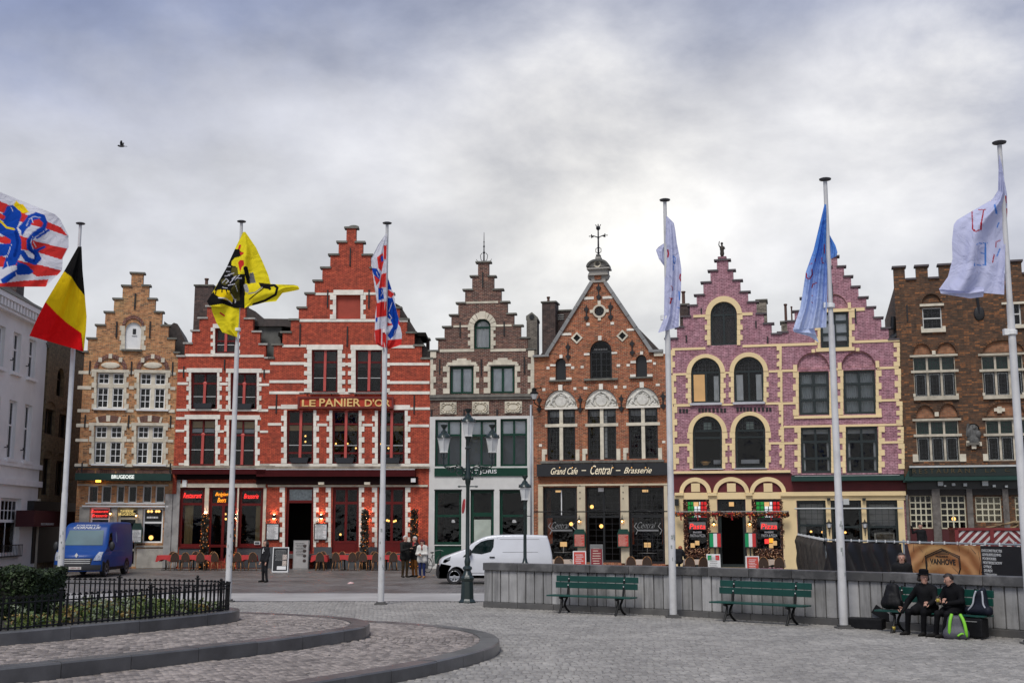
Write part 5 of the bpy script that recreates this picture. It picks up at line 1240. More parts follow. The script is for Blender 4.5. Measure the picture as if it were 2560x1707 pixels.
for t,(a,ya,b,yb),p in (('Central',(296,872,568,966),ws[0]),('Central',(1590,872,1868,962),ws[2])):
    C.sign_text(t,MATS['pale_script'] if 'pale_script' in MATS else mat('pale_script',(.42,.42,.41)),y6,(a,ya,b,yb),.15,p,shear=.55,bold=-.02);u0,u1,v0,v1 = C.R(y6,a,984,b + 40,1008,-.15);ubox('ribbon',mat('grey_ribbon',(.22,.22,.22),.6),p,u0,u1,.14,.15,v0,v1)
    for xx in (a - 25,b + 60): u,v = C.uv(y6,xx,950,-.15);MB().path([(u,.15,v - .35),(u + .1,.15,v - .15),(u - .08,.15,v + .05),(u + .04,.15,v + .22)],.02,5).build('flourish',MATS['pale_script'],p)
u0,u1,v0,v1 = C.R(y6,20,704,2040,722,.45);MB().path([(u0,-.4,(v0 + v1) / 2),(u1,-.4,(v0 + v1) / 2)],.03,6).build('awning_bar',M_BLACK,C.root)
for x in (715,1362): C.wall_lamp(y6,x,880,'l')
gcase = mat('green_menu_case',(.008,.05,.035),.4);redsh = mat('red_menu_sheet',(.55,.07,.05),.6,.1)
for a,b in ((642,790),(1302,1452)):
    mc,q = C.menu(y6,(a,1058,b,1236),redsh,gcase,out=.3,head=.22);textlines(mc,mat('pale_print',(.7,.55,.45)),*q,-.315,12,a)
# tables and lamps inside the windows
for x,y in ((475,1205),(1740,1215)):
    u,v = C.uv(y6,x,y,-1.0);ubox('table_lamp',M_LAMPS,C.root,u - .16,u + .16,.9,1.1,v - .12,v + .12)
    MB().lathe([(.5,v - .42),(.5,v - .4)],(u,1.0,0),12).path([(u,1,v - .4),(u,1,v - .12)],.02,6).build('inside_table',M_WHITE,C.root)
C.wall(out,B_ORG,eave=shl - .4,reveal=.35);C.roof((Ln[0] + Rn[0]) / 2,Ln[1] - .3,el=shl - .2,er=shr - .2)
C.chimney(y4,(112,970,262,1490),1.3,B_CHIM,.9,[(y4,165,905,202,970)]);cw = C.chimney(y4,(264,1066,432,1350),2.0,B_CHIM,.9,cap=True)
for k in range(3): C.slab('louvre',M_ZINC,y4,(284,1102 + 24 * k,356,1114 + 24 * k),-1.95,back=2.05,w=-1.98)
# ------------------------------------------------------------------ 6 and 7 the mauve houses
B_MAU = brick('mauve_painted_brick',(.47,.255,.295),(.40,.205,.24),(.25,.10,.125),bw=.24,rh=.078,ms=.016,bump=.6,stain=(.2,.055,.075),stamt=.6,sts=1.3,smooth=.6,c3=(.55,.31,.36),c3amt=.18)
M_YEL = mat('pale_yellow_paint',(.84,.65,.35),.6,.08,2,rand=.05,dirt=(.62,.46,.25),dirts=2,dirtamt=.35)
M_WINE = mat('wine_red_painted_wall',(.11,.009,.012),.6,.15)
M_DKGR = mat('near_black_green_paint',(.012,.02,.02),.35)
M_GRCAN = mat('green_canvas',(.004,.04,.03),.55)
P6 = House('brick_house','mauve painted house with a small gable statue and arched yellow edged windows',1677,1965)
P6.floors = (4.9,8.6)
out = P6.gable([(y7,626,712),(y7,560,820),(y7,487,940),(y7,418,1070),(y7,348,1178),(y7,278,1292),(y7,215,1402),(y7,150,1518)],
               [(y7,744,712),(y7,795,812),(y7,868,916),(y7,948,1035),(y7,1035,1140),(y7,1112,1260),(y7,1192,1362),(y7,1345,1466)])
def yarch(H,zm,r,top_o,side_w,spring,n,ybot,m=None):
    cx = (r[0] + r[2]) / 2;hw = (r[2] - r[0]) / 2
    H.archring(m or M_YEL,zm,cx,spring,hw + side_w,hw,top_o,r[1],y0=-.06)
    H.quoins(m or M_YEL,zm,r[0],spring,ybot,n,side_w * .66,side_w * 1.12,-1);H.quoins(m or M_YEL,zm,r[2],spring,ybot,n,side_w * .66,side_w * 1.12,1)
a0 = y7(562,1132);a1 = y8(842,106);rr = (*a0,*a1);w = P6.window(PXY,rr,2,(0,),M_DKGR,fr=.1,mull=.09,arch=True,lead=None);P6.curtain(w,.7,.95,.05,.55,mat('grey_curtain',(.3,.3,.3)),y=.4)
for k in range(1,6):
    u0,u1,v0,v1 = w['_uv'];x = u0 + (u1 - u0) * k / 6;hh = math.sqrt(max(0,1 - ((k - 3) / 3) ** 2)) * (u1 - u0) / 2;ubox('glazing_bar',M_DKGR,w,x - .02,x + .02,.13,.16,v1 - (u1 - u0) / 2,v1 - (u1 - u0) / 2 + hh)
yarch(P6,PXY,rr,y7(0,1075)[1],12.5,y7(0,1265)[1],6,a1[1])
for zm,rs in ((y7,((385,1266,512,1292),(868,1243,996,1272))),(y8,((92,134,478,160),(905,96,1345,122),(100,428,255,452),(1208,394,1322,418),(112,782,320,812),(660,778,810,800),(1172,762,1372,788),(114,1242,290,1268),(1210,1222,1372,1246),(690,1236,800,1258),(692,412,760,432)))):
    for r in rs: P6.slab('stone_band',M_YEL,zm,r,.035)
sh_m = mat('ochre_shutter',(.68,.40,.16),.6,.06)
A = {}
for k,(r,top,spr,yb,sw) in enumerate((((312,250,652,770),208,425,775,54),((806,238,1148,760),188,412,765,52),((332,922,670,1526),880,1112,1530,56),((820,914,1170,1520),870,1105,1525,56))):
    w = P6.window(y8,r,2 if k < 2 else 1,(0,) if k < 2 else (.41,),M_DKGR,fr=.1,mull=.09,arch=True,lead=None,y=.14);A[k] = w
    u0,u1,v0,v1 = w['_uv'];lm = MB();rr_ = (u1 - u0) / 2;cs_ = (u0 + u1) / 2;vs = v1 - rr_
    for q in range(1,8):
        x = u0 + (u1 - u0) * q / 8;t = 1 - ((x - cs_) / (rr_ - .1)) ** 2
        if t > .03: lm.box(x - .012,x + .012,.15,.17,vs,vs + (rr_ - .1) * math.sqrt(t))
    for q in range(1,4): z = vs + rr_ * q / 4;hw = (rr_ - .1) * math.sqrt(max(0,1 - (q / 4) ** 2));lm.box(cs_ - hw,cs_ + hw,.15,.17,z - .012,z + .012)
    lm.build('leading',M_LEAD,w);yarch(P6,y8,r,top,sw,spr,6,yb)
    P6.sill(mat('pale_grey_sill',(.5,.5,.52)),y8,(r[0] - 12,r[3],r[2] + 16,r[3] + (26 if k < 2 else 12)),.14)
u0,u1,v0,v1 = A[0]['_uv'];ubox('shutter',sh_m,A[0],u0 + .12,(u0 + u1) / 2 - .06,.11,.13,v0 + .1,v1 - (u1 - u0) / 2 - .1)
wc = mat('white_curtain',(.86,.86,.84),.8,.1)
P6.curtain(A[0],.76,.95,.04,.6,wc);P6.curtain(A[1],.05,.3,.04,.62,wc);P6.curtain(A[1],.74,.96,.04,.62,wc)
for k in (2,3):
    u0,u1,v0,v1 = A[k]['_uv'];c = (u0 + u1) / 2;ubox('lamp',mat('pale_green_lamp',(.35,.45,.38),.4),P6.root,c - .2,c + .2,.3,.5,v1 - .65,v1 - .3)
    ubox('radiator',mat('pale_radiator',(.5,.5,.5),.5),P6.root,c + (-.5 if k == 3 else .25),c + (.4 if k == 3 else .75),.5,.6,v0 + .25,v0 + .45)
u,v = P6.uv(y8,478,1470,-.4);MB().lathe([(.12,v - .08),(.28,v + .1)],(u,.4,0),10).build('bowl',sh_m,P6.root,smooth=.6)
for x in (95,): P6.quoins(M_YEL,y8,x - 10,160,430,4,14,42,1);P6.quoins(M_YEL,y8,x + 2,455,785,5,18,44,1);P6.quoins(M_YEL,y8,x + 10,815,1240,6,18,48,1);P6.quoins(M_YEL,y8,x + 18,1270,1540,4,26,60,1)
P6.slab('edge_strip',M_YEL,y8,(80,160,96,430),.03);P6.slab('edge_strip',M_YEL,y8,(90,450,108,1540),.03)
for a,b,x in ((122,396,1352),(420,760,1362),(790,1220,1374),(1248,1520,1382)): P6.quoins(M_YEL,y8,x,a,b,6,22,52,-1)
P6.quoins(M_YEL,y8,1355,120,1500,1,6,10,1)
for zm,x,a,b in ((y7,468,1200,1250),(y7,1032,1330,1398),(y7,314,1478,1545),(y7,1153,1490,1560)): P6.anchor(zm,x,a,b)
# ghost of removed letters: dark illegible marks
rn = random.Random(4);gm_ = MB()
for a,b,yv in ((190,300,862),(412,742,855),(852,1245,845)):
    x = a
    while x < b:
        u,v = P6.uv(y8,x,yv);gm_.box(u - .07,u + .05,-.03,.01,v - .1,v + .1);x += rn.uniform(36,48)
gm_.build('letter_mark',M_ANCH,P6.root,kind='stuff')
# statue
u,v = P6.uv(y7,682,690);vt = P6.uv(y7,682,500)[1];h = vt - v
ubox('pedestal',B_MAU,P6.root,u - .22,u + .22,-.05,.4,v,v + .12)
BRZ = mat('dark_bronze',(.05,.04,.03),.5,.3,5,metal=.4)
st = MB().lathe([(.05,.1),(.07,.16),(.05,.22),(.15,.3),(.2,.5),(.17,.75),(.2,.95),(.21,1.15),(.1,1.28),(.06,1.34)],(0,0,0),12,1,.8)
k = h / 1.75;st.ball((0,0,1.47),(.12,.13,.15),10,8).path([(-.18,0,1.15),(-.28,-.05,1.35),(-.22,-.05,1.7)],[.06,.05,.04],6).path([(.18,0,1.15),(.26,-.1,.95),(.14,-.2,.92)],[.06,.05,.04],6)
sto = st.build('statue',BRZ,P6.root,smooth=.7,loc=(u,.15,v + .02));sto.scale = (k,k,k)
# storefront
P6.slab('cornice',M_YEL,x1,(130,92,1772,126),.16,w=0);P6.slab('awning_rail',M_BLACK,x1,(180,126,1770,136),.1)
P6.slab('wine_wall',M_WINE,x1,(140,138,1795,396),.02,back=.0)
for cx,rx,top in ((440,222,186),(942,252,180),(1455,254,180)):
    P6.archring(M_YEL,x1,cx,398,rx,rx - 58,top,top + 60,y0=-.12)
    P6.slab('plaque',M_YEL,x1,(cx - 60,266,cx + 62,386),.09)
for r in ((150,398,272,436),(610,400,738,440),(1142,396,1236,440),(1642,396,1790,432)): P6.slab('capital',M_YEL,x1,r,.2)
P6.slab('lintel',M_YEL,x1,(150,394,1790,488),.07)
it = [emit('backlit_green_pane',(.01,.32,.05),.55),emit('backlit_white_pane',(.8,.82,.85),.75),emit('backlit_red_pane',(.62,.01,.012),.75)]
for (a,b),gx in (((282,640),(330,604)),((1242,1660),(1288,1640))):
    w = P6.window(x1,(a,490,b,1440),1,(.285,),M_DKGR,fr=.1,mull=.12,y=.16)
    u0,u1,v0,v1 = P6.R(x1,gx[0],520,gx[1],748,-.2)
    for i in range(6):
        for j in range(4): ubox('coloured_pane',it[i // 2],w,u0 + (u1 - u0) * (i + .1) / 6,u0 + (u1 - u0) * (i + .9) / 6,.2,.21,v0 + (v1 - v0) * (j + .1) / 4,v0 + (v1 - v0) * (j + .9) / 4)
    o = -1000 + 1000 if a < 500 else 1000;q = (350,585) if a < 500 else (1350,1588)
    u0,u1,v0,v1 = P6.R(x1,q[0],810,q[1],912,-.1);ubox('neon_backing',mat('grey_backing',(.2,.2,.2)),w,u0,u1,.12,.14,v0,v1)
    P6.sign_text('Pasta' if a < 500 else 'Pizza',M_NRED,x1,(q[0] + 8,832,q[1] - 6,906),.11,w,shear=.15,bold=.0)
    P6.sign_text('BRASSERIE',M_WHITE,x1,(q[0] + 58,938,q[1] - 56,962),.14,w,bold=.02);P6.sign_text('PASTA & PIZZA',M_WHITE,x1,(q[0] + 18,978,q[1] - 4,1016),.14,w)
    for xx,yy,m_ in ((402,1132,M_LAMPS),(466,1098,M_LAMPS),(1438,1076,M_NRED),(1500,1064,M_NORG),(1552,1100,M_LAMPS),(1500,1138,M_LAMPS)):
        if (xx < 700) == (a < 500): u,v = P6.uv(x1,xx,yy,-.8);ubox('table_lamp',m_,P6.root,u - .1,u + .1,.7,.85,v - .12,v + .1)
dw = P6.window(x1,(758,490,1150,1445),1,(.2,),M_DKGR,fr=.16,mull=.2,y=.25,name='doorway')
bpy.data.objects.remove([o for o in dw.children if o.name.startswith('pane')][0])
for x in (450,945,1440): u,v = P6.uv(x1,x,552,.2);o = MB().box(u - .14,u + .14,-.28,-.0,v - .12,v + .12).build('lantern',M_DKGR,P6.root);ubox('light',M_LAMPS,o,u - .12,u + .12,-.29,-.05,v - .125,v + .08)
for r in ((140,440,276,1445),(644,488,752,1445),(1155,488,1238,1450),(1664,440,1775,1470)): P6.slab('post',M_YEL,x1,r,.08)
flagc = mat('green_flag_stripe',(.0,.28,.09),.6),M_WHITE,mat('red_flag_stripe',(.55,.03,.03),.6)
for a,b in ((640,795),(1136,1286)):
    mc,q = P6.menu(x1,(a,968,b,1156),M_WHITE,M_DKGR,out=.35,head=.0)
    for i in range(3): ubox('flag_stripe',flagc[i],mc,q[0] + (q[1] - q[0]) * i / 3,q[0] + (q[1] - q[0]) * (i + 1) / 3,-.366,-.36,q[2],q[3])
    P6.slab('menu_post',M_BLACK,x1,((a + b) / 2 - 10,1160,(a + b) / 2 + 10,1440),.3,back=-.24)
for x in (700,1200): P6.wall_lamp(x1,x,858,'l')
P6.slab('speaker',M_BLACK,x1,(150,485,205,580),.4,back=-.1)
P6.wall(out,B_MAU,eave=P6.L_[-1][1] - .4,revm=M_YEL);P6.copings(mat('dark_coping',(.09,.075,.08),.7),h=.08,over=.14);P6.roof(P6.W / 2,P6.L_[2][1] - .2)
B_OLD = brick('old_parapet_brick',(.34,.3,.24),(.1,.08,.06),(.3,.27,.22))
P6.chimney(y7,(1040,1122,1142,1330),1.2,B_OLD,1.0);P6.chimney(y7,(245,1166,335,1390),1.5,B_CHIM,1.0,[(y7,262,1025,305,1166)])
P6.chimney(y7,(1292,1345,1400,1448),1.2,B_OLD,.8,[(y7,1320,1155,1356,1345),(y7,1390,1180,1410,1345)])
# -- right mauve house
P7 = House('brick_house','right hand mauve painted house with square black framed windows and a long green awning box',1965,2266)
P7.floors = (4.9,8.4)
out = P7.gable([(x2,491,800),(x2,431,890),(x2,368,980),(x2,303,1070),(x2,231,1165),(x2,164,1282),(x2,99,1372),(x2,40,1470)],
               [(x2,545,792),(x2,605,882),(x2,668,970),(x2,733,1062),(x2,805,1157),(x2,872,1245),(x2,937,1338),(x2,1003,1432),(x2,1100,1530)])
a0 = x2(396,1280);a1 = x3(842,132);rr = (*a0,*a1);w = P7.window(PXY,rr,2,(.28,.62),M_DKGR,fr=.12,mull=.14)
P7.blind(w,.06,.94,.3,.96,MATS['white_roller_blind'] if 'white_roller_blind' in MATS else M_WHITE);P7.blind(w,.06,.94,.2,.3,M_WHITE)
P7.quoins(M_YEL,PXY,a0[0],a0[1],a1[1] + 4,6,7,14,-1);P7.quoins(M_YEL,PXY,a1[0],a0[1],a1[1] + 4,6,7,14,1);P7.slab('lintel',M_YEL,x2,(365,1252,790,1280),.05)
P7.slab('sill',M_YEL,x3,(460,134,905,176),.08,w=0)
P7.blind_arch(x2,520,1250,118,1124,B_MAU);P7.slab('keystone',M_YEL,x2,(640,1198,668,1250),.08)
for r in ((885,44,1425,72),(0,82,470,112),(0,386,235,412),(1165,352,1415,378),(0,762,232,788),(1185,726,1420,752),(88,1020,1462,1044),(0,1222,246,1246),(1200,1210,1470,1236),(620,370,760,394)): P7.slab('stone_band',M_YEL,x3,r,.035)
for cx,yb,rx,top in ((428,380,182,196),(950,362,194,176)):
    P7.blind_arch(x3,cx,yb,rx,top,B_MAU);P7.archring(mat('dark_arch_edge',(.10,.025,.04),.7),x3,cx,yb,rx + 6,rx,top - 8,top,y0=-.04)
for r in ((410,152,450,190),(920,136,962,172),(198,330,244,410),(712,305,756,386),(1148,285,1190,362)): P7.slab('keystone',M_YEL,x3,r,.07)
WN = []
for r in ((262,408,615,906),(776,392,1150,898)):
    w = P7.window(x3,r,2,(.31,.66),M_DKGR,fr=.12,mull=.13);WN.append(w);P7.curtain(w,.06,.94,.03,.97,mat('striped_net_curtain',(.42,.45,.45),.8),y=.34,waves=12)
    P7.quoins(M_YEL,x3,r[0],r[1],r[3] + 10,7,34,66,-1);P7.quoins(M_YEL,x3,r[2],r[1],r[3] + 10,7,34,66,1);P7.slab('sill',M_YEL,x3,(r[0] - 56,r[3] + 12,r[2] + 70,r[3] + 42),.07,w=0)
for r in ((286,1046),(804,1040)):
    p0 = x3(r[0],r[1]);p1 = x4((r[0] - 0) * 1.1333 + (395 if r[0] < 500 else 430),112);p1 = (x3(r[0] + (350 if r[0] < 500 else 376),0)[0],x4(0,116)[1])
    w = P7.window(PXY,(*p0,*p1),2,(.32,.68),M_DKGR,fr=.12,mull=.12)
    P7.quoins(M_YEL,PXY,p0[0],p0[1],p1[1],8,8,16,-1);P7.quoins(M_YEL,PXY,p1[0],p0[1],p1[1],8,8,16,1);P7.curtain(w,.04,.14,.03,.66,wc);P7.curtain(w,.86,.95,.03,.66,wc);P7.blind(w,.06,.94,.86,.97,mat('grey_blind',(.5,.5,.5)),y=.4)
for a,b,x in ((75,350,1428),(378,725,1440),(752,1018,1458),(1046,1210,1472),(1238,1530,1482)): P7.quoins(M_YEL,x3,x,a,b,5,34,72,-1)
for a,b,x in ((120,380,66),(412,760,74),(790,1020,84),(1046,1220,92),(1248,1480,98)): P7.quoins(M_YEL,x3,x,a,b,6,22,46,-1)
P7.anchor(x2,712,1255,1385);P7.anchor(x2,502,1030,1140)
u,v = P7.uv(x2,1062,1460,-.4);MB().path([(u,.4,v - .5),(u,.4,v + .1)],.08,8).path([(u - .1,.35,v + .1),(u - .05,.3,v + .75)],.13,8).path([(u - .2,.3,v - .35),(u + .25,.25,v - .1)],.16,8).build('floodlight',M_BLACK,P7.root,smooth=.6)
ab = P7.slab('awning_box',M_GRCAN,x4,(200,150,1672,214),.5,back=0);P7.slab('awning_trim',mat('pale_trim',(.5,.52,.5)),x4,(245,146,1615,152),.52)
P7.slab('awning_top_strip',M_BLACK,x4,(200,132,1680,146),.12)  # plain black strip just above the awning box
P7.slab('wine_wall',M_WINE,x4,(100,214,1692,356),.02,back=0)
P7.slab('cornice',M_YEL,x4,(60,358,1694,412),.2,w=0);P7.slab('lintel',M_YEL,x4,(90,412,1690,470),.08)
L7 = mat('lace_curtain',(.36,.35,.32),.8,.1)
for k,r in enumerate(((286,472,662,1250),(730,472,1128,1300),(1196,472,1604,1300))):
    w = P7.window(x4,r,1,(.42,),M_DKGR,fr=.12,mull=.1,y=.14,lead=(.28,.28) if k != 1 else None,glass=GLASS)
    if k != 1: P7.blind(w,.06,.94,.6,.94,L7,y=.4)
    if k == 0: P7.curtain(w,.06,.3,.3,.72,L7);P7.curtain(w,.85,.96,.3,.72,L7)
    if k == 2:
        u0,u1,v0,v1 = P7.R(x4,1285,890,1550,1000,-.4);ubox('picture',M_CREAM,P7.root,u0,u1,.4,.43,v0,v1);ubox('picture_face',mat('dark_picture',(.12,.08,.03),.4,.6,20),P7.root,u0 + .08,u1 - .08,.38,.4,v0 + .08,v1 - .08)
for x,y in ((458,880),(608,886),(905,890)): P7.bulb(x4,x,y,.06)
for r in ((92,470,282,1400),(664,470,728,1300),(1130,470,1194,1300),(1606,470,1692,1400)): P7.slab('post',M_YEL,x4,r,.08)
u0,u1,v0,v1 = P7.R(x4,242,562,1655,576,.35);MB().path([(u0,-.3,v0),(u1,-.3,v0)],.035,6).build('awning_bar',mat('pale_trim',(.5,.5,.5)),P7.root)
for x in (695,1162):
    u,v = P7.uv(x4,x,800,.2);o = MB().lathe([(.02,v + .3),(.03,v + .2),(.15,v + .13),(.15,v + .1)],(u,-.2,0),6).lathe([(.08,v - .14),(.09,v - .1)],(u,-.2,0),6).path([(u,-.2,v - .1),(u,-.2,v - .4),(u,0,v - .5)],.025,6).build('wall_lantern',M_BLACK,P7.root);MB().lathe([(.08,v - .1),(.13,v + .1)],(u,-.2,0),6).build('lantern_glass',mat('frosted_lantern_glass',(.5,.5,.5)),o)
for x in (688,1150): u,v = P7.uv(x4,x,458,.2);ubox('spotlight',M_BLACK,P7.root,u - .08,u + .08,-.25,-.08,v - .06,v + .06)
u,v = P7.uv(x4,916,490,.2);ubox('wall_lamp',mat('pale_trim',(.5,.5,.5)),P7.root,u - .14,u + .14,-.3,-.08,v - .14,v + .14)
P7.wall(out,B_MAU,eave=P7.R_[-1][1] - .4,revm=M_YEL);P7.copings(MATS['dark_coping'],h=.08,over=.12);P7.roof(P7.W * .44,P7.L_[2][1] - .2)
# ------------------------------------------------------------------ 8 brown battlemented house
B_DRK = brick('brown_rustic_brick',(.135,.055,.021),(.055,.026,.013),(.09,.062,.036),bw=.24,rh=.085,ms=.012,c3=(.36,.13,.035),c3amt=.3,stain=(.022,.018,.012),stamt=.7,sts=.45)
B_LIT = brick('orange_panel_brick',(.34,.14,.06),(.26,.1,.045),(.22,.16,.1),bump=.5)  # brighter orange brick that fills the blind arches
D = House('brick_house','dark brown brick house with a battlemented top at the right edge',2266,2780)
D.floors = (4.8,8.4,12)
U0 = D.uv(x5,68,1300)[0];mer = [];top = []
vm_t = D.uv(x5,118,1122)[1];vm_b = D.uv(x5,215,1225)[1];ua,ub,uc = [D.uv(x5,x,1170)[0] for x in (68,168,263)]
per = uc - ua;mw = ub - ua;x = 0.0;pts = [(0,vm_t)];D.L_ = [(0,vm_t)];D.R_ = [(D.W,vm_t)]
prof = [];caps = []
x = -.02
while x < D.W:
    e = min(x + mw,D.W);prof += [(max(x,0),vm_t),(e,vm_t)];caps.append((max(x,0),e,vm_t))
    if e >= D.W: break
    n_ = min(e + per - mw,D.W);prof += [(e,vm_b),(n_,vm_b)];caps.append((e,n_,vm_b));x = n_
if prof[-1][1] == vm_b: prof[-1] = (D.W,vm_b)
out = [(0,0),(D.W,0)] + prof[::-1]
for a,b,z in caps: ubox('coping',MATS['dark_coping'],D.root,a - (.07 if z == vm_t else -.01),b + (.07 if z == vm_t else -.01),-.09,.44,z - .002,z + .09)
M_DST = mat('grey_cream_stone',(.50,.45,.35),.7,.15,4,rand=.1,dirt=(.16,.14,.1),dirts=2.5)
SW = mat('white_window_paint',(.6,.6,.57),.5,.08)
def cross(r,lights,arches=True,twin=False,split=.37,green=True):
    "row of lights under a stone transom, as on this house"
    w = D.window(x6,r,lights,(split,),M_DST,fr=.04,mull=.10,y=.06,name='stone_cross_window',glass=GLASS_DARK if False else GLASS,lead=(.16,.18))
    u0,u1,v0,v1 = w['_uv'];vt_ = v1 - (v1 - v0) * split;f = MB()
    for i in range(lights):
        a,b = u0 + (u1 - u0) * i / lights + .09,u0 + (u1 - u0) * (i + 1) / lights - .09;c,d = v0 + .05,vt_ - .12
        f.ring([(a,c),(b,c),(b,d),(a,d)],[(a + .035,c + .035),(b - .035,c + .035),(b - .035,d - .035),(a + .035,d - .035)],.1,.14)
    f.build('casement',SW,w)
    if green: D.blind(w,.03,.97,1 - split + .03,.98,mat('green_glass_blind',(.012,.07,.045),.6),y=.3)
    ubox('lintel',M_DST,D.root,u0 - .14,u1 + .14,-.08,.05,v1,v1 + .1);ubox('transom',M_DST,D.root,u0 - .12,u1 + .14,-.06,.05,vt_ - .06,vt_ + .06)
    return w
cross((240,490,632,862),3);cross((880,478,1265,852),3)
cross((266,1088,664,1466),3,split=.36);cross((920,1080,1310,1460),3,split=.36)
for r in ((240,862,660,896),(888,852,1280,884)):
    D.slab('sill',M_DST,x6,r,.12,w=0);D.slab('sill_stone',M_CREAM,x6,(r[0] - 4,r[1] - 26,r[0] + 18,r[1]),.08);D.slab('sill_stone',M_CREAM,x6,(r[2] - 26,r[1] - 30,r[2],r[1]),.08)
for r in ((232,1400,284,1470),(672,1398,730,1468),(888,1396,936,1462)): D.slab('stone_block',M_CREAM,x6,r,.06)
for cx,yb,rx,top_ in ((318,470,84,372),(544,458,90,362),(348,1062,86,946),(564,1050,86,930)):
    D.blind_arch(x6,cx,yb,rx,top_,B_LIT);D.archring(B_DRK,x6,cx,yb,rx + 22,rx + 2,top_ - 24,top_ - 2,voussoirs=15)
for cx,yb,rx,top_ in ((1075,446,190,340),(1100,1040,180,918)):
    D.blind_arch(x6,cx,yb,rx,top_,B_LIT);D.archring(B_DRK,x6,cx,yb,rx + 26,rx + 2,top_ - 30,top_ - 2,voussoirs=21)
for r in ((412,434,444,472),(436,1006,474,1046)): D.slab('corbel',M_CREAM,x6,r,.1)
for x,y in ((1010,985),(1040,970),(1070,985),(1040,1000)): u,v = D.uv(x6,x,y);ubox('carved_stone',M_CREAM,D.root,u - .1,u + .1,-.02,.06,v - .08,v + .08)
w = D.window(x6,(322,32,502,232),1,(.5,),SW,fr=.05,mull=.06,y=.08,lead=(.2,.2));D.slab('sill',M_CREAM,x6,(308,232,538,266),.12,w=0);D.slab('sill_stone',M_CREAM,x6,(308,208,326,232),.08);D.slab('sill_stone',M_CREAM,x6,(508,204,538,232),.08)
D.slab('lintel',M_CREAM,x6,(296,-4,522,18),.1);D.blind_arch(x6,405,-10,88,-92,B_DRK);D.archring(B_DRK,x6,405,-6,108,90,-112,-94,voussoirs=15)
w = D.window(x6,(1130,-10,1240,195),1,(.5,),SW,fr=.06,mull=.06,y=.08);D.slab('sill',M_CREAM,x6,(1110,195,1290,228),.12,w=0);D.slab('lintel',M_CREAM,x6,(1060,-20,1280,0),.1)
D.anchor(x6,182,10,160);u,v = D.uv(x6,850,90);MB().ball((u,-.04,v),(.25,.06,.35),10,8).path([(u,-.05,v),(u - .05,-.05,v + .8)],.07,6).build('wall_anchor',M_ANCH,D.root)
# statue in its niche
u0,u1,v0,v1 = D.R(x6,735,1112,856,1290);pl = D.arch_poly(u0,u1,v0,v1);D.holes.append(pl);MB().prism(pl,.24,.28).build('niche',M_DKST,D.root)
c = (u0 + u1) / 2;hN = v1 - v0;mb = MB().lathe([(.3,0),(.34,.2),(.24,.5),(.26,.75),(.1,.9)],(c,.12,v0),12,1,.6).ball((c + .05,.06,v0 + hN * .78),(.13,.13,.16),8,6).ball((c + .22,0,v0 + hN * .42),(.14,.12,.2),8,6).ball((c - .2,.02,v0 + hN * .5),(.12,.1,.26),8,6).path([(c - .3,.05,v0 + .3),(c - .2,.0,v0 + .9)],.07,6)
mb.build('niche_statue',mat('dark_statue_stone',(.09,.09,.085),.7,.4,6,dirt=(.25,.25,.23),dirts=5),D.root,smooth=.8)
D.slab('corbel',M_DKST,x6,(738,1290,860,1312),.2);
for r in ((732,1276,760,1322),(850,1284,876,1322),(782,1312,824,1348)): D.slab('stone_block',M_CREAM,x6,r,.12)
# awning and timber shop front
bar = D.slab('awning_bar',mat('pale_trim',(.5,.5,.5)),x7,(262,106,2400,128),.55,back=-.4)
ag = D.slab('awning',mat('green_black_canvas',(.008,.016,.013),.6),x7,(255,128,2400,240),.5,back=0)
dg = mat('dim_gold_letters',(.075,.052,.018),.6)
D.sign_text('RESTAURANT',dg,x7,(300,150,1090,208),-.51,ag,w=.5,track=1.5);D.sign_text('LA',dg,x7,(1190,150,1320,196),-.51,ag,w=.5,track=1.3);D.sign_text('C',dg,x7,(1430,148,1490,190),-.51,ag,w=.5)
D.slab('awning_box',M_GRCAN,x7,(205,244,2400,292),.62,back=0)
u,v = D.uv(x7,215,190,.4);MB().prism([(u - .15,v - .5),(u + .3,v - .5),(u + .3,v + .35)],-.5,-.0).build('awning_end',M_GRCAN,D.root)
D.slab('fascia',M_BLACK,x7,(232,294,2400,400),.1);D.slab('lintel',mat('dark_timber',(.02,.016,.013),.7),x7,(232,402,2400,475),.06)
for a,b,y in ((612,676,335),(785,825,345),(925,968,348),(1156,1228,332),(1285,1320,362),(1436,1468,368),(690,712,362)): D.slab('floodlight',mat('pale_trim',(.5,.5,.5)),x7,(a,y - (b - a) * .4,b,y + (b - a) * .4),.4,back=-.2)
crm = mat('cream_glazing_bars',(.62,.58,.42),.5)
for k,(r,ny) in enumerate((((268,478,545,884),5),((646,480,956,888),5),((1074,494,1392,806),4),((1560,494,1850,806),4))):
    w = D.window(x7,r,1,(),crm,fr=.05,bars=(4,ny),barw=.06,y=.1)
    if k >= 2: D.blind(w,.05,.95,.04,.96,mat('tan_blind',(.36,.29,.18),.8,.1),y=.3)
    D.slab('stall_riser',mat('oxblood_panel',(.07,.009,.01),.6),x7,(r[0],892,r[2] + 30,1090),.03)
PST = mat('weathered_timber_post',(.13,.115,.1),.8,.3,3,dirt=(.3,.28,.25),dirts=4,dirtamt=.5,bump=.3)
for r in ((228,470,262,1090),(552,400,650,1090),(978,400,1050,1090),(1420,400,1492,1090)): D.slab('post',PST,x7,r,.14)
D.bulb(x7,805,766,.1)
D.wall(out,B_DRK,eave=vm_b - .3);D.roof(D.W / 2,vm_b + .2)
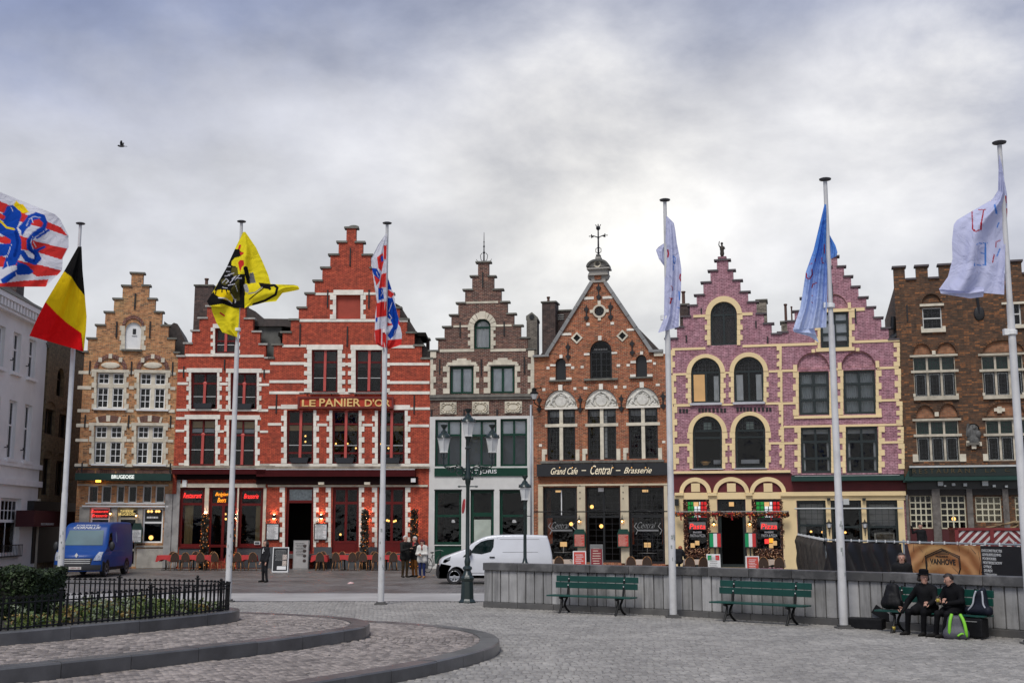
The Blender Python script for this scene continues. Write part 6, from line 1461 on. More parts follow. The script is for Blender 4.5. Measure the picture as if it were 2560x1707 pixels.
# ------------------------------------------------------------------ white house and old brick house on the left side of the square
M_WW = mat('white_rendered_wall',(.78,.76,.72),.7,.06,.6,dirt=(.55,.53,.5),dirts=.7,dirtamt=.4)
M_WT = mat('white_trim',(.82,.8,.77),.55,.05)
dirv = ray(1118,1313);dirv.z = 0;dirv.normalize()
cn = ptD(90,62.0)
class Side(House):
    def __init__(s,name,label,a,b):
        s.a = a;s.U = (b - a).normalized();s.W = (b - a).length;s.N = Vector((s.U.y,-s.U.x,0));s.root = thing(name,label,'house',a,math.atan2(s.U.y,s.U.x));s.holes = []
Wh = Side('white_house','white rendered house with a dentilled cornice at the left edge',cn - dirv * 14,cn)
Wh.floors = (4.4,8.6)
vtop = Wh.uv(z1,330,1170)[1];Wh.L_ = [(0,vtop)];Wh.R_ = [(Wh.W,vtop)]
def sash(r,rows=(.42,),zm=z2,**k):
    w = Wh.window(zm,r,2,rows,M_WT,fr=.1,mull=.08,y=.16,glass=GLASS,**k);u0,u1,v0,v1 = w['_uv']
    ubox('sill',M_WT,Wh.root,u0 - .12,u1 + .12,-.14,.1,v0 - .14,v0);return (u0,u1,v0,v1)
s1 = sash((112,-270,185,248)) if False else None
vA = (Wh.uv(z2,268,300)[1],Wh.uv(z1,290,1385)[1]);vB = (Wh.uv(z2,215,1040)[1],Wh.uv(z2,252,540)[1]);vC = (Wh.uv(z3,80,448)[1],Wh.uv(z2,110,1372)[1])
cen = [Wh.uv(z2,243,780)[0],Wh.uv(z2,105,740)[0]];dW = cen[0] - cen[1];hw = (Wh.uv(z2,290,600)[0] - Wh.uv(z2,212,600)[0]) / 2 * .85
for k in range(6):
    c = cen[0] - k * dW
    if c < hw: break
    for (va,vb) in (vA,vB):
        w = Wh.window(None,None,2,(.42,),M_WT,fr=.1,mull=.08,y=.16,uv=(c - hw,c + hw,va,vb));ubox('sill',M_WT,Wh.root,c - hw - .15,c + hw + .15,-.16,.1,va - .16,va)
        Wh.blind(w,.08,.92,.5,.97,mat('pale_sash_blind',(.3,.31,.33),.7),y=.4)
        MB().path([(c - hw - .3,-.02,va + .5),(c - hw - .3,-.14,va + .5),(c - hw - .3,-.14,va + .62)],.03,5).build('shutter_hook',M_ANCH,Wh.root)
cC = Wh.uv(z3,85,200)[0];hC = (Wh.uv(z3,180,200)[0] - Wh.uv(z3,0,200)[0]) / 2
for k in range(3):
    c = cC - k * (hC * 2 + .9)
    if c < hC: break
    w = Wh.window(None,None,1,(.40,),M_WT,fr=.14,mull=.14,y=.2,uv=(c - hC,c + hC,vC[0],vC[1]),bars=lambda h: (5,2) if h < 1.3 else (2,1),barw=.035)
    br_ = MB()
    for q in range(15): x = c - hC + 2 * hC * q / 14;br_.box(x - .012,x + .012,-.2,-.18,vC[0] - .02,vC[0] + .5)
    br_.box(c - hC,c + hC,-.21,-.17,vC[0] + .48,vC[0] + .52).box(c - hC,c + hC,-.21,-.02,vC[0] - .06,vC[0] - .02);br_.build('window_railing',M_ANCH,Wh.root)
Wh.bulb(z3,70,215,.1,dy=1.0)
e = Wh.W
ubox('string_course',M_WT,Wh.root,0,e + .12,-.12,.05,vB[0] - .35,vB[0] - .1);ubox('string_course',M_WT,Wh.root,0,e + .16,-.16,.05,vB[0] - 1.25,vB[0] - .95);ubox('string_course',M_WT,Wh.root,0,e + .06,-.06,.05,vA[1] + .75,vA[1] + .85)
ubox('cornice',M_WT,Wh.root,0,e + .45,-.45,.3,vtop - .12,vtop + .14);ubox('cornice',M_WT,Wh.root,0,e + .3,-.28,.3,vtop - .62,vtop - .5)
for k in range(int(e / .42)): ubox('dentil',M_WT,Wh.root,e - k * .42 - .22,e - k * .42,-.4,.1,vtop - .48,vtop - .13)
ubox('gutter',M_BLACK,Wh.root,0,e + .5,-.5,.3,vtop + .145,vtop + .26)
ubox('corner_strip',M_CREAM,Wh.root,e - .02,e + .3,-.06,.3,0,Wh.uv(z2,310,1375)[1])
Wh.wall([(0,0),(e,0),(e,vtop),(0,vtop)],M_WW,eave=vtop - .02,depth=11)
rf = MB();rf.add([(0,-.3,vtop + .2),(e + .3,-.3,vtop + .2),(e - 3,5.5,vtop + 4.2),(0,5.5,vtop + 4.2),(e + .3,11,vtop + .2),(0,11,vtop + .2)],[(0,1,2,3),(1,4,2),(4,5,3,2)]);rf.build('roof',M_ROOF,Wh.root)
u,v = Wh.uv(z1,310,960,-1.5);ubox('chimney',B_CHIM,Wh.root,e - 1.6,e - .5,1.2,2.2,vtop,vtop + 3.0)
# old brick house beyond it
B_OLDY = brick('old_buff_brick',(.24,.17,.085),(.16,.11,.055),(.2,.16,.1),bw=.26,rh=.1,ms=.016,bump=.9,stain=(.07,.05,.03),stamt=.6)
a = cn + dirv * .35;b = a + dirv * 6.4
O = Side('old_brick_house','old buff brick house squeezed between the white house and the yellow brick house',a,b)
Lo = [(z1,450,1250),(z1,430,1330),(z1,415,1430),(z2,400,20)];Ro = [(z1,560,1250),(z1,590,1330),(z1,640,1440),(z2,690,60)]
out = O.gable(Lo,Ro);O.floors = (4.6,8.4)
def ow(zm,r,arch=False,cols=2):
    w = O.window(zm,r,cols,() if not arch else (0,),mat('dark_brown_frame',(.025,.02,.016),.5),fr=.08,mull=.14,y=.16,arch=arch,glass=GLASS_DARK);return w
u0,u1,v0,v1 = O.R(z2,508,212,572,470);O.window(None,None,1,(0,),MATS['dark_brown_frame'] if 'dark_brown_frame' in MATS else mat('dark_brown_frame',(.025,.02,.016),.5),fr=.07,mull=.08,y=.2,arch=True,glass=GLASS_DARK,uv=(u0,u1,v0,v1))
for q in ((400,580,490,805),(525,625,600,840),(378,1015,445,1345),(495,1040,570,1350)): ow(z2,q)
for q in ((445,548,52,500),(580,598,40,560),(425,985,48,935),(540,1005,44,960)): O.archring(B_OLDY,z2,q[0],q[1],q[2],q[2] - 12,q[3],q[3] + 14,voussoirs=9)
O.slab('awning',mat('dark_red_canvas',(.055,.006,.008),.7),z3,(300,60,660,195),.9,back=0)
aw = [o for o in O.root.children if o.name.startswith('awning')][-1]
O.sign_text('RESTAURANT',mat('faded_white_letters',(.4,.38,.36)),z3,(358,164,470,184),-.92,aw,w=.9)
O.slab('awning_cover',M_BLACK,z3,(300,-20,670,58),.35,back=0)
O.slab('shop_front',M_BLACK,z3,(285,196,660,500),.05,back=0)
O.wall(out,B_OLDY,eave=O.L_[-1][1],depth=9);O.copings(M_CAP);O.roof(O.W / 2,O.L_[0][1] - .5)
# ================================================================== FLAGPOLES AND FLAGS
M_POLE = mat('grey_white_pole_paint',(.57,.565,.555),.4,.08,1.5,dirt=(.3,.29,.27),dirts=2.5,dirtamt=.4)
def pole(px,py,d,label,collar=.7,stick=True):
    p = atY(px,py,d);t = thing('flagpole',label,'flagpole',(p.x,p.y,0),group='white flagpoles round the square');h = p.z
    MB().path([(0,0,0),(0,0,h * .28),(0,0,h * .282),(0,0,h * .66),(0,0,h * .665),(0,0,h - .08)],[.092,.085,.078,.068,.055,.045],14).build('shaft',M_POLE,t,smooth=.6)
    MB().lathe([(.03,h - .08),(.06,h - .06),(.13,h - .04),(.14,h - .015),(.1,h)],n=12).build('cap',mat('dark_grey_cap',(.06,.06,.065),.5),t,smooth=.6)
    MB().box(-.17,.17,-.17,.17,0,.05).box(-.12,.12,-.12,.12,.05,.09).build('base_plate',M_BASE,t)
    MB().lathe([(.085,h * collar),(.1,h * collar + .01),(.1,h * collar + .09),(.085,h * collar + .1)],n=12).box(-.16,-.07,-.05,.05,h * collar,h * collar + .12).build('collar',M_WHITE,t)
    if stick:
        rn = random.Random(int(px));mb = MB()
        for k in range(6):
            z = rn.uniform(.9,2.3);a = rn.uniform(-2.4,-.8);w = rn.uniform(.2,.55);n = 4;hh = rn.uniform(.05,.1);r = .0915
            vs = [(r * math.cos(a + w * q / n),r * math.sin(a + w * q / n),z + e) for q in range(n + 1) for e in (0,hh)];mb.add(vs,[(2 * q,2 * q + 2,2 * q + 3,2 * q + 1) for q in range(n)])
        mb.build('stickers',mat('faded_stickers',(.3,.32,.3),.6,.5,30),t,kind='stuff')
    return p
PL = pole(201.4,557,34.5,'flagpole of the black yellow and red flag, by the white house')
P2_ = pole(604,552,35,'flagpole of the yellow lion flag, behind the corner of the bed fence')
P3 = pole(968,556,33.9,'flagpole of the red and blue striped lion flag, left of the big street lamp')
P4 = pole(1662,498,29.1,'flagpole of the narrow white flag, standing between the two empty green benches')
P5 = pole(2062.6,446,26.1,'flagpole of the pale blue flag, standing right of the empty green benches')
P6_ = pole(2498,354,22.6,'flagpole of the large white flag at the right edge',.60)
P0 = pole(-62,430,33,'flagpole of the red and white flag with the blue lion',stick=False)
def clothmat():
    m = bpy.data.materials.new('flag_cloth');m.use_nodes = True;nt = m.node_tree;nt.nodes.clear();L = nt.links.new
    a = nd(nt,'ShaderNodeVertexColor',layer_name='print');d = nd(nt,'ShaderNodeBsdfDiffuse');t = nd(nt,'ShaderNodeBsdfTranslucent');mi = nd(nt,'ShaderNodeMixShader');mi.inputs[0].default_value = .3
    geo = nd(nt,'ShaderNodeNewGeometry');no = nd(nt,'ShaderNodeTexNoise');no.inputs['Scale'].default_value = 1.8;no.inputs['Detail'].default_value = 4;no.inputs['Distortion'].default_value = 1.2;L(geo.outputs['Position'],no.inputs['Vector'])
    bp = nd(nt,'ShaderNodeBump');bp.inputs['Distance'].default_value = .12;bp.inputs['Strength'].default_value = .8;L(no.outputs[0],bp.inputs['Height']);L(bp.outputs[0],d.inputs['Normal']);L(bp.outputs[0],t.inputs['Normal'])
    L(a.outputs[0],d.inputs[0]);L(a.outputs[0],t.inputs[0]);L(d.outputs[0],mi.inputs[1]);L(t.outputs[0],mi.inputs[2]);o = nd(nt,'ShaderNodeOutputMaterial');L(mi.outputs[0],o.inputs[0]);return m
M_CLOTH = clothmat()
def polyat(pts,t):
    P = np.array(pts,float);s = np.r_[0,np.cumsum(np.hypot(*np.diff(P,axis=0).T))];s /= s[-1]
    return np.stack([np.interp(t,s,P[:,0]),np.interp(t,s,P[:,1])],-1)
def flag(label,zm,d,base,sheets,paint,n=110,m=140):
    V,Fs,K = [],[],[]
    for (lp,rp,dd,amp,fq,ph) in sheets:
        t = np.linspace(0,1,m);A,B = polyat(lp,t),polyat(rp,t);o = len(V)
        for j in range(m):
            for i in range(n):
                s = i / (n - 1);q = A[j] * (1 - s) + B[j] * s;px,py = zm(*q);wv = amp * min(1,3 * t[j]) * (math.sin(fq * s * 6.283 + ph + 2.2 * t[j]) + .35 * math.sin(2.3 * fq * s * 6.283 + 5 * t[j] + ph))
                V.append(atY(px,py,d + dd + wv));K.append(q)
        Fs += [(o + j * n + i,o + j * n + i + 1,o + (j + 1) * n + i + 1,o + (j + 1) * n + i) for j in range(m - 1) for i in range(n - 1)]
    K = np.array(K);C = np.tile(np.array([*base,1.0]),(len(K),1))
    for p in paint:
        if p[0] == 'p': msk = inpoly(K[:,0],K[:,1],p[2])
        elif p[0] == 'g':
            t = np.clip((K[:,1] - p[3]) / (p[4] - p[3]),0,1)[:,None];C[:,:3] = np.array(p[1]) * (1 - t) + np.array(p[2]) * t;continue
        else:
            P = p[3];msk = np.zeros(len(K),bool)
            for a,b in zip(P[:-1],P[1:]):
                a,b = np.array(a,float),np.array(b,float);u = b - a;t = np.clip(((K - a) @ u) / max(u @ u,1e-9),0,1);msk |= np.hypot(*(K - a - t[:,None] * u).T) < p[2] * (.36 if zm is x5 else .5)
        C[msk,:3] = p[1]
    org = V[0];me = bpy.data.meshes.new('flag');me.from_pydata([tuple(v - org) for v in V],[],Fs);ca = me.color_attributes.new('print','FLOAT_COLOR','POINT');ca.data.foreach_set('color',C.ravel());me.materials.append(M_CLOTH)
    me.polygons.foreach_set('use_smooth',[True] * len(me.polygons));o = link('flag',me);o.location = org;tag(o,label,'flag','flags flying from the poles');return o
WH,RD,BL,YE,BK = (.74,.74,.80),(.70,.045,.04),(.012,.07,.42),(.95,.68,.015),(.016,.016,.016)
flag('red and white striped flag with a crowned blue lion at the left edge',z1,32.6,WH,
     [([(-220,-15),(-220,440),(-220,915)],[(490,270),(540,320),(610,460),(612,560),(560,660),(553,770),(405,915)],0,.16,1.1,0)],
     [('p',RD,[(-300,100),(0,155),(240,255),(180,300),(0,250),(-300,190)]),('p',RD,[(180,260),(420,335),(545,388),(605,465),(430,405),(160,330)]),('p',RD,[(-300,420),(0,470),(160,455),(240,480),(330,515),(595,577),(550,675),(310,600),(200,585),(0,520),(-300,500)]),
      ('p',RD,[(-300,600),(0,635),(60,660),(200,690),(350,720),(545,770),(520,812),(330,825),(180,720),(0,740),(-300,720)]),('p',RD,[(-300,850),(0,885),(200,862),(430,850),(405,940),(-300,940)]),
      ('p',BL,[(60,200),(110,188),(180,230),(190,290),(150,400),(50,350),(-20,300),(40,250)]),('p',BL,[(-60,330),(140,360),(190,500),(190,620),(140,720),(60,740),(20,760),(70,600),(100,500),(0,440),(-80,420)]),
      ('p',BL,[(160,385),(215,330),(250,280),(320,252),(395,275),(425,340),(400,420),(355,420),(385,350),(350,312),(300,322),(270,372),(235,402),(200,460),(190,420)]),('s',BL,46,[(385,395),(300,455),(258,505),(262,570),(320,615),(345,665),(310,700),(240,670),(200,610)]),('s',(.006,.035,.25),16,[(258,505),(258,570),(318,640),(300,690)]),('s',(.006,.035,.25),26,[(140,430),(160,520),(130,640)]),('s',WH,5,[(255,320),(300,290),(360,300)]),('s',WH,5,[(290,470),(276,530),(300,590)]),('s',BL,22,[(330,480),(432,412)]),('s',BL,22,[(335,590),(395,560)]),('s',BL,26,[(210,360),(200,440)]),  # darker navy strokes put shading into the blue of the lion
      ('p',BL,[(150,690),(240,720),(300,780),(270,805),(150,812),(60,880),(20,885),(5,850),(80,800),(150,760)]),('p',BL,[(-120,540),(90,530),(105,590),(50,640),(-120,650)]),
      ('p',YE,[(118,190),(145,148),(175,180),(205,182),(258,252),(200,262)]),('s',YE,18,[(-40,290),(20,350),(60,390),(122,405)]),('p',RD,[(-10,250),(50,290),(30,320),(-20,300)]),
      ('s',WH,7,[(60,690),(72,735),(125,745)]),('s',WH,7,[(280,300),(295,345)]),('s',WH,6,[(100,210),(115,245)]),('s',WH,6,[(255,330),(232,380)]),('s',WH,6,[(100,540),(60,660)]),('s',WH,6,[(140,790),(150,815)]),('s',WH,6,[(320,560),(300,520)])])
flag('black, yellow and red flag hanging in folds from its pole',z1,33.95,BK,
     [([(695,558),(575,770),(400,1060),(330,1200),(262,1352)],[(727,558),(735,760),(755,980),(772,1180),(766,1300),(746,1492)],0,.13,1.4,.5)],
     [('p',YE,[(545,760),(640,830),(690,915),(760,1000),(820,1300),(780,1520),(744,1500),(726,1330),(600,1240),(500,1150),(400,1050)]),('p',(.82,.014,.016),[(405,1050),(500,1150),(600,1240),(722,1325),(742,1500),(700,1600),(200,1400)])])
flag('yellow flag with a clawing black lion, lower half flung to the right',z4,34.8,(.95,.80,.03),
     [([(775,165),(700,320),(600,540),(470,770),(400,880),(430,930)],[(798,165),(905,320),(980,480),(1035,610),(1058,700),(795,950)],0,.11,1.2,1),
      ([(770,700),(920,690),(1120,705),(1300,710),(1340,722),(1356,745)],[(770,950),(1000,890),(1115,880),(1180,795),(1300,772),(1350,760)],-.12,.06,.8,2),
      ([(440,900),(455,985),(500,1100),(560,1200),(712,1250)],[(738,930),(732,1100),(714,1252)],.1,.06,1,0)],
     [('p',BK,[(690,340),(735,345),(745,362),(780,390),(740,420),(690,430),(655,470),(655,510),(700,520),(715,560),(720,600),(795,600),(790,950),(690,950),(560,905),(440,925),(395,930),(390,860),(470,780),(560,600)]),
      ('p',YE,[(470,772),(560,755),(640,770),(672,850),(665,892),(540,842),(480,805)]),('s',BK,14,[(500,760),(490,800)]),('s',BK,14,[(560,745),(556,785)]),
      ('p',RD,[(735,300),(755,300),(745,345),(720,345)]),('p',RD,[(738,368),(790,380),(750,408)]),('p',RD,[(722,480),(745,452),(780,458),(786,500),(760,530),(744,582)]),
      ('s',BK,44,[(800,540),(835,680)]),('p',(.2,.2,.21),[(842,590),(880,580),(905,690),(845,695)]),('s',BK,26,[(1050,752),(1042,722),(1095,712),(1128,740),(1110,810),(1000,872),(880,912)]),('p',BK,[(935,690),(1060,702),(1040,755),(960,740)]),
      ('s',(.35,.35,.37),12,[(830,800),(900,790),(970,735)]),('s',BK,12,[(840,860),(900,810),(980,750)]),('s',(.4,.4,.42),40,[(800,720),(815,770)]),
      ('p',(.13,.115,.03),[(660,525),(715,530),(725,600),(690,640),(650,580)]),('p',(.10,.09,.025),[(690,690),(735,640),(740,870),(690,880),(640,770)]),('p',(.11,.1,.03),[(545,660),(590,640),(625,690),(590,715),(550,700)]),('s',WH,6,[(660,650),(690,625)]),('s',WH,6,[(690,660),(735,610)]),('s',WH,6,[(560,735),(610,745)]),('s',WH,6,[(585,620),(640,612)]),('s',WH,6,[(640,780),(700,890)]),('s',BK,12,[(600,755),(610,800)]),('s',BK,12,[(640,760),(650,800)]),('s',WH,7,[(610,520),(645,525)]),('s',WH,7,[(600,570),(640,575)]),('s',WH,7,[(620,605),(680,590)]),('s',WH,8,[(560,690),(600,645),(625,670),(600,690)]),('s',WH,7,[(640,690),(700,620)]),('s',WH,7,[(620,715),(690,700)]),('s',WH,7,[(700,720),(718,780)]),('s',WH,8,[(520,842),(600,850),(660,900)]),('s',WH,6,[(700,860),(690,900)]),('s',WH,7,[(720,640),(760,640)]),('s',RD,16,[(540,1000),(580,1028)])])  # olive patches paint a sheen onto the black lion
zf = zoom(900,540,.2296)
flag('red, white and blue striped lion flag hanging close round its pole',zf,33.8,WH,
     [([(282,195),(200,310),(120,470),(130,560),(160,780),(185,940),(165,1080),(160,1300),(170,1390),(245,1432)],[(292,195),(290,800),(285,1432)],0,.06,1.4,0),([(300,676),(298,1000),(292,1440)],[(308,680),(345,800),(372,850),(390,1000),(430,1150),(457,1290),(450,1400),(320,1444)],.12,.05,1.1,1)],
     [('p',RD,[(258,320),(290,318),(285,470),(258,470)]),('p',RD,[(250,400),(185,450),(200,570),(235,605),(258,500)]),('p',RD,[(235,630),(285,620),(285,780),(205,782)]),('p',RD,[(150,650),(200,668),(218,700),(180,760)]),('p',RD,[(180,945),(290,925),(290,1085),(178,1102)]),('p',RD,[(160,1240),(240,1220),(290,1300),(290,1440),(170,1395)]),
      ('p',RD,[(305,800),(375,850),(340,892),(303,870)]),('p',RD,[(298,1160),(375,1180),(298,1200)]),('p',RD,[(300,1350),(460,1335),(452,1412),(320,1450),(290,1445)]),('p',RD,[(390,1050),(430,1150),(442,1212),(400,1150)]),
      ('p',BL,[(125,570),(180,568),(222,640),(210,690),(150,640)]),('p',BL,[(198,790),(248,788),(262,900),(200,922)]),('p',BL,[(298,685),(330,720),(347,800),(303,802)]),('p',BL,[(300,890),(352,890),(390,1000),(422,1120),(412,1200),(380,1290),(330,1342),(300,1300),(360,1200),(330,1130),(298,1100)]),('p',BL,[(225,440),(250,430),(255,490),(232,500)]),('p',BL,[(170,1110),(192,1100),(190,1150),(172,1160)]),
      ('s',WH,7,[(180,610),(200,665)]),('s',WH,7,[(225,870),(245,840),(235,810)]),('s',WH,7,[(320,1070),(345,1110),(320,1140)]),('s',WH,6,[(350,940),(315,1040)]),('s',WH,6,[(370,1290),(385,1240)]),('s',WH,12,[(240,1100),(236,1400)])])
WL,LB = (.62,.64,.84),(.10,.26,.68)
RL = (.42,.02,.03)
flag('narrow white flag with faint red and blue letters, wrapped round its pole',y7,29.0,WL,
     [([(104,245),(90,800),(82,1300),(20,1452)],[(112,248),(185,320),(200,400),(215,520),(245,680),(262,800),(258,1000),(246,1180),(235,1392)],0,.07,1.3,0),([(84,528),(25,568),(-2,600),(30,690),(84,764)],[(90,530),(90,640),(90,764)],.15,.03,1,0)],
     [('s',RL,16,[(122,600),(128,640),(122,668)]),('s',LB,8,[(176,655),(180,730),(195,740),(200,680),(176,660)]),('s',LB,8,[(180,760),(178,805)]),('s',RL,14,[(252,850),(246,890),(256,915)]),('s',RL,6,[(155,970),(172,985),(168,1020)]),('s',RL,14,[(160,1095),(148,1150)]),('s',RL,8,[(142,1095),(180,1100)]),('s',LB,14,[(238,1030),(242,1110)]),('s',LB,8,[(222,1190),(250,1200)])])
BF = (.20,.40,.84)
flag('pale blue flag with thin red marks, hanging left of its pole',x2,26.0,BF,
     [([(432,322),(385,520),(335,730),(265,930),(235,1130),(215,1250),(150,1440)],[(448,326),(455,800),(455,1200),(448,1420)],0,.09,2.2,.3),([(468,585),(478,700),(486,812)],[(474,588),(530,690),(548,750),(540,785)],.15,.04,1,0),([(150,1440),(250,1425),(335,1418)],[(160,1462),(300,1500),(382,1556)],.06,.03,1,0)],
     [('g',(.12,.32,.80),(.62,.70,.92),700,1350),('s',RL,10,[(270,940),(272,980),(300,988),(325,950),(320,905)]),('s',RL,8,[(320,1065),(330,1035),(362,1025)]),('s',RL,7,[(408,800),(412,846),(424,848)]),('s',RL,6,[(300,858),(322,850)]),('s',RL,7,[(430,680),(432,760)]),('s',RL,6,[(318,1195),(325,1202)]),('s',RL,5,[(318,1142),(325,1136)]),('s',RL,6,[(350,810),(348,838)])])
flag('large white flag with a red U and a mirrored blue E at the right edge',x5,22.5,WL,
     [([(945,150),(938,465),(890,540),(700,650),(590,715),(560,755),(545,900),(550,1050),(510,1200),(435,1305)],[(970,240),(992,380),(1015,500),(1018,650),(1006,800),(998,1000),(990,1352)],0,.12,1.2,.4),([(435,1300),(620,1290),(820,1290)],[(450,1342),(700,1385),(812,1370)],.05,.03,1,0)],
     [('s',RL,14,[(715,640),(722,800)]),('s',RL,14,[(722,800),(755,812),(795,795)]),('s',RL,24,[(792,790),(795,745)]),('s',RL,16,[(795,745),(815,632)]),('s',RL,10,[(770,630),(832,628)]),('s',LB,20,[(830,915),(830,1100)]),('s',LB,10,[(755,930),(765,916),(845,914)]),('s',LB,10,[(785,1000),(830,1000)]),('s',LB,10,[(738,1085),(735,1102),(835,1100)]),('s',RL,10,[(918,950),(922,905),(958,888)]),('s',RL,14,[(905,1010),(892,1075)]),('s',LB,16,[(952,965),(930,1020)]),('s',LB,24,[(910,590),(925,660)]),('s',LB,14,[(945,740),(930,778)]),('s',RL,16,[(1003,515),(1005,570)]),('s',RL,14,[(1012,620),(1010,710)])])
# bird
p = atY(304,366,60);b = MB();b.ball((0,0,0),(.3,.1,.085),10,6).ball((-.26,0,.06),(.1,.07,.07),8,6)
b.add([(-.34,0,.06),(-.34,.02,.04),(-.45,0,.05)],[(0,1,2)]);b.add([(.2,-.04,.02),(.2,.04,.02),(.5,.07,-.02),(.5,-.07,-.02),(.2,0,-.03)],[(0,1,2,3),(4,3,2)])
b.v = [tuple(.6 * c for c in v) for v in b.v]
bd = b.build('bird',mat('black_feathers',(.012,.012,.014),.6),smooth=.8,loc=p);tag(bd,'small dark bird flying in the upper left sky','bird')
for s in (-1,1): MB().add([(-.07,s * .04,.024),(.09,s * .04,.012),(.07,s * .18,.25),(-.0,s * .18,.26),(-.06,s * .12,.18),(0,s * .05,.036)],[(0,1,5),(0,5,4),(5,1,2,3),(5,3,4)]).build('wing',MATS['black_feathers'],bd)
# ================================================================== STREET LAMPS
M_LG = mat('green_black_cast_iron',(.008,.02,.017),.32,.2,5,spec=.7)
M_LGL = mat('frosted_lantern_glass',(.62,.63,.62),.2,.1)
M_RIM = mat('pale_lantern_rim',(.6,.6,.58),.4)
def lantern(parent,x,z,s=1.0):
    f = MB();
    for k in range(6):
        a = 2 * math.pi * (k + .5) / 6;c,d = math.cos(a),math.sin(a);f.path([(x + .115 * s * c,.115 * s * d,z + .02),(x + .19 * s * c,.19 * s * d,z + .4 * s)],.012 * s,4)
    f.lathe([(.13 * s,z),(.145 * s,z + .012 * s),(.13 * s,z + .03 * s)],(x,0,0),6,ph=math.pi / 6);f.lathe([(.19 * s,z + .39 * s),(.21 * s,z + .4 * s),(.2 * s,z + .42 * s)],(x,0,0),6,ph=math.pi / 6)
    o = f.build('lantern',M_RIM,parent)
    MB().lathe([(.105 * s,z + .03 * s),(.178 * s,z + .39 * s)],(x,0,0),6,ph=math.pi / 6).build('lantern_glass',M_LGL,o)
    r = MB().lathe([(.2 * s,z + .42 * s),(.22 * s,z + .44 * s),(.21 * s,z + .47 * s),(.14 * s,z + .55 * s),(.1 * s,z + .58 * s),(.09 * s,z + .62 * s),(.045 * s,z + .66 * s),(.04 * s,z + .7 * s),(.1 * s,z + .79 * s),(.105 * s,z + .82 * s),(.03 * s,z + .83 * s)],(x,0,0),12)
    for k in range(6): a = 2 * math.pi * (k + .5) / 6;r.path([(x + .2 * s * math.cos(a),.2 * s * math.sin(a),z + .45 * s),(x + .23 * s * math.cos(a),.23 * s * math.sin(a),z + .53 * s)],[.02 * s,.006],4)
    r.build('lantern_roof',M_LG,o,smooth=.5);return o
q = gnd(1168,1507)
TL = thing('street_lamp','tall dark green cast iron street lamp carrying three lanterns','street lamp',q,group='cast iron street lamps')
MB().lathe([(.26,0),(.26,.05),(.23,.08),(.2,.12),(.175,.62),(.2,.66),(.205,.72),(.17,.76),(.15,.8)],n=8,ph=math.pi / 8).build('pedestal',M_LG,TL,bevel=.008)
MB().lathe([(.15,.8),(.12,.86),(.1,.92),(.14,.97),(.13,1.02),(.075,1.06),(.09,1.18),(.075,1.26),(.06,1.3),(.052,3.35),(.07,3.4),(.085,3.52),(.1,3.6),(.075,3.68),(.07,3.95),(.045,4.02),(.04,4.4),(.09,4.42),(.09,4.46),(.04,4.5),(.04,4.6),(.08,4.72),(.1,4.78)],n=14).build('post',M_LG,TL,smooth=.6)
for sx in (-1,1):
    a = MB().path(catmull([(sx * .06,0,3.66),(sx * .15,0,3.86),(sx * .3,0,3.92),(sx * .6,0,3.88),(sx * .7,0,3.94),(sx * .71,0,4.12),(sx * .71,0,4.3)],5),.028,6)
    th = np.linspace(0,9.5,30);a.path([(sx * (.26 + (.15 - .013 * t) * math.cos(t)),0,3.74 + (.15 - .013 * t) * math.sin(t)) for t in th],.018,5);th = np.linspace(0,8,22);a.path([(sx * (.48 + (.1 - .01 * t) * math.cos(t)),0,3.8 + (.1 - .01 * t) * math.sin(t)) for t in th],.016,5)
    for k in range(5): a.path([(sx * (.36 + .06 * k),0,3.9),(sx * (.34 + .06 * k),0,3.76)],[.03,.008],5)
    a.path([(sx * .3,0,3.93),(sx * .3,0,4.06)],[.02,.004],5).ball((sx * .12,0,3.56),.05,8,6).path(catmull([(sx * .71,0,4.12),(sx * .78,0,4.2),(sx * .79,0,4.31)],4),.014,5).path(catmull([(sx * .71,0,4.12),(sx * .63,0,4.2),(sx * .62,0,4.31)],4),.014,5)
    a.build('arm',M_LG,TL,smooth=.8);lantern(TL,sx * .71,4.31)
lantern(TL,0,4.78)
MB().path([(-.25,0,3.33),(.25,0,3.33)],.016,6).ball((-.25,0,3.33),(.05,.03,.03),6,5).ball((.25,0,3.33),(.05,.03,.03),6,5).build('ladder_bar',M_LG,TL)
rs = MB().lathe([(.21,-.012),(.215,0),(.21,.012)],n=20).build('round_sign',mat('red_sign_paint',(.4,.02,.025),.5),TL,loc=(-.12,-.03,2.76));rs.rotation_euler = (0,math.radians(96),math.radians(12))
q = gnd(1310,1460);q.y = 42.0;q.x = (1312 - CX) / F * 42 * 1.0
SL = thing('street_lamp','single lantern street lamp standing behind the concrete wall and the white van roof','street lamp',(q.x,42,0),group='cast iron street lamps')
zt = atY(1312,1250,42).z
MB().lathe([(.2,0),(.2,.1),(.15,.18),(.14,.8),(.16,.86),(.09,.95),(.06,1.1),(.05,zt - .35),(.07,zt - .3),(.045,zt - .2),(.1,zt)],n=12).build('post',M_LG,SL,smooth=.6);MB().path([(-.22,0,zt - .55),(.22,0,zt - .55)],.014,6).build('ladder_bar',M_LG,SL);lantern(SL,0,zt,1.05)
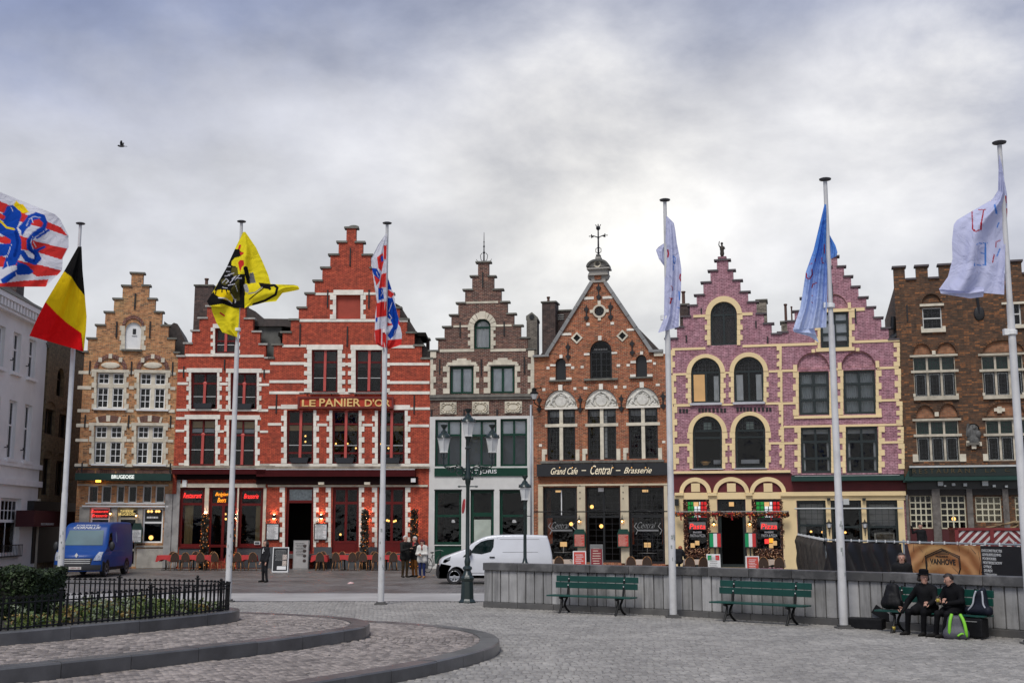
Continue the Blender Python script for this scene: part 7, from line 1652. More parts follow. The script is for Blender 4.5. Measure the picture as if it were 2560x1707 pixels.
# ================================================================== VANS
def van(name,label,loc,rz,prof,w,body,tum=.13,nose=.22,wheels=(),th=.95):
    "prof: side outline (x back from the nose, z up); lofted across the width with rounded, tapering sides"
    t = thing(name,label,'van',loc,rz);H_ = max(p[1] for p in prof);Lx = max(p[0] for p in prof)
    # soften the outline
    P = catmull(prof,4,True)[:-1] if False else catmull(prof,4,True)
    c = np.array([Lx / 2,H_ * .5])
    def tb(z): q = min(max((z - th) / (H_ - th),0),1);return 1 - tum * q ** 1.3
    def nx(x,s): return x + nose * abs(s) ** 2.5 * max(0,1 - x / 1.6)
    lay = [(-1,.075),(-.985,.035),(-.95,.01),(-.86,0),(-.6,0),(-.3,0),(0,0),(.3,0),(.6,0),(.86,0),(.95,.01),(.985,.035),(1,.075)]
    vs,fs = [],[];n = len(P)
    for s,e in lay:
        for x,z in P:
            x2,z2 = c[0] + (x - c[0]) * (1 - 2 * e / Lx),c[1] + (z - c[1]) * (1 - 2 * e / H_);vs.append((nx(x2,s),s * w * tb(z2),z2))
    for k in range(len(lay) - 1):
        for i in range(n): j = (i + 1) % n;fs.append((k * n + i,k * n + j,(k + 1) * n + j,(k + 1) * n + i))
    m = MB().add(vs,fs)
    tr = tessellate_polygon([[Vector((*p,0)) for p in P]])
    m.add([vs[i] for i in range(n)],[tuple(q) for q in tr]);m.add([vs[(len(lay) - 1) * n + i] for i in range(n)],[tuple(reversed(q)) for q in tr])
    me = m.mesh('body',body);bm = bmesh.new();bm.from_mesh(me);bmesh.ops.remove_doubles(bm,verts=bm.verts,dist=1e-4);bmesh.ops.recalc_face_normals(bm,faces=bm.faces);bm.to_mesh(me);bm.free()
    me.polygons.foreach_set('use_smooth',[True] * len(me.polygons));me.set_sharp_from_angle(angle=.7);link('body',me,t)
    def side(name,poly,mt,sgn=-1,off=.006,thick=.012):
        mb = MB();o = [(nx(x,.95),sgn * (w * tb(z) + off),z) for x,z in poly];i = [(x,y - sgn * thick,z) for x,y,z in o];k = len(poly)
        tr = tessellate_polygon([[Vector((*p,0)) for p in poly]]);mb.add(o + i,[tuple(q) for q in tr] + [tuple(reversed(q)) for q in tr] + [(a,(a + 1) % k,k + (a + 1) % k,k + a) for a in range(k)]);return mb.build(name,mt,t)
    A = np.array(P);fr = A[A[:,0] < Lx * .5]
    def fx(z):
        q = fr[np.argsort(np.abs(fr[:,1] - z))[:2]];up = fr[(fr[:,1] > .2)];o = np.argsort(up[:,1]);return float(np.interp(z,up[o,1],up[o,0]))
    def front(name,y0a,y1a,z0,y0b,y1b,z1_,mt,off=.012,n=10,m_=4):
        V = []
        for j in range(m_ + 1):
            z = z0 + (z1_ - z0) * j / m_
            for i in range(n + 1):
                y = (y0a + (y0b - y0a) * j / m_) * (1 - i / n) + (y1a + (y1b - y1a) * j / m_) * i / n;V.append((nx(fx(z),y / w) - off,y,z + off * .5))
        o = MB().add(V,[(j * (n + 1) + i,(j + 1) * (n + 1) + i,(j + 1) * (n + 1) + i + 1,j * (n + 1) + i + 1) for j in range(m_) for i in range(n)]).build(name,mt,t,smooth=True);return o
    for (x,r) in wheels:
        for s in (-1,1):
            wt_ = MB().lathe([(r * .6,-.05),(r * .66,-.1),(r * .9,-.11),(r,-.08),(r,.08),(r * .9,.11),(r * .66,.1),(r * .6,.05)],n=24);o = wt_.build('wheel',mat('tyre_rubber',(.016,.016,.017),.75,.1),t,smooth=.6,loc=(x,s * (w - .1),r));o.rotation_euler = (math.pi / 2,0,0)
            rm = MB().path([(r * .62 * math.cos(a),r * .62 * math.sin(a),.09) for a in np.linspace(0,6.283,25)],.018,6,cap=False)
            for k in range(8): a = 2 * math.pi * k / 8;rm.box(r * .08,r * .6,-r * .085,r * .085,.055,.1,Matrix.Rotation(a,3,'Z'))
            rm.lathe([(r * .18,.05),(r * .15,.11)],n=10);q = rm.build('rim',mat('alloy_rim',(.42,.43,.45),.35,.1,metal=.5),o)
            if s > 0: q.rotation_euler = (math.pi,0,0)
            arch = disc(x,r,r * 1.16,20);arch = [p for p in arch if p[1] > .22];side('wheel_arch',arch,M_BLACK,s,.003)
    return t,side,front
M_VWH = mat('white_van_paint',(.63,.64,.66),.28,.03,coat=.5);M_VBL = mat('blue_van_paint',(.007,.052,.235),.35,.08,spec=.3);M_PLAS = mat('black_bumper_plastic',(.022,.023,.024),.55,.1);M_VGL = mat('van_glass',(.006,.022,.02),.06,.2,coat=.3);M_HEAD = mat('clear_headlamp',(.5,.52,.55),.12,.4,12,metal=.4);M_SEAM = mat('dark_seam',(.2,.2,.21),.6)
Lf_ = 4.42;q = gnd(1092,1458);X0 = (1092 - CX) / F * 45.6
van_w,sd,frn = van('van','white delivery van parked in front of the green fronted house, half behind the concrete wall',(X0,46.5,0),0.0,
    [(.02,.24),(0,.5),(.05,.75),(.16,.97),(.5,1.12),(1.08,1.32),(1.32,1.5),(1.62,1.68),(1.95,1.8),(2.4,1.85),(3.3,1.86),(4.15,1.83),(4.28,1.74),(4.4,1.3),(4.45,.95),(4.45,.34),(4.3,.24),(3.8,.22),(2.2,.22),(.6,.22),(.15,.22)],.86,M_VWH,.12,.16,((.72,.31),(3.5,.31)),1.0)
sd('side_window',[(1.28,1.18),(1.5,1.45),(1.72,1.6),(1.95,1.67),(2.22,1.7),(2.2,1.4),(2.1,1.22),(1.75,1.13)],M_VGL);sd('quarter_window',[(.97,1.02),(1.12,1.16),(1.24,1.2),(1.22,1.03)],M_VGL)
sd('bumper',[(.0,.22),(.0,.6),(.06,.78),(.5,.7),(.38,.5),(.38,.22)],M_PLAS);sd('headlight',[(.14,.83),(.22,.94),(.48,1.05),(.44,.9),(.24,.8)],M_HEAD)
frn('windscreen',-.72,.72,1.36,-.62,.62,1.72,M_VGL);frn('bumper',-.84,.84,.2,-.84,.84,.72,M_PLAS,off=.03);frn('grille',-.55,.55,.74,-.5,.5,.84,M_PLAS)
for poly in ([(2.36,.42),(2.375,.42),(2.355,1.74),(2.34,1.74)],[(1.2,.42),(1.215,.42),(1.245,1.02),(1.23,1.02)],[(2.45,1.68),(3.95,1.68),(3.95,1.692),(2.45,1.692)],[(2.55,1.2),(3.9,1.2),(3.9,1.212),(2.55,1.212)],[(1.2,.42),(4.0,.42),(4.0,.435),(1.2,.435)]): sd('panel_seam',poly,M_SEAM,off=.003,thick=.004)
sd('door_handle',[(2.05,1.0),(2.25,1.0),(2.25,1.04),(2.05,1.04)],M_PLAS,off=.03,thick=.03)
MB().ball((1.3,-.98,1.2),(.08,.09,.13),10,8).build('mirror',M_PLAS,van_w,smooth=True)
sd('sill_strip',[(1.1,.24),(3.1,.24),(3.1,.34),(1.1,.34)],mat('lower_grey',(.25,.25,.25),.5),off=.01)
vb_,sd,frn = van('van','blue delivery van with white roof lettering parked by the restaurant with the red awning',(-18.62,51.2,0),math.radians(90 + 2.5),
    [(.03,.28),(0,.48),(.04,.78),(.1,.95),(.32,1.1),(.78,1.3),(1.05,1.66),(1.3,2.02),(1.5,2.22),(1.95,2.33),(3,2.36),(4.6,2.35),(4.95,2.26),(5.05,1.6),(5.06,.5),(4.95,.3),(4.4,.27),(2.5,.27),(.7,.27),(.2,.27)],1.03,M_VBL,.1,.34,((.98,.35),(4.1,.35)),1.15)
frn('windscreen',-.82,.82,1.36,-.74,.74,2.0,mat('van_windscreen',(.07,.13,.15),.5,.15,1.2,spec=.3),n=14);g = frn('grille',-.6,.6,.54,-.66,.66,.82,M_PLAS)  # matt teal base colour stands for sky reflected in the windscreen
frn('bumper',-.98,.98,.3,-1.0,1.0,.53,M_PLAS,off=.03)
for z in (.6,.68,.76): frn('grille_bar',-.58,.58,z - .012,-.58,.58,z + .012,M_RIM,off=.03,m_=1)
for s in (-1,1):
    a,b = sorted((s * .68,s * .97));frn('headlight',*((a,b) if s > 0 else (a,b)),.72,*((s * .84,s * 1.0) if s > 0 else (s * 1.0,s * .84)),1.08,M_HEAD,off=.016,n=4)
    MB().ball((1.05,s * 1.2,1.32),(.09,.12,.2),10,8).build('mirror',M_PLAS,vb_,smooth=True)
    sd('side_window',[(.98,1.32),(1.3,1.84),(1.75,1.92),(1.75,1.32)],M_VGL,s);sd('lower_trim',[(.05,.3),(.08,.7),(.55,.62),(.55,.3)],M_PLAS,s);sd('lower_trim',[(1.45,.3),(1.45,.42),(3.6,.42),(3.6,.3)],M_PLAS,s,off=.01)
    for x in (1.85,3.0): sd('panel_seam',[(x,.45),(x + .015,.45),(x + .015,2.1),(x,2.1)],mat('blue_seam',(.005,.01,.06),.5),s,off=.003,thick=.004)
    sd('side_badge',[(2.3,1.5),(2.42,1.45),(2.44,1.75),(2.36,1.95),(2.3,1.8)],mat('pale_blue_badge',(.3,.5,.65),.5),s)
lt = lettering('lettering','KOELSERVICE',M_WHITE,vb_,-.5,.5,2.185,2.25,0,.004,.3,bold=.02);l2 = lettering('lettering','CORNILLIE',M_WHITE,vb_,-.58,.6,2.06,2.165,0,.004,.3,bold=.03)
for o,x in ((lt,1.46),(l2,1.34)): o.rotation_euler = (math.radians(-38),0,-math.pi / 2);o.location = (x - .03 + .0,0,0);o.rotation_euler = (0,0,-math.pi / 2)
MB().prism([(0,-.1),(.07,0),(0,.1),(-.07,0)],-.02,.02).build('badge',M_RIM,vb_,loc=(.06,0,.95)).rotation_euler = (0,0,-math.pi / 2)
pl_ = ubox('number_plate',mat('white_plate',(.55,.52,.48),.5),vb_,-.05,-.03,-.26,.26,.36,.47);u = lettering('lettering','1-FGW-155',mat('dark_red_letters',(.2,.02,.02)),vb_,-.2,.2,.385,.445,0,.003);u.rotation_euler = (0,0,-math.pi / 2);u.location = (-.055,0,0)
# ================================================================== BENCHES
M_BGR = mat('green_bench_paint',(.006,.055,.042),.4,.15,4,rand=.08)
def bench_at(pxa,pxb,label,first=None,off=.62):
    def on(px):
        i = int(np.argmin([abs(project((p[0],p[1],0))[0] - px) for p in WP]));return WP[i]
    a,b = on(pxa),on(pxb);d = b - a;rz = math.atan2(d[1],d[0]);n = np.array([math.sin(rz),-math.cos(rz)]);c = (a + b) / 2 + n * off
    if first: return copy_thing(first,(c[0],c[1],0),rz,label)
    t = thing('park_bench',label,'bench',(c[0],c[1],0),rz,'green benches along the concrete wall')
    for z in (.70,.86): MB().box(-1.18,1.18,.2 + (z - .7) * .25,.235 + (z - .7) * .25,z - .073,z + .073).build('back_slat',M_BGR,t,bevel=.008)
    for y in (-.17,-.03,.11): MB().box(-1.2,1.2,y - .06,y + .06,.43,.465).build('seat_slat',M_BGR,t,bevel=.008)
    for x in (-.8,.8):
        MB().path(catmull([(x,-.24,.41),(x,-.1,.36),(x,-.14,.2),(x,-.26,0)],5),.028,6).path(catmull([(x,.27,.95),(x,.2,.62),(x,.15,.42),(x,.02,.24),(x,.12,.1),(x,.3,0)],5),.028,6).path([(x,-.22,.41),(x,.17,.41)],.026,6).path([(x,-.12,.16),(x,.06,.18)],.02,5).build('leg',M_IRON,t,smooth=.8)
        for z in (.70,.86): MB().ball((x,.19 + (z - .7) * .25,z),(.018,.012,.018),6,4).build('bolt',M_RIM,t)
    return t
BN = bench_at(1398,1628,'empty green bench between the three lantern street lamp and the narrow white flag pole')
bench_at(1818,2048,'empty green bench between the narrow white flag pole and the pale blue flag pole',BN)
B3 = bench_at(2255,2492,'green bench on which the two men in black sit',BN)
bm3 = Matrix.LocRotScale(B3.location,B3.rotation_euler,None)
def onb(x,y,z=0): return bm3 @ Vector((x,y,z))
# ================================================================== PEOPLE
def surface(prims,res,k=.035):
    "one continuous skin round a set of tapered limbs (smooth union, surface nets)"
    P = [(np.array(a,float),np.array(b,float),ra,rb,lab) for a,b,ra,rb,lab in prims]
    pts = np.array([q for p in P for q in (p[0],p[1])]);R = max(max(p[2],p[3]) for p in P);lo = pts.min(0) - R - 3 * res;hi = pts.max(0) + R + 3 * res
    N = np.ceil((hi - lo) / res).astype(int);ax = [lo[i] + res * np.arange(N[i]) for i in range(3)];G = np.stack(np.meshgrid(*ax,indexing='ij'),-1);D_ = None
    def dist(p,Q):
        a,b,ra,rb,_ = p;u = b - a;h = np.clip(((Q - a) @ u) / max(u @ u,1e-9),0,1);return np.linalg.norm(Q - a - h[...,None] * u,axis=-1) - (ra + (rb - ra) * h)
    for p in P:
        d = dist(p,G)
        if D_ is None: D_ = d
        else: h = np.clip(.5 + .5 * (D_ - d) / k,0,1);D_ = D_ * (1 - h) + d * h - k * h * (1 - h)
    S_ = D_ < 0;nx_,ny_,nz_ = N - 1;acc = np.zeros((nx_,ny_,nz_,3));cnt = np.zeros((nx_,ny_,nz_))
    co = [(i,j,l) for i in (0,1) for j in (0,1) for l in (0,1)]
    def cell(A,c): return A[c[0]:c[0] + nx_,c[1]:c[1] + ny_,c[2]:c[2] + nz_]
    for a in co:
        for axis in range(3):
            if a[axis]: continue
            b = list(a);b[axis] = 1;da,db = cell(D_,a),cell(D_,b);x = (da < 0) != (db < 0);t = np.where(x,da / np.where(x,da - db,1),0)
            pos = np.array(a,float) + 0;v = np.broadcast_to(pos,x.shape + (3,)).copy();v[...,axis] = t;acc += v * x[...,None];cnt += x
    idx = -np.ones((nx_,ny_,nz_),int);msk = cnt > 0;idx[msk] = np.arange(msk.sum());I = np.argwhere(msk);V = lo + res * (I + acc[msk] / cnt[msk][:,None]);F_ = []
    for axis in range(3):
        o1,o2 = (axis + 1) % 3,(axis + 2) % 3;sl0 = [slice(1,n) for n in (N - 1)];sl0[axis] = slice(0,(N - 1)[axis]);sl1 = list(sl0);sl1[axis] = slice(1,N[axis])
        a,b = S_[tuple(sl0)],S_[tuple(sl1)];ch = np.argwhere(a != b);s = a[a != b]
        off = np.array([1,1,1]);off[axis] = 0;c = ch + off
        e1,e2 = np.eye(3,dtype=int)[o1],np.eye(3,dtype=int)[o2]
        q = [idx[tuple((c - x).T)] for x in (0 * e1,e1,e1 + e2,e2)];q = np.stack(q,1);q[~s] = q[~s][:,::-1];F_.append(q)
    F_ = np.concatenate(F_);C_ = V[F_].mean(1);L = np.array([p[4] for p in P]);best = np.argmin(np.stack([dist(p,C_) for p in P]),0);return V,F_,L[best]
def hand(mb,wrist,dirv,side,s=1.0,curl=.5):
    "palm, four unequal bent fingers and a thumb leaving the side of the palm"
    d = Vector(dirv).normalized();up = Vector((0,0,1)) if abs(d.z) < .8 else Vector((0,-1,0));a = d.cross(up).normalized() * side;n = d.cross(a).normalized();w = Vector(wrist)
    if n.z > 0 and abs(d.z) < .8: n = -n
    m = Matrix((a,n,d)).transposed();mb.ball(w + d * .045 * s,(.04 * s,.016 * s,.052 * s),8,6,m)
    for i,L_ in enumerate((.07,.078,.072,.056)):
        b = w + d * .085 * s + a * (.03 - .02 * i) * s;p1 = b + (d * math.cos(curl * .6) + n * math.sin(curl * .6)) * L_ * .45 * s;p2 = p1 + (d * math.cos(curl * 1.6) + n * math.sin(curl * 1.6)) * L_ * .33 * s;p3 = p2 + (d * math.cos(curl * 2.4) + n * math.sin(curl * 2.4)) * L_ * .25 * s
        mb.path([b,p1,p2,p3],[.0095 * s,.009 * s,.008 * s,.006 * s],5)
    b = w + d * .02 * s + a * .036 * s;mb.path([b,b + (a * .7 + d * .6 + n * .3) * .035 * s,b + (a * .5 + d * 1.0 + n * .6) * .058 * s],[.012 * s,.0105 * s,.007 * s],5)
STAND = dict(pel=(0,0,.93),chest=(0,.01,1.33),neck=(0,.0,1.47),head=(0,-.01,1.6),sl=(.17,0,1.39),sr=(-.17,0,1.39),el=(.23,.02,1.12),er=(-.23,.02,1.12),wl=(.24,-.05,.88),wr=(-.24,-.05,.88),hl=(.09,0,.9),hr=(-.09,0,.9),kl=(.1,-.02,.5),kr=(-.1,-.02,.5),al=(.1,.02,.09),ar=(-.1,.02,.09),tl=(.13,-.15,.035),tr=(-.13,-.15,.035))
M_SKIN = mat('light_skin',(.52,.29,.21),.5,.1)
def person(label,loc,rz,pose=None,top=(.02,.02,.022),legs=(.02,.02,.022),shoe=(.015,.014,.013),hair=(.03,.02,.015),coat=None,scale=1.0,hairlen=0,res=.022,hands=True,look=(0,-1,0),bulk=1.0,group=None,hem=None,lap=False):
    t = thing('person',label,'person',loc,rz,group);J = dict(STAND);J.update(pose or {});J = {k: Vector(v) for k,v in J.items()};B = bulk;pr = []
    def add(a,b,ra,rb,lab): pr.append((a,b,ra,rb,lab))
    for s,hh,ss in ((1,'hl','sl'),(-1,'hr','sr')):
        mid = J['pel'].lerp(J['chest'],.5);sv = (J[ss] - J['chest']);add(J[hh] + (J['pel'] - J[hh]) * .2,mid + sv * .42,.115 * B,.105 * B,1);add(mid + sv * .42,J['chest'] + sv * .5,.105 * B,.12 * B,1);add(J['chest'] + sv * .4,J[ss],.1 * B,.068 * B,1)
        e,w = ('el','wl') if s > 0 else ('er','wr');add(J[ss],J[e],.066 * B,.054 * B,1);add(J[e],J[w],.054 * B,.042 * B,1)
        k,a,o = ('kl','al','tl') if s > 0 else ('kr','ar','tr');add(J[hh],J[k],.098,.066,2);add(J[k],J[a],.066,.05,2);add(J[a] + Vector((0,.03,-.03)),J[o],.05,.038,3)
    if hem is not None:
        for s in (-.08,.08): add(J['pel'] + Vector((s,0,.1)),Vector((s * 1.35 + J['pel'].x,J['pel'].y,hem)),.125 * B,.12 * B,1)
    if lap:
        for s,k in ((1,'kl'),(-1,'kr')): add(J['pel'] + Vector((s * .1,-.02,.05)),J['pel'].lerp(J[k],.6) + Vector((s * .02,0,.01)),.15,.11,1)
        add(J['chest'] + Vector((0,-.06,-.05)),J['pel'] + Vector((0,-.1,.1)),.13,.15,1);add(J['neck'] + Vector((0,.03,-.02)),J['neck'] + Vector((0,-.01,.0)),.085,.075,1)
    add(J['chest'] + (J['neck'] - J['chest']) * .6,J['neck'],.075 * B,.06,1);add(J['neck'],J['head'],.052,.06,0)
    hd = J['head'];lk = Vector(look).normalized();sd_ = lk.cross(Vector((0,0,1))).normalized();upv = sd_.cross(lk)
    add(hd + upv * .035 - lk * .012,hd + upv * .05 - lk * .0,.088,.086,0);add(hd - upv * .06 + lk * .035,hd - upv * .01 + lk * .02,.055,.075,0)
    V,F_,L = surface(pr,res);mb = MB();mb.v = [tuple(v) for v in V];mb.f = [tuple(f) for f in F_];mb.mi = [int(x) for x in L]
    m = Matrix((sd_,lk,upv)).transposed();mb.cur = 0
    mb.path([hd + upv * .03 + lk * .088,hd - upv * .008 + lk * .112,hd - upv * .018 + lk * .09],[.009,.016,.012],6)
    for s in (-1,1): mb.ball(hd + sd_ * .088 * s - lk * .005 + upv * .01,(.012,.022,.032),6,5,m)
    if hands:
        for w,e,s in (('wl','el',1),('wr','er',-1)): hand(mb,J[w] + (J[w] - J[e]).normalized() * .03,(pose or {}).get('h' + w[1],J[w] - J[e]),s,curl=.6)
    mb.cur = 4
    for s in (-1,1): mb.ball(hd + sd_ * .035 * s + lk * .09 + upv * .025,(.014,.008,.008),6,4,m)
    mb.cur = 5;mb.ball(hd + lk * .088 - upv * .048,(.024,.008,.008),6,4,m)
    cl = lambda n,c: mat(n + '_%d_%d_%d' % tuple(int(x * 255) for x in c),c,.8,.25,6,bump=.5,bs=9,spec=.12)
    mb.build('body',[M_SKIN,cl('cloth',top),cl('cloth',legs),cl('leather',shoe),M_BLACK,mat('lips',(.35,.12,.1),.5)],t,smooth=True)
    if hair:
        hb = MB().ball((0,0,0),(.101,.108,.108),14,12);keep = [f for f in hb.f if not (np.mean([hb.v[i][1] for i in f]) > .012 and np.mean([hb.v[i][2] for i in f]) < .055) and np.mean([hb.v[i][2] for i in f]) > (-.06 if not hairlen else -.2)]
        hb.f = keep;hb.mi = [0] * len(keep);rn = random.Random(int(loc[0] * 100));hb.v = [tuple(Vector(v) * (1 + rn.uniform(-.03,.06))) for v in hb.v]
        if hairlen:
            for q in (-.05,0,.05): hb.path([(q,-.07,.02),(q * 1.3,-.09,-.1),(q * 1.5,-.09,-.1 - hairlen)],[.05,.055,.025],8)
            for s in (-1,1): hb.path([(s * .085,0,.03),(s * .1,-.01,-.08),(s * .1,-.0,-.08 - hairlen * .7)],[.03,.035,.02],7)
        hb.v = [tuple(hd + upv * .042 - lk * .004 + m @ Vector(v)) for v in hb.v];hb.build('hair',mat('hair_%d_%d' % (int(hair[0] * 255),int(hair[2] * 255)),hair,.6,.35,30),t,smooth=True)
    t.scale = (scale,) * 3;return t,J,(hd,sd_,lk,upv,m)
def scarf(t,J,c,r=.075): MB().path([J['neck'] + Vector((r * math.cos(a),r * math.sin(a) - .01,-.01 + .01 * math.sin(3 * a))) for a in np.linspace(0,6.28,16)],.032,7).path([J['neck'] + Vector((.02,-.1,-.02)),J['neck'] + Vector((.04,-.14,-.2))],[.03,.04],6).build('scarf',mat('scarf_%d' % int(c[0] * 255),c,.8,.2),t,smooth=True)
g = gnd(661,1455);t,J,_ = person('young woman in black with long dark hair standing alone before the red house',g,math.radians(-42),dict(al=(.13,.02,.09),ar=(-.13,.02,.09),tl=(.2,-.13,.035),tr=(-.21,-.13,.035),wl=(.2,-.08,.86)),hair=(.02,.012,.008),hairlen=.18,scale=.94,look=(-.15,-1,.05))
MB().box(.05,.1,-.135,-.125,1.28,1.32).build('badge',M_WHITE,t);MB().path([(0,-.1,1.4),(.01,-.135,1.3),(0,-.14,1.2)],.018,5).build('shirt_front',M_WHITE,t)
g = gnd(1012,1443);person('grey haired man in a dark jacket and brown trousers hugging another man',g,math.radians(35),dict(wl=(.24,-.3,1.28),el=(.27,-.12,1.15),wr=(-.02,-.36,1.2),er=(-.26,-.16,1.12)),(.018,.018,.017),(.05,.032,.015),(.03,.025,.02),(.5,.48,.45),scale=1.02,look=(.4,-1,0),bulk=1.12,hem=.82)
g = gnd(1036,1442);t,J,_ = person('grey haired man in rust trousers and red scarf being hugged',g,math.radians(-40),dict(wr=(-.2,-.34,1.2),er=(-.27,-.1,1.12),wl=(.1,-.34,1.1),el=(.27,-.1,1.1)),(.02,.018,.018),(.19,.075,.02),(.02,.02,.02),(.52,.5,.46),scale=1.0,look=(-.5,-1,0),bulk=1.1,hem=.84);scarf(t,J,(.35,.02,.02))
g = gnd(1055,1444);t,J,(hd,a,b,c,m) = person('woman in a white winter coat, navy jeans and a dark red cap',g,math.radians(-18),dict(wl=(.05,-.25,1.08),el=(.25,-.05,1.08),wr=(-.05,-.25,1.06),er=(-.25,-.05,1.08)),(.6,.58,.53),(.02,.03,.1),(.35,.17,.06),(.05,.02,.015),scale=.93,bulk=1.18,hem=.8,hairlen=.05)
MB().ball(hd + c * .07,(.108,.11,.075),12,8,m).build('cap',mat('dark_red_wool',(.1,.012,.018),.9),t,smooth=True);scarf(t,J,(.22,.02,.02));MB().ball((0,-.28,1.07),(.07,.05,.06),8,6).build('gloves',M_BLACK,t,smooth=True)
SIT = dict(pel=(0,.08,.56),chest=(0,.02,.97),neck=(0,-.03,1.11),head=(0,-.06,1.24),sl=(.18,.0,1.0),sr=(-.18,.0,1.0),hl=(.1,.05,.53),hr=(-.1,.05,.53),kl=(.16,-.4,.52),kr=(-.16,-.4,.52),al=(.15,-.4,.1),ar=(-.15,-.4,.1),tl=(.17,-.58,.04),tr=(-.17,-.58,.04),el=(.26,-.1,.78),er=(-.26,-.1,.78),wl=(.16,-.32,.68),wr=(-.16,-.32,.68))
p = atY(1697,1392,57);person('hunched person with red hair and dark jacket seated on the terrace behind the flagpole',(p.x,57,0),math.radians(150),dict(SIT,head=(0,-.22,1.1),neck=(0,-.13,1.02)),hair=(.28,.06,.02),hands=False,bulk=1.15)
p = atY(2254,1400,28.3);person('woman in a black coat walking between the wall and the black tarpaulin',(p.x,28.3,0),math.radians(-15),None,(.014,.014,.015),hair=(.04,.03,.025),scale=.9,hands=False,bulk=1.2,hem=.6,hairlen=.08)
dk = D.root.matrix_basis;u,v = D.uv(x7,395,830,1.2);dl_ = D.a + D.U * u + D.N * 1.2
ubox('terrace_platform',mat('platform_boards',(.1,.08,.06)),None,dl_.x - 1.2,dl_.x + 1.2,dl_.y - .8,dl_.y + .8,0,.55);tag([o for o in COL.objects if o.name.startswith('terrace_platform')][-1],'low board platform in front of the battlemented house','platform')
person('man in black on the platform by the lattice windows with one arm raised',(dl_.x,dl_.y,.55),math.radians(-10),dict(wr=(-.42,-.15,1.62),er=(-.36,-.05,1.32)),(.013,.013,.014),hair=(.05,.04,.03),hands=False)
o = onb(-.10,-.06);t,J,(hd,a,b,c,m) = person('man in black with a dark brimmed hat sitting left on the bench',(o.x,o.y,0),B3.rotation_euler.z + math.radians(6),dict(SIT,wr=(-.5,-.12,.5),er=(-.42,.02,.72),hr_=(0,0,0),wl=(.14,-.36,.64),kr=(-.24,-.42,.52),ar=(-.3,-.36,.1),tr=(-.38,-.52,.04),kl=(.12,-.44,.52),al=(.08,-.4,.1),tl=(.06,-.58,.04)),(.008,.008,.009),(.005,.005,.006),hair=(.03,.02,.014),hairlen=.02,res=.017,look=(.8,-.75,-.08),bulk=1.15,scale=.92,lap=True)
MB().lathe([(.155,0),(.16,.008),(.12,.014),(.108,.02),(.104,.1),(.07,.118),(.01,.108)],n=24).build('hat',mat('black_felt',(.006,.006,.007),.9,spec=.1),t,smooth=.9,loc=hd + c * .085).rotation_euler = (.06,.05,0)
o = onb(.50,-.06);t,J,(hd,a,b,c,m) = person('dark haired man in black sitting right on the bench with a can in his hand',(o.x,o.y,0),B3.rotation_euler.z - math.radians(8),dict(SIT,head=(-.03,-.09,1.22),wr=(-.1,-.36,.74),er=(-.27,-.12,.78),wl=(.02,-.36,.72),el=(.27,-.1,.77),kl=(.14,-.44,.52),kr=(-.1,-.45,.52),al=(.02,-.42,.1),ar=(-.2,-.4,.1),tl=(-.05,-.6,.04),tr=(-.3,-.58,.04)),(.006,.006,.007),(.009,.009,.01),hair=(.018,.012,.01),res=.017,look=(-.55,-.8,-.3),bulk=1.15,scale=.92,lap=True)
mb = MB().ball(hd + c * .105 + b * .03,(.065,.07,.035),10,6,m);mb.build('fringe',MATS.get('hair_4_2') or mat('hair_4_2',(.018,.012,.01),.6),t,smooth=True)
def can(label,loc): o = MB().lathe([(.026,0),(.033,.012),(.033,.148),(.026,.162),(.024,.16)],n=16).build('beer_can',mat('black_can',(.02,.018,.014),.3,.1),smooth=.5,loc=loc);tag(o,label,'can');MB().lathe([(.0335,.06),(.0335,.13)],n=16).build('gold_band',mat('gold_can_print',(.4,.3,.04),.35,.4,60),o,smooth=True);return o
wp = t.matrix_basis @ Vector((-.06,-.47,.70));can('gold and black can held by the bareheaded man on the bench',wp)
can('gold and black can standing on the cobbles before the bench',gnd(2235,1581,.016))
# ---------------- bags round the bench
M_NYL = mat('black_nylon',(.008,.008,.009),.6,.25,8,bump=.4,bs=12,spec=.2)
def bag(name,label,cat,loc,rz,prims,m,res=.02): V,F_,L = surface(prims,res,.05);t = thing(name,label,cat,loc,rz);mb = MB();mb.v = [tuple(v) for v in V];mb.f = [tuple(f) for f in F_];mb.mi = [0] * len(mb.f);mb.build('bag_body',m,t,smooth=True);return t
r3 = B3.rotation_euler.z;o = onb(-.9,.0,.47)
t = bag('backpack','black backpack standing on the left end of the bench','backpack',o,r3,[((-.14,0,.12),(.14,0,.12),.11,.11,0),((-.1,0,.15),(-.05,.04,.45),.12,.09,0),((.1,0,.15),(.05,.04,.45),.12,.09,0),((0,-.1,.14),(0,-.08,.28),.09,.07,0)],M_NYL)
MB().path([(-.04,.04,.53),(-.04,.05,.59),(.04,.05,.59),(.04,.04,.53)],.012,5).build('handle',M_NYL,t);MB().path([(.2,-.03,.4),(.26,-.08,.2),(.2,-.06,.05)],.02,5).build('strap',M_NYL,t)
o = onb(1.0,-.02,.47)
t = bag('backpack','dark blue backpack with grey straps on the right end of the bench','backpack',o,r3,[((-.2,-.05,.08),(.2,-.05,.08),.08,.1,0),((-.03,.02,.1),(-.03,.06,.36),.1,.085,0),((.09,.02,.1),(.06,.06,.36),.1,.085,0),((.0,.05,.38),(.08,.05,.46),.07,.06,0)],mat('navy_nylon',(.008,.010,.018),.6,.3,8,bump=.4,spec=.2))
for s in (-1,1): MB().path(catmull([(s * .06 + .04,-.05,.46),(s * .09 + .03,-.07,.34),(s * .11 + .03,-.1,.2),(s * .2 + .03,-.12,.08)],5),.018,6).build('strap',mat('pale_grey_webbing',(.36,.37,.4),.6),t,smooth=True)
o = onb(.74,-.5)
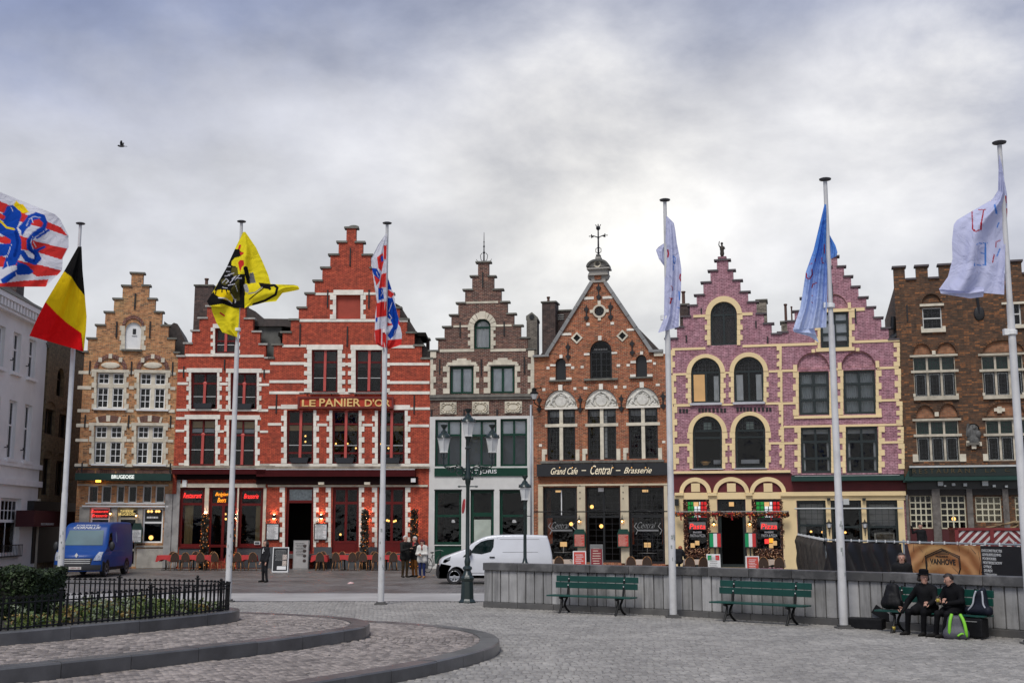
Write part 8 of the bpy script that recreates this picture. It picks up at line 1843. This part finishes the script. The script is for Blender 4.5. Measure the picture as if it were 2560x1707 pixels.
t = bag('backpack','grey backpack with bright green panels leaning on the ground by the bench','backpack',o,r3 + .5,[((-.13,0,.11),(.13,0,.11),.12,.12,0),((-.08,.03,.14),(-.06,.06,.38),.12,.09,0),((.08,.03,.14),(.06,.06,.38),.12,.09,0)],mat('grey_nylon',(.07,.07,.085),.6,.2,8,bump=.3))
gr = mat('lime_green_panel',(.2,.55,.03),.55,.1)
for x in (-.1,.15): MB().path(catmull([(x * .6,-.02,.49),(x,-.075,.36),(x * 1.2,-.1,.2),(x * 1.25,-.075,.06)],5),[.03,*[.034] * 14,.02],6).build('green_panel',gr,t,smooth=True)
MB().path(catmull([(.02,-.13,.08),(.1,-.125,.13),(.16,-.08,.1)],4),.02,6).build('green_panel',gr,t,smooth=True);MB().path([(-.05,.04,.47),(-.03,.02,.53),(.04,.02,.53),(.05,.04,.47)],.011,5).build('handle',M_NYL,t)
o = onb(.95,-.1,0);t = thing('suitcase','black upright suitcase standing under the right end of the bench','suitcase',o,r3);MB().box(-.2,.2,-.14,.14,.04,.41).build('shell',M_NYL,t,bevel=.03);MB().box(-.15,.1,-.15,-.14,.34,.355).build('zip',M_ZINC,t)
for x in (-.15,.15): MB().ball((x,-.1,.025),.025,8,6).build('wheel',M_BLACK,t)
o = gnd(2170,1572);t = thing('instrument_case','open black case lying on the ground left of the bench','case',o,r3 + .25);MB().box(-.42,.35,-.16,.16,.0,.24).build('case_base',M_NYL,t,bevel=.03);MB().prism([(-.3,0),(.3,0),(.26,.16),(-.28,.2)],.1,.22).build('case_lid',M_NYL,t,loc=(.3,.05,.2)).rotation_euler = (0,.5,0);MB().path(catmull([(-.42,-.1,.2),(-.55,-.12,.1),(-.62,-.14,.02),(-.5,-.2,.015)],4),.014,5).build('strap',mat('brown_leather_strap',(.05,.03,.02)),t)
# ================================================================== SITE FENCE, BANNER, SKIP
FZ_ = 1.8
fp_ = [np.array([13.3,55.6]),np.array([8.98,34.3]),np.array([9.70,29.7]),np.array([10.75,25.6]),np.array([11.2,23.9]),np.array([11.9,21.6])]
def hang(name,a,b,z0,z1_,m,parent,amp=.05,n=60,rows=26,seed=0):
    d = b - a;L_ = np.linalg.norm(d);d = d / L_;nn = np.array([d[1],-d[0]]);rn = np.random.default_rng(seed);V = [];ph = rn.random(6) * 6
    for j in range(rows + 1):
        for i in range(n + 1):
            s,t = i / n,j / rows;diag = s * L_ * 2.2 + t * 2.1;o = amp * (abs(math.sin(diag * 1.9 + ph[0])) ** 3 * 1.3 + .5 * math.sin(s * L_ * 5 + ph[1]) + .4 * math.sin(t * 4 + s * L_ * 1.3 + ph[2])) * (.25 + t) * min(1,6 * (1 - t) + .15)
            p = a + d * L_ * s + nn * (.03 + o);V.append((p[0],p[1],z0 + (z1_ - z0) * t - .02 * abs(math.sin(s * L_ * 3.3)) * (t > .9)))
    return MB().add(V,[(j * (n + 1) + i,j * (n + 1) + i + 1,(j + 1) * (n + 1) + i + 1,(j + 1) * (n + 1) + i) for j in range(rows) for i in range(n)]).build(name,m,parent,smooth=True)
SF = thing('site_fence','site fence of grey tubes hung with black tarpaulin behind the concrete wall','fence')
M_TUBE = mat('galvanised_tube',(.42,.46,.47),.45,.1,metal=.4);M_TARP = mat('black_tarpaulin',(.008,.008,.009),.42,.15,spec=.35);M_MESH = mat('brown_mesh_cloth',(.05,.042,.032),.8,.4,5)
for a,b,k,m in ((fp_[0],fp_[1],0,M_MESH),(fp_[1],fp_[2],1,M_TARP)): hang('tarpaulin',a,b,.1,FZ_ - .03,m,SF,.07 if k else .09,150 if not k else 90,seed=k)
for a,b in zip(fp_[:-1],fp_[1:]):
    L_ = np.linalg.norm(b - a);k = max(1,round(L_ / 3.4));d = (b - a) / L_;nn = np.array([d[1],-d[0]])
    for i in range(k + 1):
        p = a + (b - a) * i / k - nn * .02;MB().path([(p[0],p[1],0),(p[0],p[1],FZ_ + .06)],.025,6).build('tube',M_TUBE,SF)
    for z in (FZ_,.12): MB().path([(*a,z),(*b,z)],.022,6).build('tube',M_TUBE,SF)
    for i in range(int(L_ / .5)): p = a + d * (.25 + i * .5) + nn * .02;MB().box(-.012,.012,-.02,.02,-.03,.04).build('tie',M_WHITE,SF,loc=(p[0],p[1],FZ_))
# banner on the last stretch
def woodmat():
    m = bpy.data.materials.new('printed_wood_grain');m.use_nodes = True;nt = m.node_tree;b = nt.nodes['Principled BSDF'];L = nt.links.new;t = nd(nt,'ShaderNodeTexCoord')
    n = nd(nt,'ShaderNodeTexNoise');n.inputs['Scale'].default_value = 1.6;n.inputs['Detail'].default_value = 4;L(t.outputs['Object'],n.inputs[0]);w = nd(nt,'ShaderNodeTexWave',wave_type='RINGS',rings_direction='SPHERICAL');w.inputs['Scale'].default_value = 2.6;w.inputs['Distortion'].default_value = 4;w.inputs['Detail'].default_value = 4;L(t.outputs['Object'],w.inputs[0])
    r = nd(nt,'ShaderNodeValToRGB');r.color_ramp.elements[0].color = (.30,.12,.035,1);r.color_ramp.elements[1].color = (.56,.30,.12,1);L(w.outputs[0],r.inputs[0]);g_ = nd(nt,'ShaderNodeMixRGB',blend_type='MULTIPLY');g_.inputs[0].default_value = .6;L(r.outputs[0],g_.inputs[1]);L(n.outputs[1],g_.inputs[2])
    h = nd(nt,'ShaderNodeMixRGB',blend_type='ADD');h.inputs[0].default_value = .5;L(g_.outputs[0],h.inputs[1]);L(r.outputs[0],h.inputs[2]);L(h.outputs[0],b.inputs['Base Color']);b.inputs['Roughness'].default_value = .5;return m
ba,bb = fp_[2] + (fp_[3] - fp_[2]) * .04,fp_[4] + (fp_[4] - fp_[3]) * .0
bd_ = bb - ba;bl = np.linalg.norm(bd_);BR = thing('banner','printed wood grain banner with a builder name in a barn outline tied to the fence','banner',(ba[0],ba[1],0),math.atan2(bd_[1],bd_[0]))
def bu(x):
    r_ = ray(*x7(x,1200));n = Vector((bd_[1],-bd_[0],0)).normalized();tt = Vector((ba[0],ba[1],0)).dot(n) / r_.dot(n);p = r_ * tt;return (Vector((p.x,p.y,0)) - Vector((ba[0],ba[1],0))).dot(Vector((bd_[0],bd_[1],0)).normalized())
def bz(x,y):
    r_ = ray(*x7(x,y));n = Vector((bd_[1],-bd_[0],0)).normalized();tt = Vector((ba[0],ba[1],0)).dot(n) / r_.dot(n);return CAMZ + r_.z * tt
e0,e1,e2 = bu(1165),bu(1490),bu(700)
ubox('print',woodmat(),BR,0,e0,-.06,-.05,.3,FZ_ - .04);ubox('black_panel',mat('black_print',(.012,.012,.013),.5),BR,e0,bl + .6,-.061,-.05,.3,FZ_ - .04)
MB().prism([(0,.3),(.22,.3),(.3,.9),(.24,1.4),(.12,FZ_ - .05),(0,FZ_ - .05)],-.066,-.06).build('bark_edge',mat('dark_bark_print',(.04,.025,.03),.5,.4,9),BR)
rn = random.Random(3)
for k in range(9): x = rn.uniform(.3,e0);z = rn.uniform(.7,1.7);MB().path([(x,-.062,z),(x + rn.uniform(-.3,.3),-.062,z + rn.uniform(.15,.4)),(x + rn.uniform(-.5,.5),-.062,z + .5 if z < 1.2 else z)],[.008,.006,.003],4).build('crack_print',mat('crack_print',(.05,.02,.01)),BR)
L0 = bz(700,1120);pts = [(bu(x),bz(x,y)) for x,y in ((520,1460),(490,1380),(485,1220),(690,1130),(905,1225),(912,1370),(880,1460))]
for o_ in (.0,.035): MB().path([(x + (o_ if x < e2 else -o_),-.066,z - o_) for x,z in pts],.011,5).build('barn_outline',M_BLACK,BR)
ink = mat('black_ink',(.02,.018,.016),.6)
lettering('lettering','VANHOVE',ink,BR,bu(540),bu(850),bz(700,1325),bz(700,1255),-.064,.004,bold=.02);lettering('lettering','FREDERIK',ink,BR,bu(612),bu(765),bz(700,1238),bz(700,1215),-.064,.003)
for k,w in enumerate((30,60,90)): ubox('barn_stripe',ink,BR,bu(690 - w),bu(690 + w),-.066,-.062,bz(690,1166 + 16 * k),bz(690,1160 + 16 * k))
for k,tx_ in enumerate(('DAKCONSTRUCTIES','GEVELBEKLEDING','POOLHOUSES','HOUTSKELETBOUW','GYPROC','DEUREN','TERRASSEN','TOTAALPROJECTEN')):
    x0_ = 1182 + 3 * k;yb = 1172 + 49 * k;wd = 16.5 * len(tx_);lettering('lettering',tx_,mat('pale_print_white',(.6,.6,.58),.6),BR,bu(x0_),bu(x0_ + wd),bz(1250,yb),bz(1250,yb - 34),-.066,.003,bold=.02)
# striped skip with boards
sp_ = atY(2390,1313,47);SK = thing('skip','dark red builders skip with white chevron stripes, full of boards','skip',(sp_.x,47,0),math.radians(-12))
M_SKR = mat('dark_red_steel',(.17,.018,.018),.5,.2);M_SKW = mat('scuffed_white_paint',(.55,.53,.51),.6,.2,4,dirt=(.2,.1,.08));h0,h1,wd = 1.15,2.12,4.4
MB().box(0,wd,0,1.9,.2,h1 - .06).build('hull',M_SKR,SK);MB().box(-.05,wd + .05,-.06,.06,h1 - .1,h1).box(-.05,.06,-.06,1.9,h1 - .1,h1).box(wd - .06,wd + .05,-.06,1.9,h1 - .1,h1).build('rim',M_SKR,SK)
for x in (0,1.3,2.55,3.6,wd): ubox('rib',M_SKR,SK,x - .07,x + .07,-.08,0,.2,h1 - .08)
for (xa,xb,dr_) in ((.07,1.23,1),(1.37,1.94,1),(1.94,2.48,-1),(2.62,3.53,-1),(3.67,4.33,-1)):
    s = xa - 1.0
    while s < xb + 1.0:
        q = [(s,h0),(s + .13,h0),(s + .13 + dr_ * .85,h1 - .12),(s + dr_ * .85,h1 - .12)]
        # clip to the bay
        def cut(P,x,keep):
            o = []
            for i in range(len(P)):
                a,b = P[i],P[(i + 1) % len(P)];ia,ib = (a[0] - x) * keep >= 0,(b[0] - x) * keep >= 0
                if ia: o.append(a)
                if ia != ib: t = (x - a[0]) / (b[0] - a[0]);o.append((x,a[1] + (b[1] - a[1]) * t))
            return o
        q = cut(cut(q,xa,1),xb,-1)
        if len(q) > 2: MB().prism(q,-.012,.0).build('white_stripe',M_SKW,SK)
        s += .30
for k in range(7): o = ubox('board',mat('old_boards',(.25,.18,.09),.8,.3,3,rand=.3),SK,0,1.9,-.09,.09,-.015,.015);o.location = (1.6 + .25 * k,.5 + .15 * (k % 4),h1 + .06 + .05 * (k % 3));o.rotation_euler = (0,-.22 + .1 * (k % 3),.5 + .2 * k)
MB().prism([(0,0),(.22,0),(.12,.4)],-.02,.02).build('offcut',M_BLACK,SK,loc=(2.6,.3,h1))
# ================================================================== TERRACE FURNITURE
M_RATT = mat('brown_rattan',(.045,.022,.011),.6,.3,25,bump=.4,bs=60);M_CANE = mat('golden_cane',(.36,.17,.06),.5,.2,8);M_REDCL = mat('red_tablecloth',(.46,.03,.03),.75,.12,5)
ORD = ('first','second','third','fourth','fifth','sixth','seventh','eighth','ninth','tenth','eleventh')
def make_chair(loc,rz,label,seat=M_RATT,frame=M_CANE,group='rattan chairs on the cafe terraces'):
    t = thing('cafe_chair',label,'chair',loc,rz,group)
    MB().lathe([(.2,.43),(.215,.445),(.21,.465),(.05,.47)],n=16).build('seat',seat,t,smooth=.6)
    a = np.linspace(0,math.pi,13);pts = [(.2 * math.cos(x),.17 + .06 * math.sin(x),.46 + .44 * math.sin(x) ** .6) for x in a]
    bk = MB().path(pts,.017,6);bk.build('back_frame',frame,t,smooth=True);MB().ring([(x,z) for x,y,z in pts],[(x * .1,.46 + (z - .46) * .1) for x,y,z in pts],.2,.215,closed=False).build('backrest',seat,t)
    for x,y in ((-.17,-.15),(.17,-.15),(-.17,.17),(.17,.17)): MB().path([(x * .9,y * .9,.45),(x * 1.2,y * 1.25,0)],[.018,.015],6).build('leg',frame,t,smooth=True)
    return t
CH = None
def chairs(lst,d,where,facing):
    global CH
    for k,px in enumerate(lst):
        dd = d + random.uniform(-.15,.15);x = (px - CX) / F * dd * 1.0;rz = facing + random.uniform(-.35,.35);lab = '%s chair from the left %s' % (ORD[k],where)
        if CH is None: CH = make_chair((x,dd,0),rz,lab)
        else: copy_thing(CH,(x,dd,0),rz,lab)
def table(px,d,which,cl,tone,w=.72):
    x = (px - CX) / F * d;t = thing('cafe_table','small cafe table, ' + which,'table',(x,d,0),random.uniform(-.1,.1),'cafe tables on the terraces');MB().box(-w / 2,w / 2,-w / 2,w / 2,.7,.73).build('tabletop',M_BLACK,t);MB().path([(0,0,.03),(0,0,.7)],.03,8).box(-.22,.22,-.03,.03,0,.03).box(-.03,.03,-.22,.22,0,.031).build('leg',M_IRON,t)
    if cl:
        n = 28;mb = MB();v = [];r_ = w / 2 + .02
        for k in range(n):
            a = 2 * math.pi * k / n;c,s = math.cos(a),math.sin(a);q = r_ / max(abs(c),abs(s));v.append((x + c * q,d + s * q,.738))
        for k in range(n):
            a = 2 * math.pi * k / n;c,s = math.cos(a),math.sin(a);q = (r_ + .03 + .025 * (k % 2)) / max(abs(c),abs(s));v.append((x + c * q,d + s * q,.738 - .2 - .13 * abs(math.sin(2 * a)) ** 4))
        v.append((x,d,.742));o = mb.add(v,[(k,n + k,n + (k + 1) % n,(k + 1) % n) for k in range(n)] + [(2 * n,k,(k + 1) % n) for k in range(n)]).build('tablecloth',cl,smooth=.5);tag(o,tone + ' tablecloth on the cafe table, ' + which,'tablecloth','tablecloths on the terraces')
z9 = zoom(600,1300,.2211);px6 = lambda x: z6(x,0)[0];px9 = lambda x: z9(x,0)[0]
tl = 'in the row before the smaller red house';tr_ = 'in the row before the big red house'
chairs([px6(x) for x in (150,285,470,655,815,930,1088)],59.3,tl,math.pi);chairs([px6(x) for x in (110,400,590)],61.0,'behind the tables at the smaller red house',0)
chairs([px9(x) for x in (942,1132,1300,1430,1572,1755)],59.3,tr_,math.pi);chairs([px9(x) for x in (960,1165,1370,1545,1700)],61.0,'behind the tables at the big red house',0)
for k,x in enumerate((45,225,380,530,870,1040)): table(px6(x),60.2,'%s from the left before the smaller red house' % ORD[k],M_REDCL,'red')
for k,x in enumerate((940,1215,1500,1680,1790)): table(px9(x),60.2,'%s from the left before the big red house' % ORD[k],M_REDCL,'red')
M_BEIGE = mat('beige_cushion',(.5,.4,.32),.8,.1)
chairs([y6(x,0)[0] for x in (400,1478,1700)],51.5,'before the orange brick cafe, seen over the wall',math.pi);chairs([x1(x,0)[0] for x in (320,480,1335,1555)],51.0,'before the pizza restaurant, seen over the wall',math.pi)
for k,(zm,x,w) in enumerate(((y6,430,'left window of the orange brick cafe'),(y6,1560,'right window of the orange brick cafe'),(x1,400,'left window of the pizza restaurant'),(x1,1450,'right window of the pizza restaurant'))): table(zm(x,0)[0],52.3,'before the ' + w,M_BEIGE,'beige',.9)
# boards
def aboard(zm,r,d,label,face,frame,lines,pr=True,tilt=.12,stripe=None):
    a = atY(*zm(r[0],r[1]),d);b = atY(*zm(r[2],r[3]),d);w = b.x - a.x;h = a.z;t = thing('menu_board',label,'menu board',((a.x + b.x) / 2,d,0),0,'standing menu boards')
    m = Matrix.Rotation(-tilt,4,'X')
    f = MB().box(-w / 2,w / 2,-.02,.02,0,h);o = f.build('board',frame,t);o.rotation_euler = (-tilt,0,0);ubox('sheet',face,o,-w / 2 + .04,w / 2 - .04,-.026,-.015,.06,h - .04)
    s = MB().box(-w / 2,w / 2,-.02,.02,0,h).build('rear_board',frame,t,loc=(0,.28,0));s.rotation_euler = (tilt,0,0)
    if lines: textlines(o,lines,-w / 2 + .1,w / 2 - .1,h * (.2 if pr else .45),h - .12,-.028,9,int(d * 10 + r[0]))
    return t,o,w,h
wp_ = mat('pale_print',(.7,.55,.45));dred = mat('dark_red_board',(.22,.02,.025),.5);
aboard(y6,(618,1306,818,1490),51.8,'red menu board with pale print left of the cafe door',redsh,M_WHITE,M_WHITE);aboard(y6,(876,1205,1074,1490),53,'tall dark red menu board in the cafe doorway',dred,M_ZINC,wp_)
t,o,w,h = aboard(x1,(600,1256,796,1440),51.5,'white menu board with a green and red header by the pizza door',mat('menu_paper',(.7,.7,.68)),M_WHITE,M_ZINC)
for i,c_ in ((0,flagc[0]),(2,flagc[2])): ubox('header',c_,o,-w / 2 + .04 + (w - .08) * i / 3,-w / 2 + .04 + (w - .08) * (i + 1) / 3,-.03,-.02,h - .26,h - .05)
aboard(x1,(1148,1284,1340,1450),51.2,'red menu board with pale print right of the pizza door',redsh,M_WHITE,M_WHITE)
t,o,w,h = aboard(z8,(148,1450,283,1700),57.5,'black menu board with white frame beside the woman in black',M_BLACK,M_WHITE,M_ZINC,False)
for k in (0,1): ubox('photo',mat('menu_photo',(.5,.42,.36),.5,.6,30),o,.1,w / 2 - .08,-.03,-.02,h * (.62 - .24 * k) - .14,h * (.62 - .24 * k) + .1)
ubox('photo',M_WHITE,o,-.15,w / 2 - .1,-.03,-.02,h * .06 + .05,h * .24)
t,o,w,h = aboard(z8,(334,1390,466,1600),61.2,'grey upright menu panel in the open doorway of the red house',mat('grey_menu_panel',(.38,.37,.35),.4),M_ZINC,M_BLACK,False,.04)
for k in range(4): MB().ball((w * .24,-.035,h * (.3 + .17 * k)),(.09,.02,.08),8,5).build('dish_print',mat('dark_dish_print',(.05,.035,.03)),o)
# lit greenery columns and the garland
M_XLEAF = leafmat('dark_fir_sprays',(.012,.016,.008),(.06,.04,.02));M_FAIRY = emit('fairy_light',(1,.28,.05),1.6)
def fir(px,d,zt,label,n=1500,r0=.24):
    x = (px - CX) / F * d;t = thing('lit_tree',label,'tree',(x,d,0),0,'slim lit trees at the red houses');z = RNG.random(n) ** .8 * zt;r = r0 * (1 - .25 * z / zt) * RNG.random(n) ** .4;a = RNG.random(n) * 6.283
    leaves('foliage',np.stack([r * np.cos(a),r * np.sin(a),.1 + z],1),.06,M_XLEAF,t);MB().path([(0,0,0),(0,0,zt)],.04,6).lathe([(.2,0),(.24,.3)],n=10).build('trunk',M_BLACK,t);mb = MB()
    for k in range(55): zz = random.random() * zt;aa = random.random() * 6.28;rr = r0 * (1 - .25 * zz / zt) * 1.02;mb.ball((rr * math.cos(aa),rr * math.sin(aa),.1 + zz),.014,5,3)
    mb.build('fairy_lights',M_FAIRY,t,kind='stuff')
for px,la in ((z6(498,0)[0],'lit fir column left of the door of the smaller red house'),(z6(820,0)[0],'lit fir column right of the door of the smaller red house'),(z8(985,0)[0],'brightest lit fir column between the doors of the big red house'),(z8(1420,0)[0],'lit fir column at the right corner of the big red house')): fir(px,61.4,2.7 if px < 900 else 2.9,la)
GA = thing('garland','red and gold christmas garland strung across the pizza restaurant front','garland',P6.a,P6.root.rotation_euler.z);u0,_ = P6.uv(x1,150,690,.5);u1,vg = P6.uv(x1,1750,690,.5)
s = RNG.random(2600);C_ = np.stack([u0 + (u1 - u0) * s,-.5 + RNG.normal(0,.06,2600),vg + RNG.normal(0,.06,2600) - .06 * np.abs(np.sin(s * 15))],1);leaves('foliage',C_,.05,leafmat('garland_sprays',(.03,.014,.01),(.2,.06,.035)),GA);MB().path([(u0,-.5,vg + .1),(u1,-.5,vg + .1)],.03,6).build('pole',M_ZINC,GA)
mb = MB();rm = MB()
for k in range(70): x = random.uniform(u0,u1);mb.ball((x,-.5 + random.uniform(-.1,-.05),vg + random.uniform(-.1,.1)),.012,5,3)
for f in (.05,.2,.36,.5,.66,.84): x = u0 + (u1 - u0) * f;rm.ball((x - .08,-.56,vg),(.09,.05,.06),8,6).ball((x + .08,-.56,vg),(.09,.05,.06),8,6).path([(x,-.57,vg),(x + .05,-.57,vg - .32)],[.03,.04],5)
mb.build('fairy_lights',M_FAIRY,GA,kind='stuff');rm.build('bows',mat('red_ribbon',(.3,.01,.01),.6),GA)
for a,b in (((282,326),(500,1180)),((608,642),(500,1180)),((1244,1288),(500,1180)),((1642,1664),(500,1180)),((300,640),(1180,1300)),((1250,1660),(1185,1310))):
    q0 = P6.uv(x1,a[0],b[1],.1);q1 = P6.uv(x1,a[1],b[0],.1);n = int(900 * max(.25,(q1[0] - q0[0]) * (q1[1] - q0[1])));C_ = np.stack([RNG.uniform(q0[0],q1[0],n),-.02 - .1 * RNG.random(n),RNG.uniform(q0[1],q1[1],n)],1);leaves('window_garland',C_,.05,MATS.get('wg') or MATS.setdefault('wg',leafmat('window_garland_sprays',(.03,.015,.01),(.28,.12,.07))),P6.root,kind='stuff')
    mb = MB()
    for k in range(int(n / 22)): mb.ball((random.uniform(q0[0],q1[0]),-.13,random.uniform(q0[1],q1[1])),.016,5,3)
    mb.build('fairy_lights',emit('pale_fairy_light',(1,.6,.35),.6),P6.root,kind='stuff')
# bicycle beside the white van
g = gnd(1090,1428);BI = thing('bicycle','dark bicycle parked between the woman in white and the white van','bicycle',(g.x,57.5,0),math.radians(55))
for x in (-.52,.52): MB().path([(x + .33 * math.cos(a),0,.34 + .33 * math.sin(a)) for a in np.linspace(0,6.283,25)],.018,6,cap=False).build('wheel',M_BLACK,BI)
MB().path([(-.52,0,.34),(-.08,0,.3),(.36,0,.82),(-.2,0,.8),(-.08,0,.3)],.017,6).path([(-.2,0,.8),(-.52,0,.34)],.012,6).path([(.36,0,.8),(.4,0,1.0),(.52,0,.34)],.016,6).build('frame',M_BLACK,BI)
MB().path([(.3,-.26,1.0),(.42,0,1.04),(.3,.26,1.0)],.014,6).build('handlebar',M_ZINC,BI);MB().ball((-.22,0,.93),(.13,.07,.04),8,6).path([(-.2,0,.8),(-.22,0,.92)],.014,5).build('saddle',M_BLACK,BI)
q = gnd(876,1459);o = MB().add([(-.12,-.03,.0),(.1,-.05,.02),(.12,.06,.05),(-.06,.05,.06),(0,0,.08)],[(0,1,4),(1,2,4),(2,3,4),(3,0,4)]).build('litter',mat('pink_paper',(.6,.4,.38),.8),loc=(q.x,q.y,.004));tag(o,'crumpled pink paper scrap lying on the street','paper')
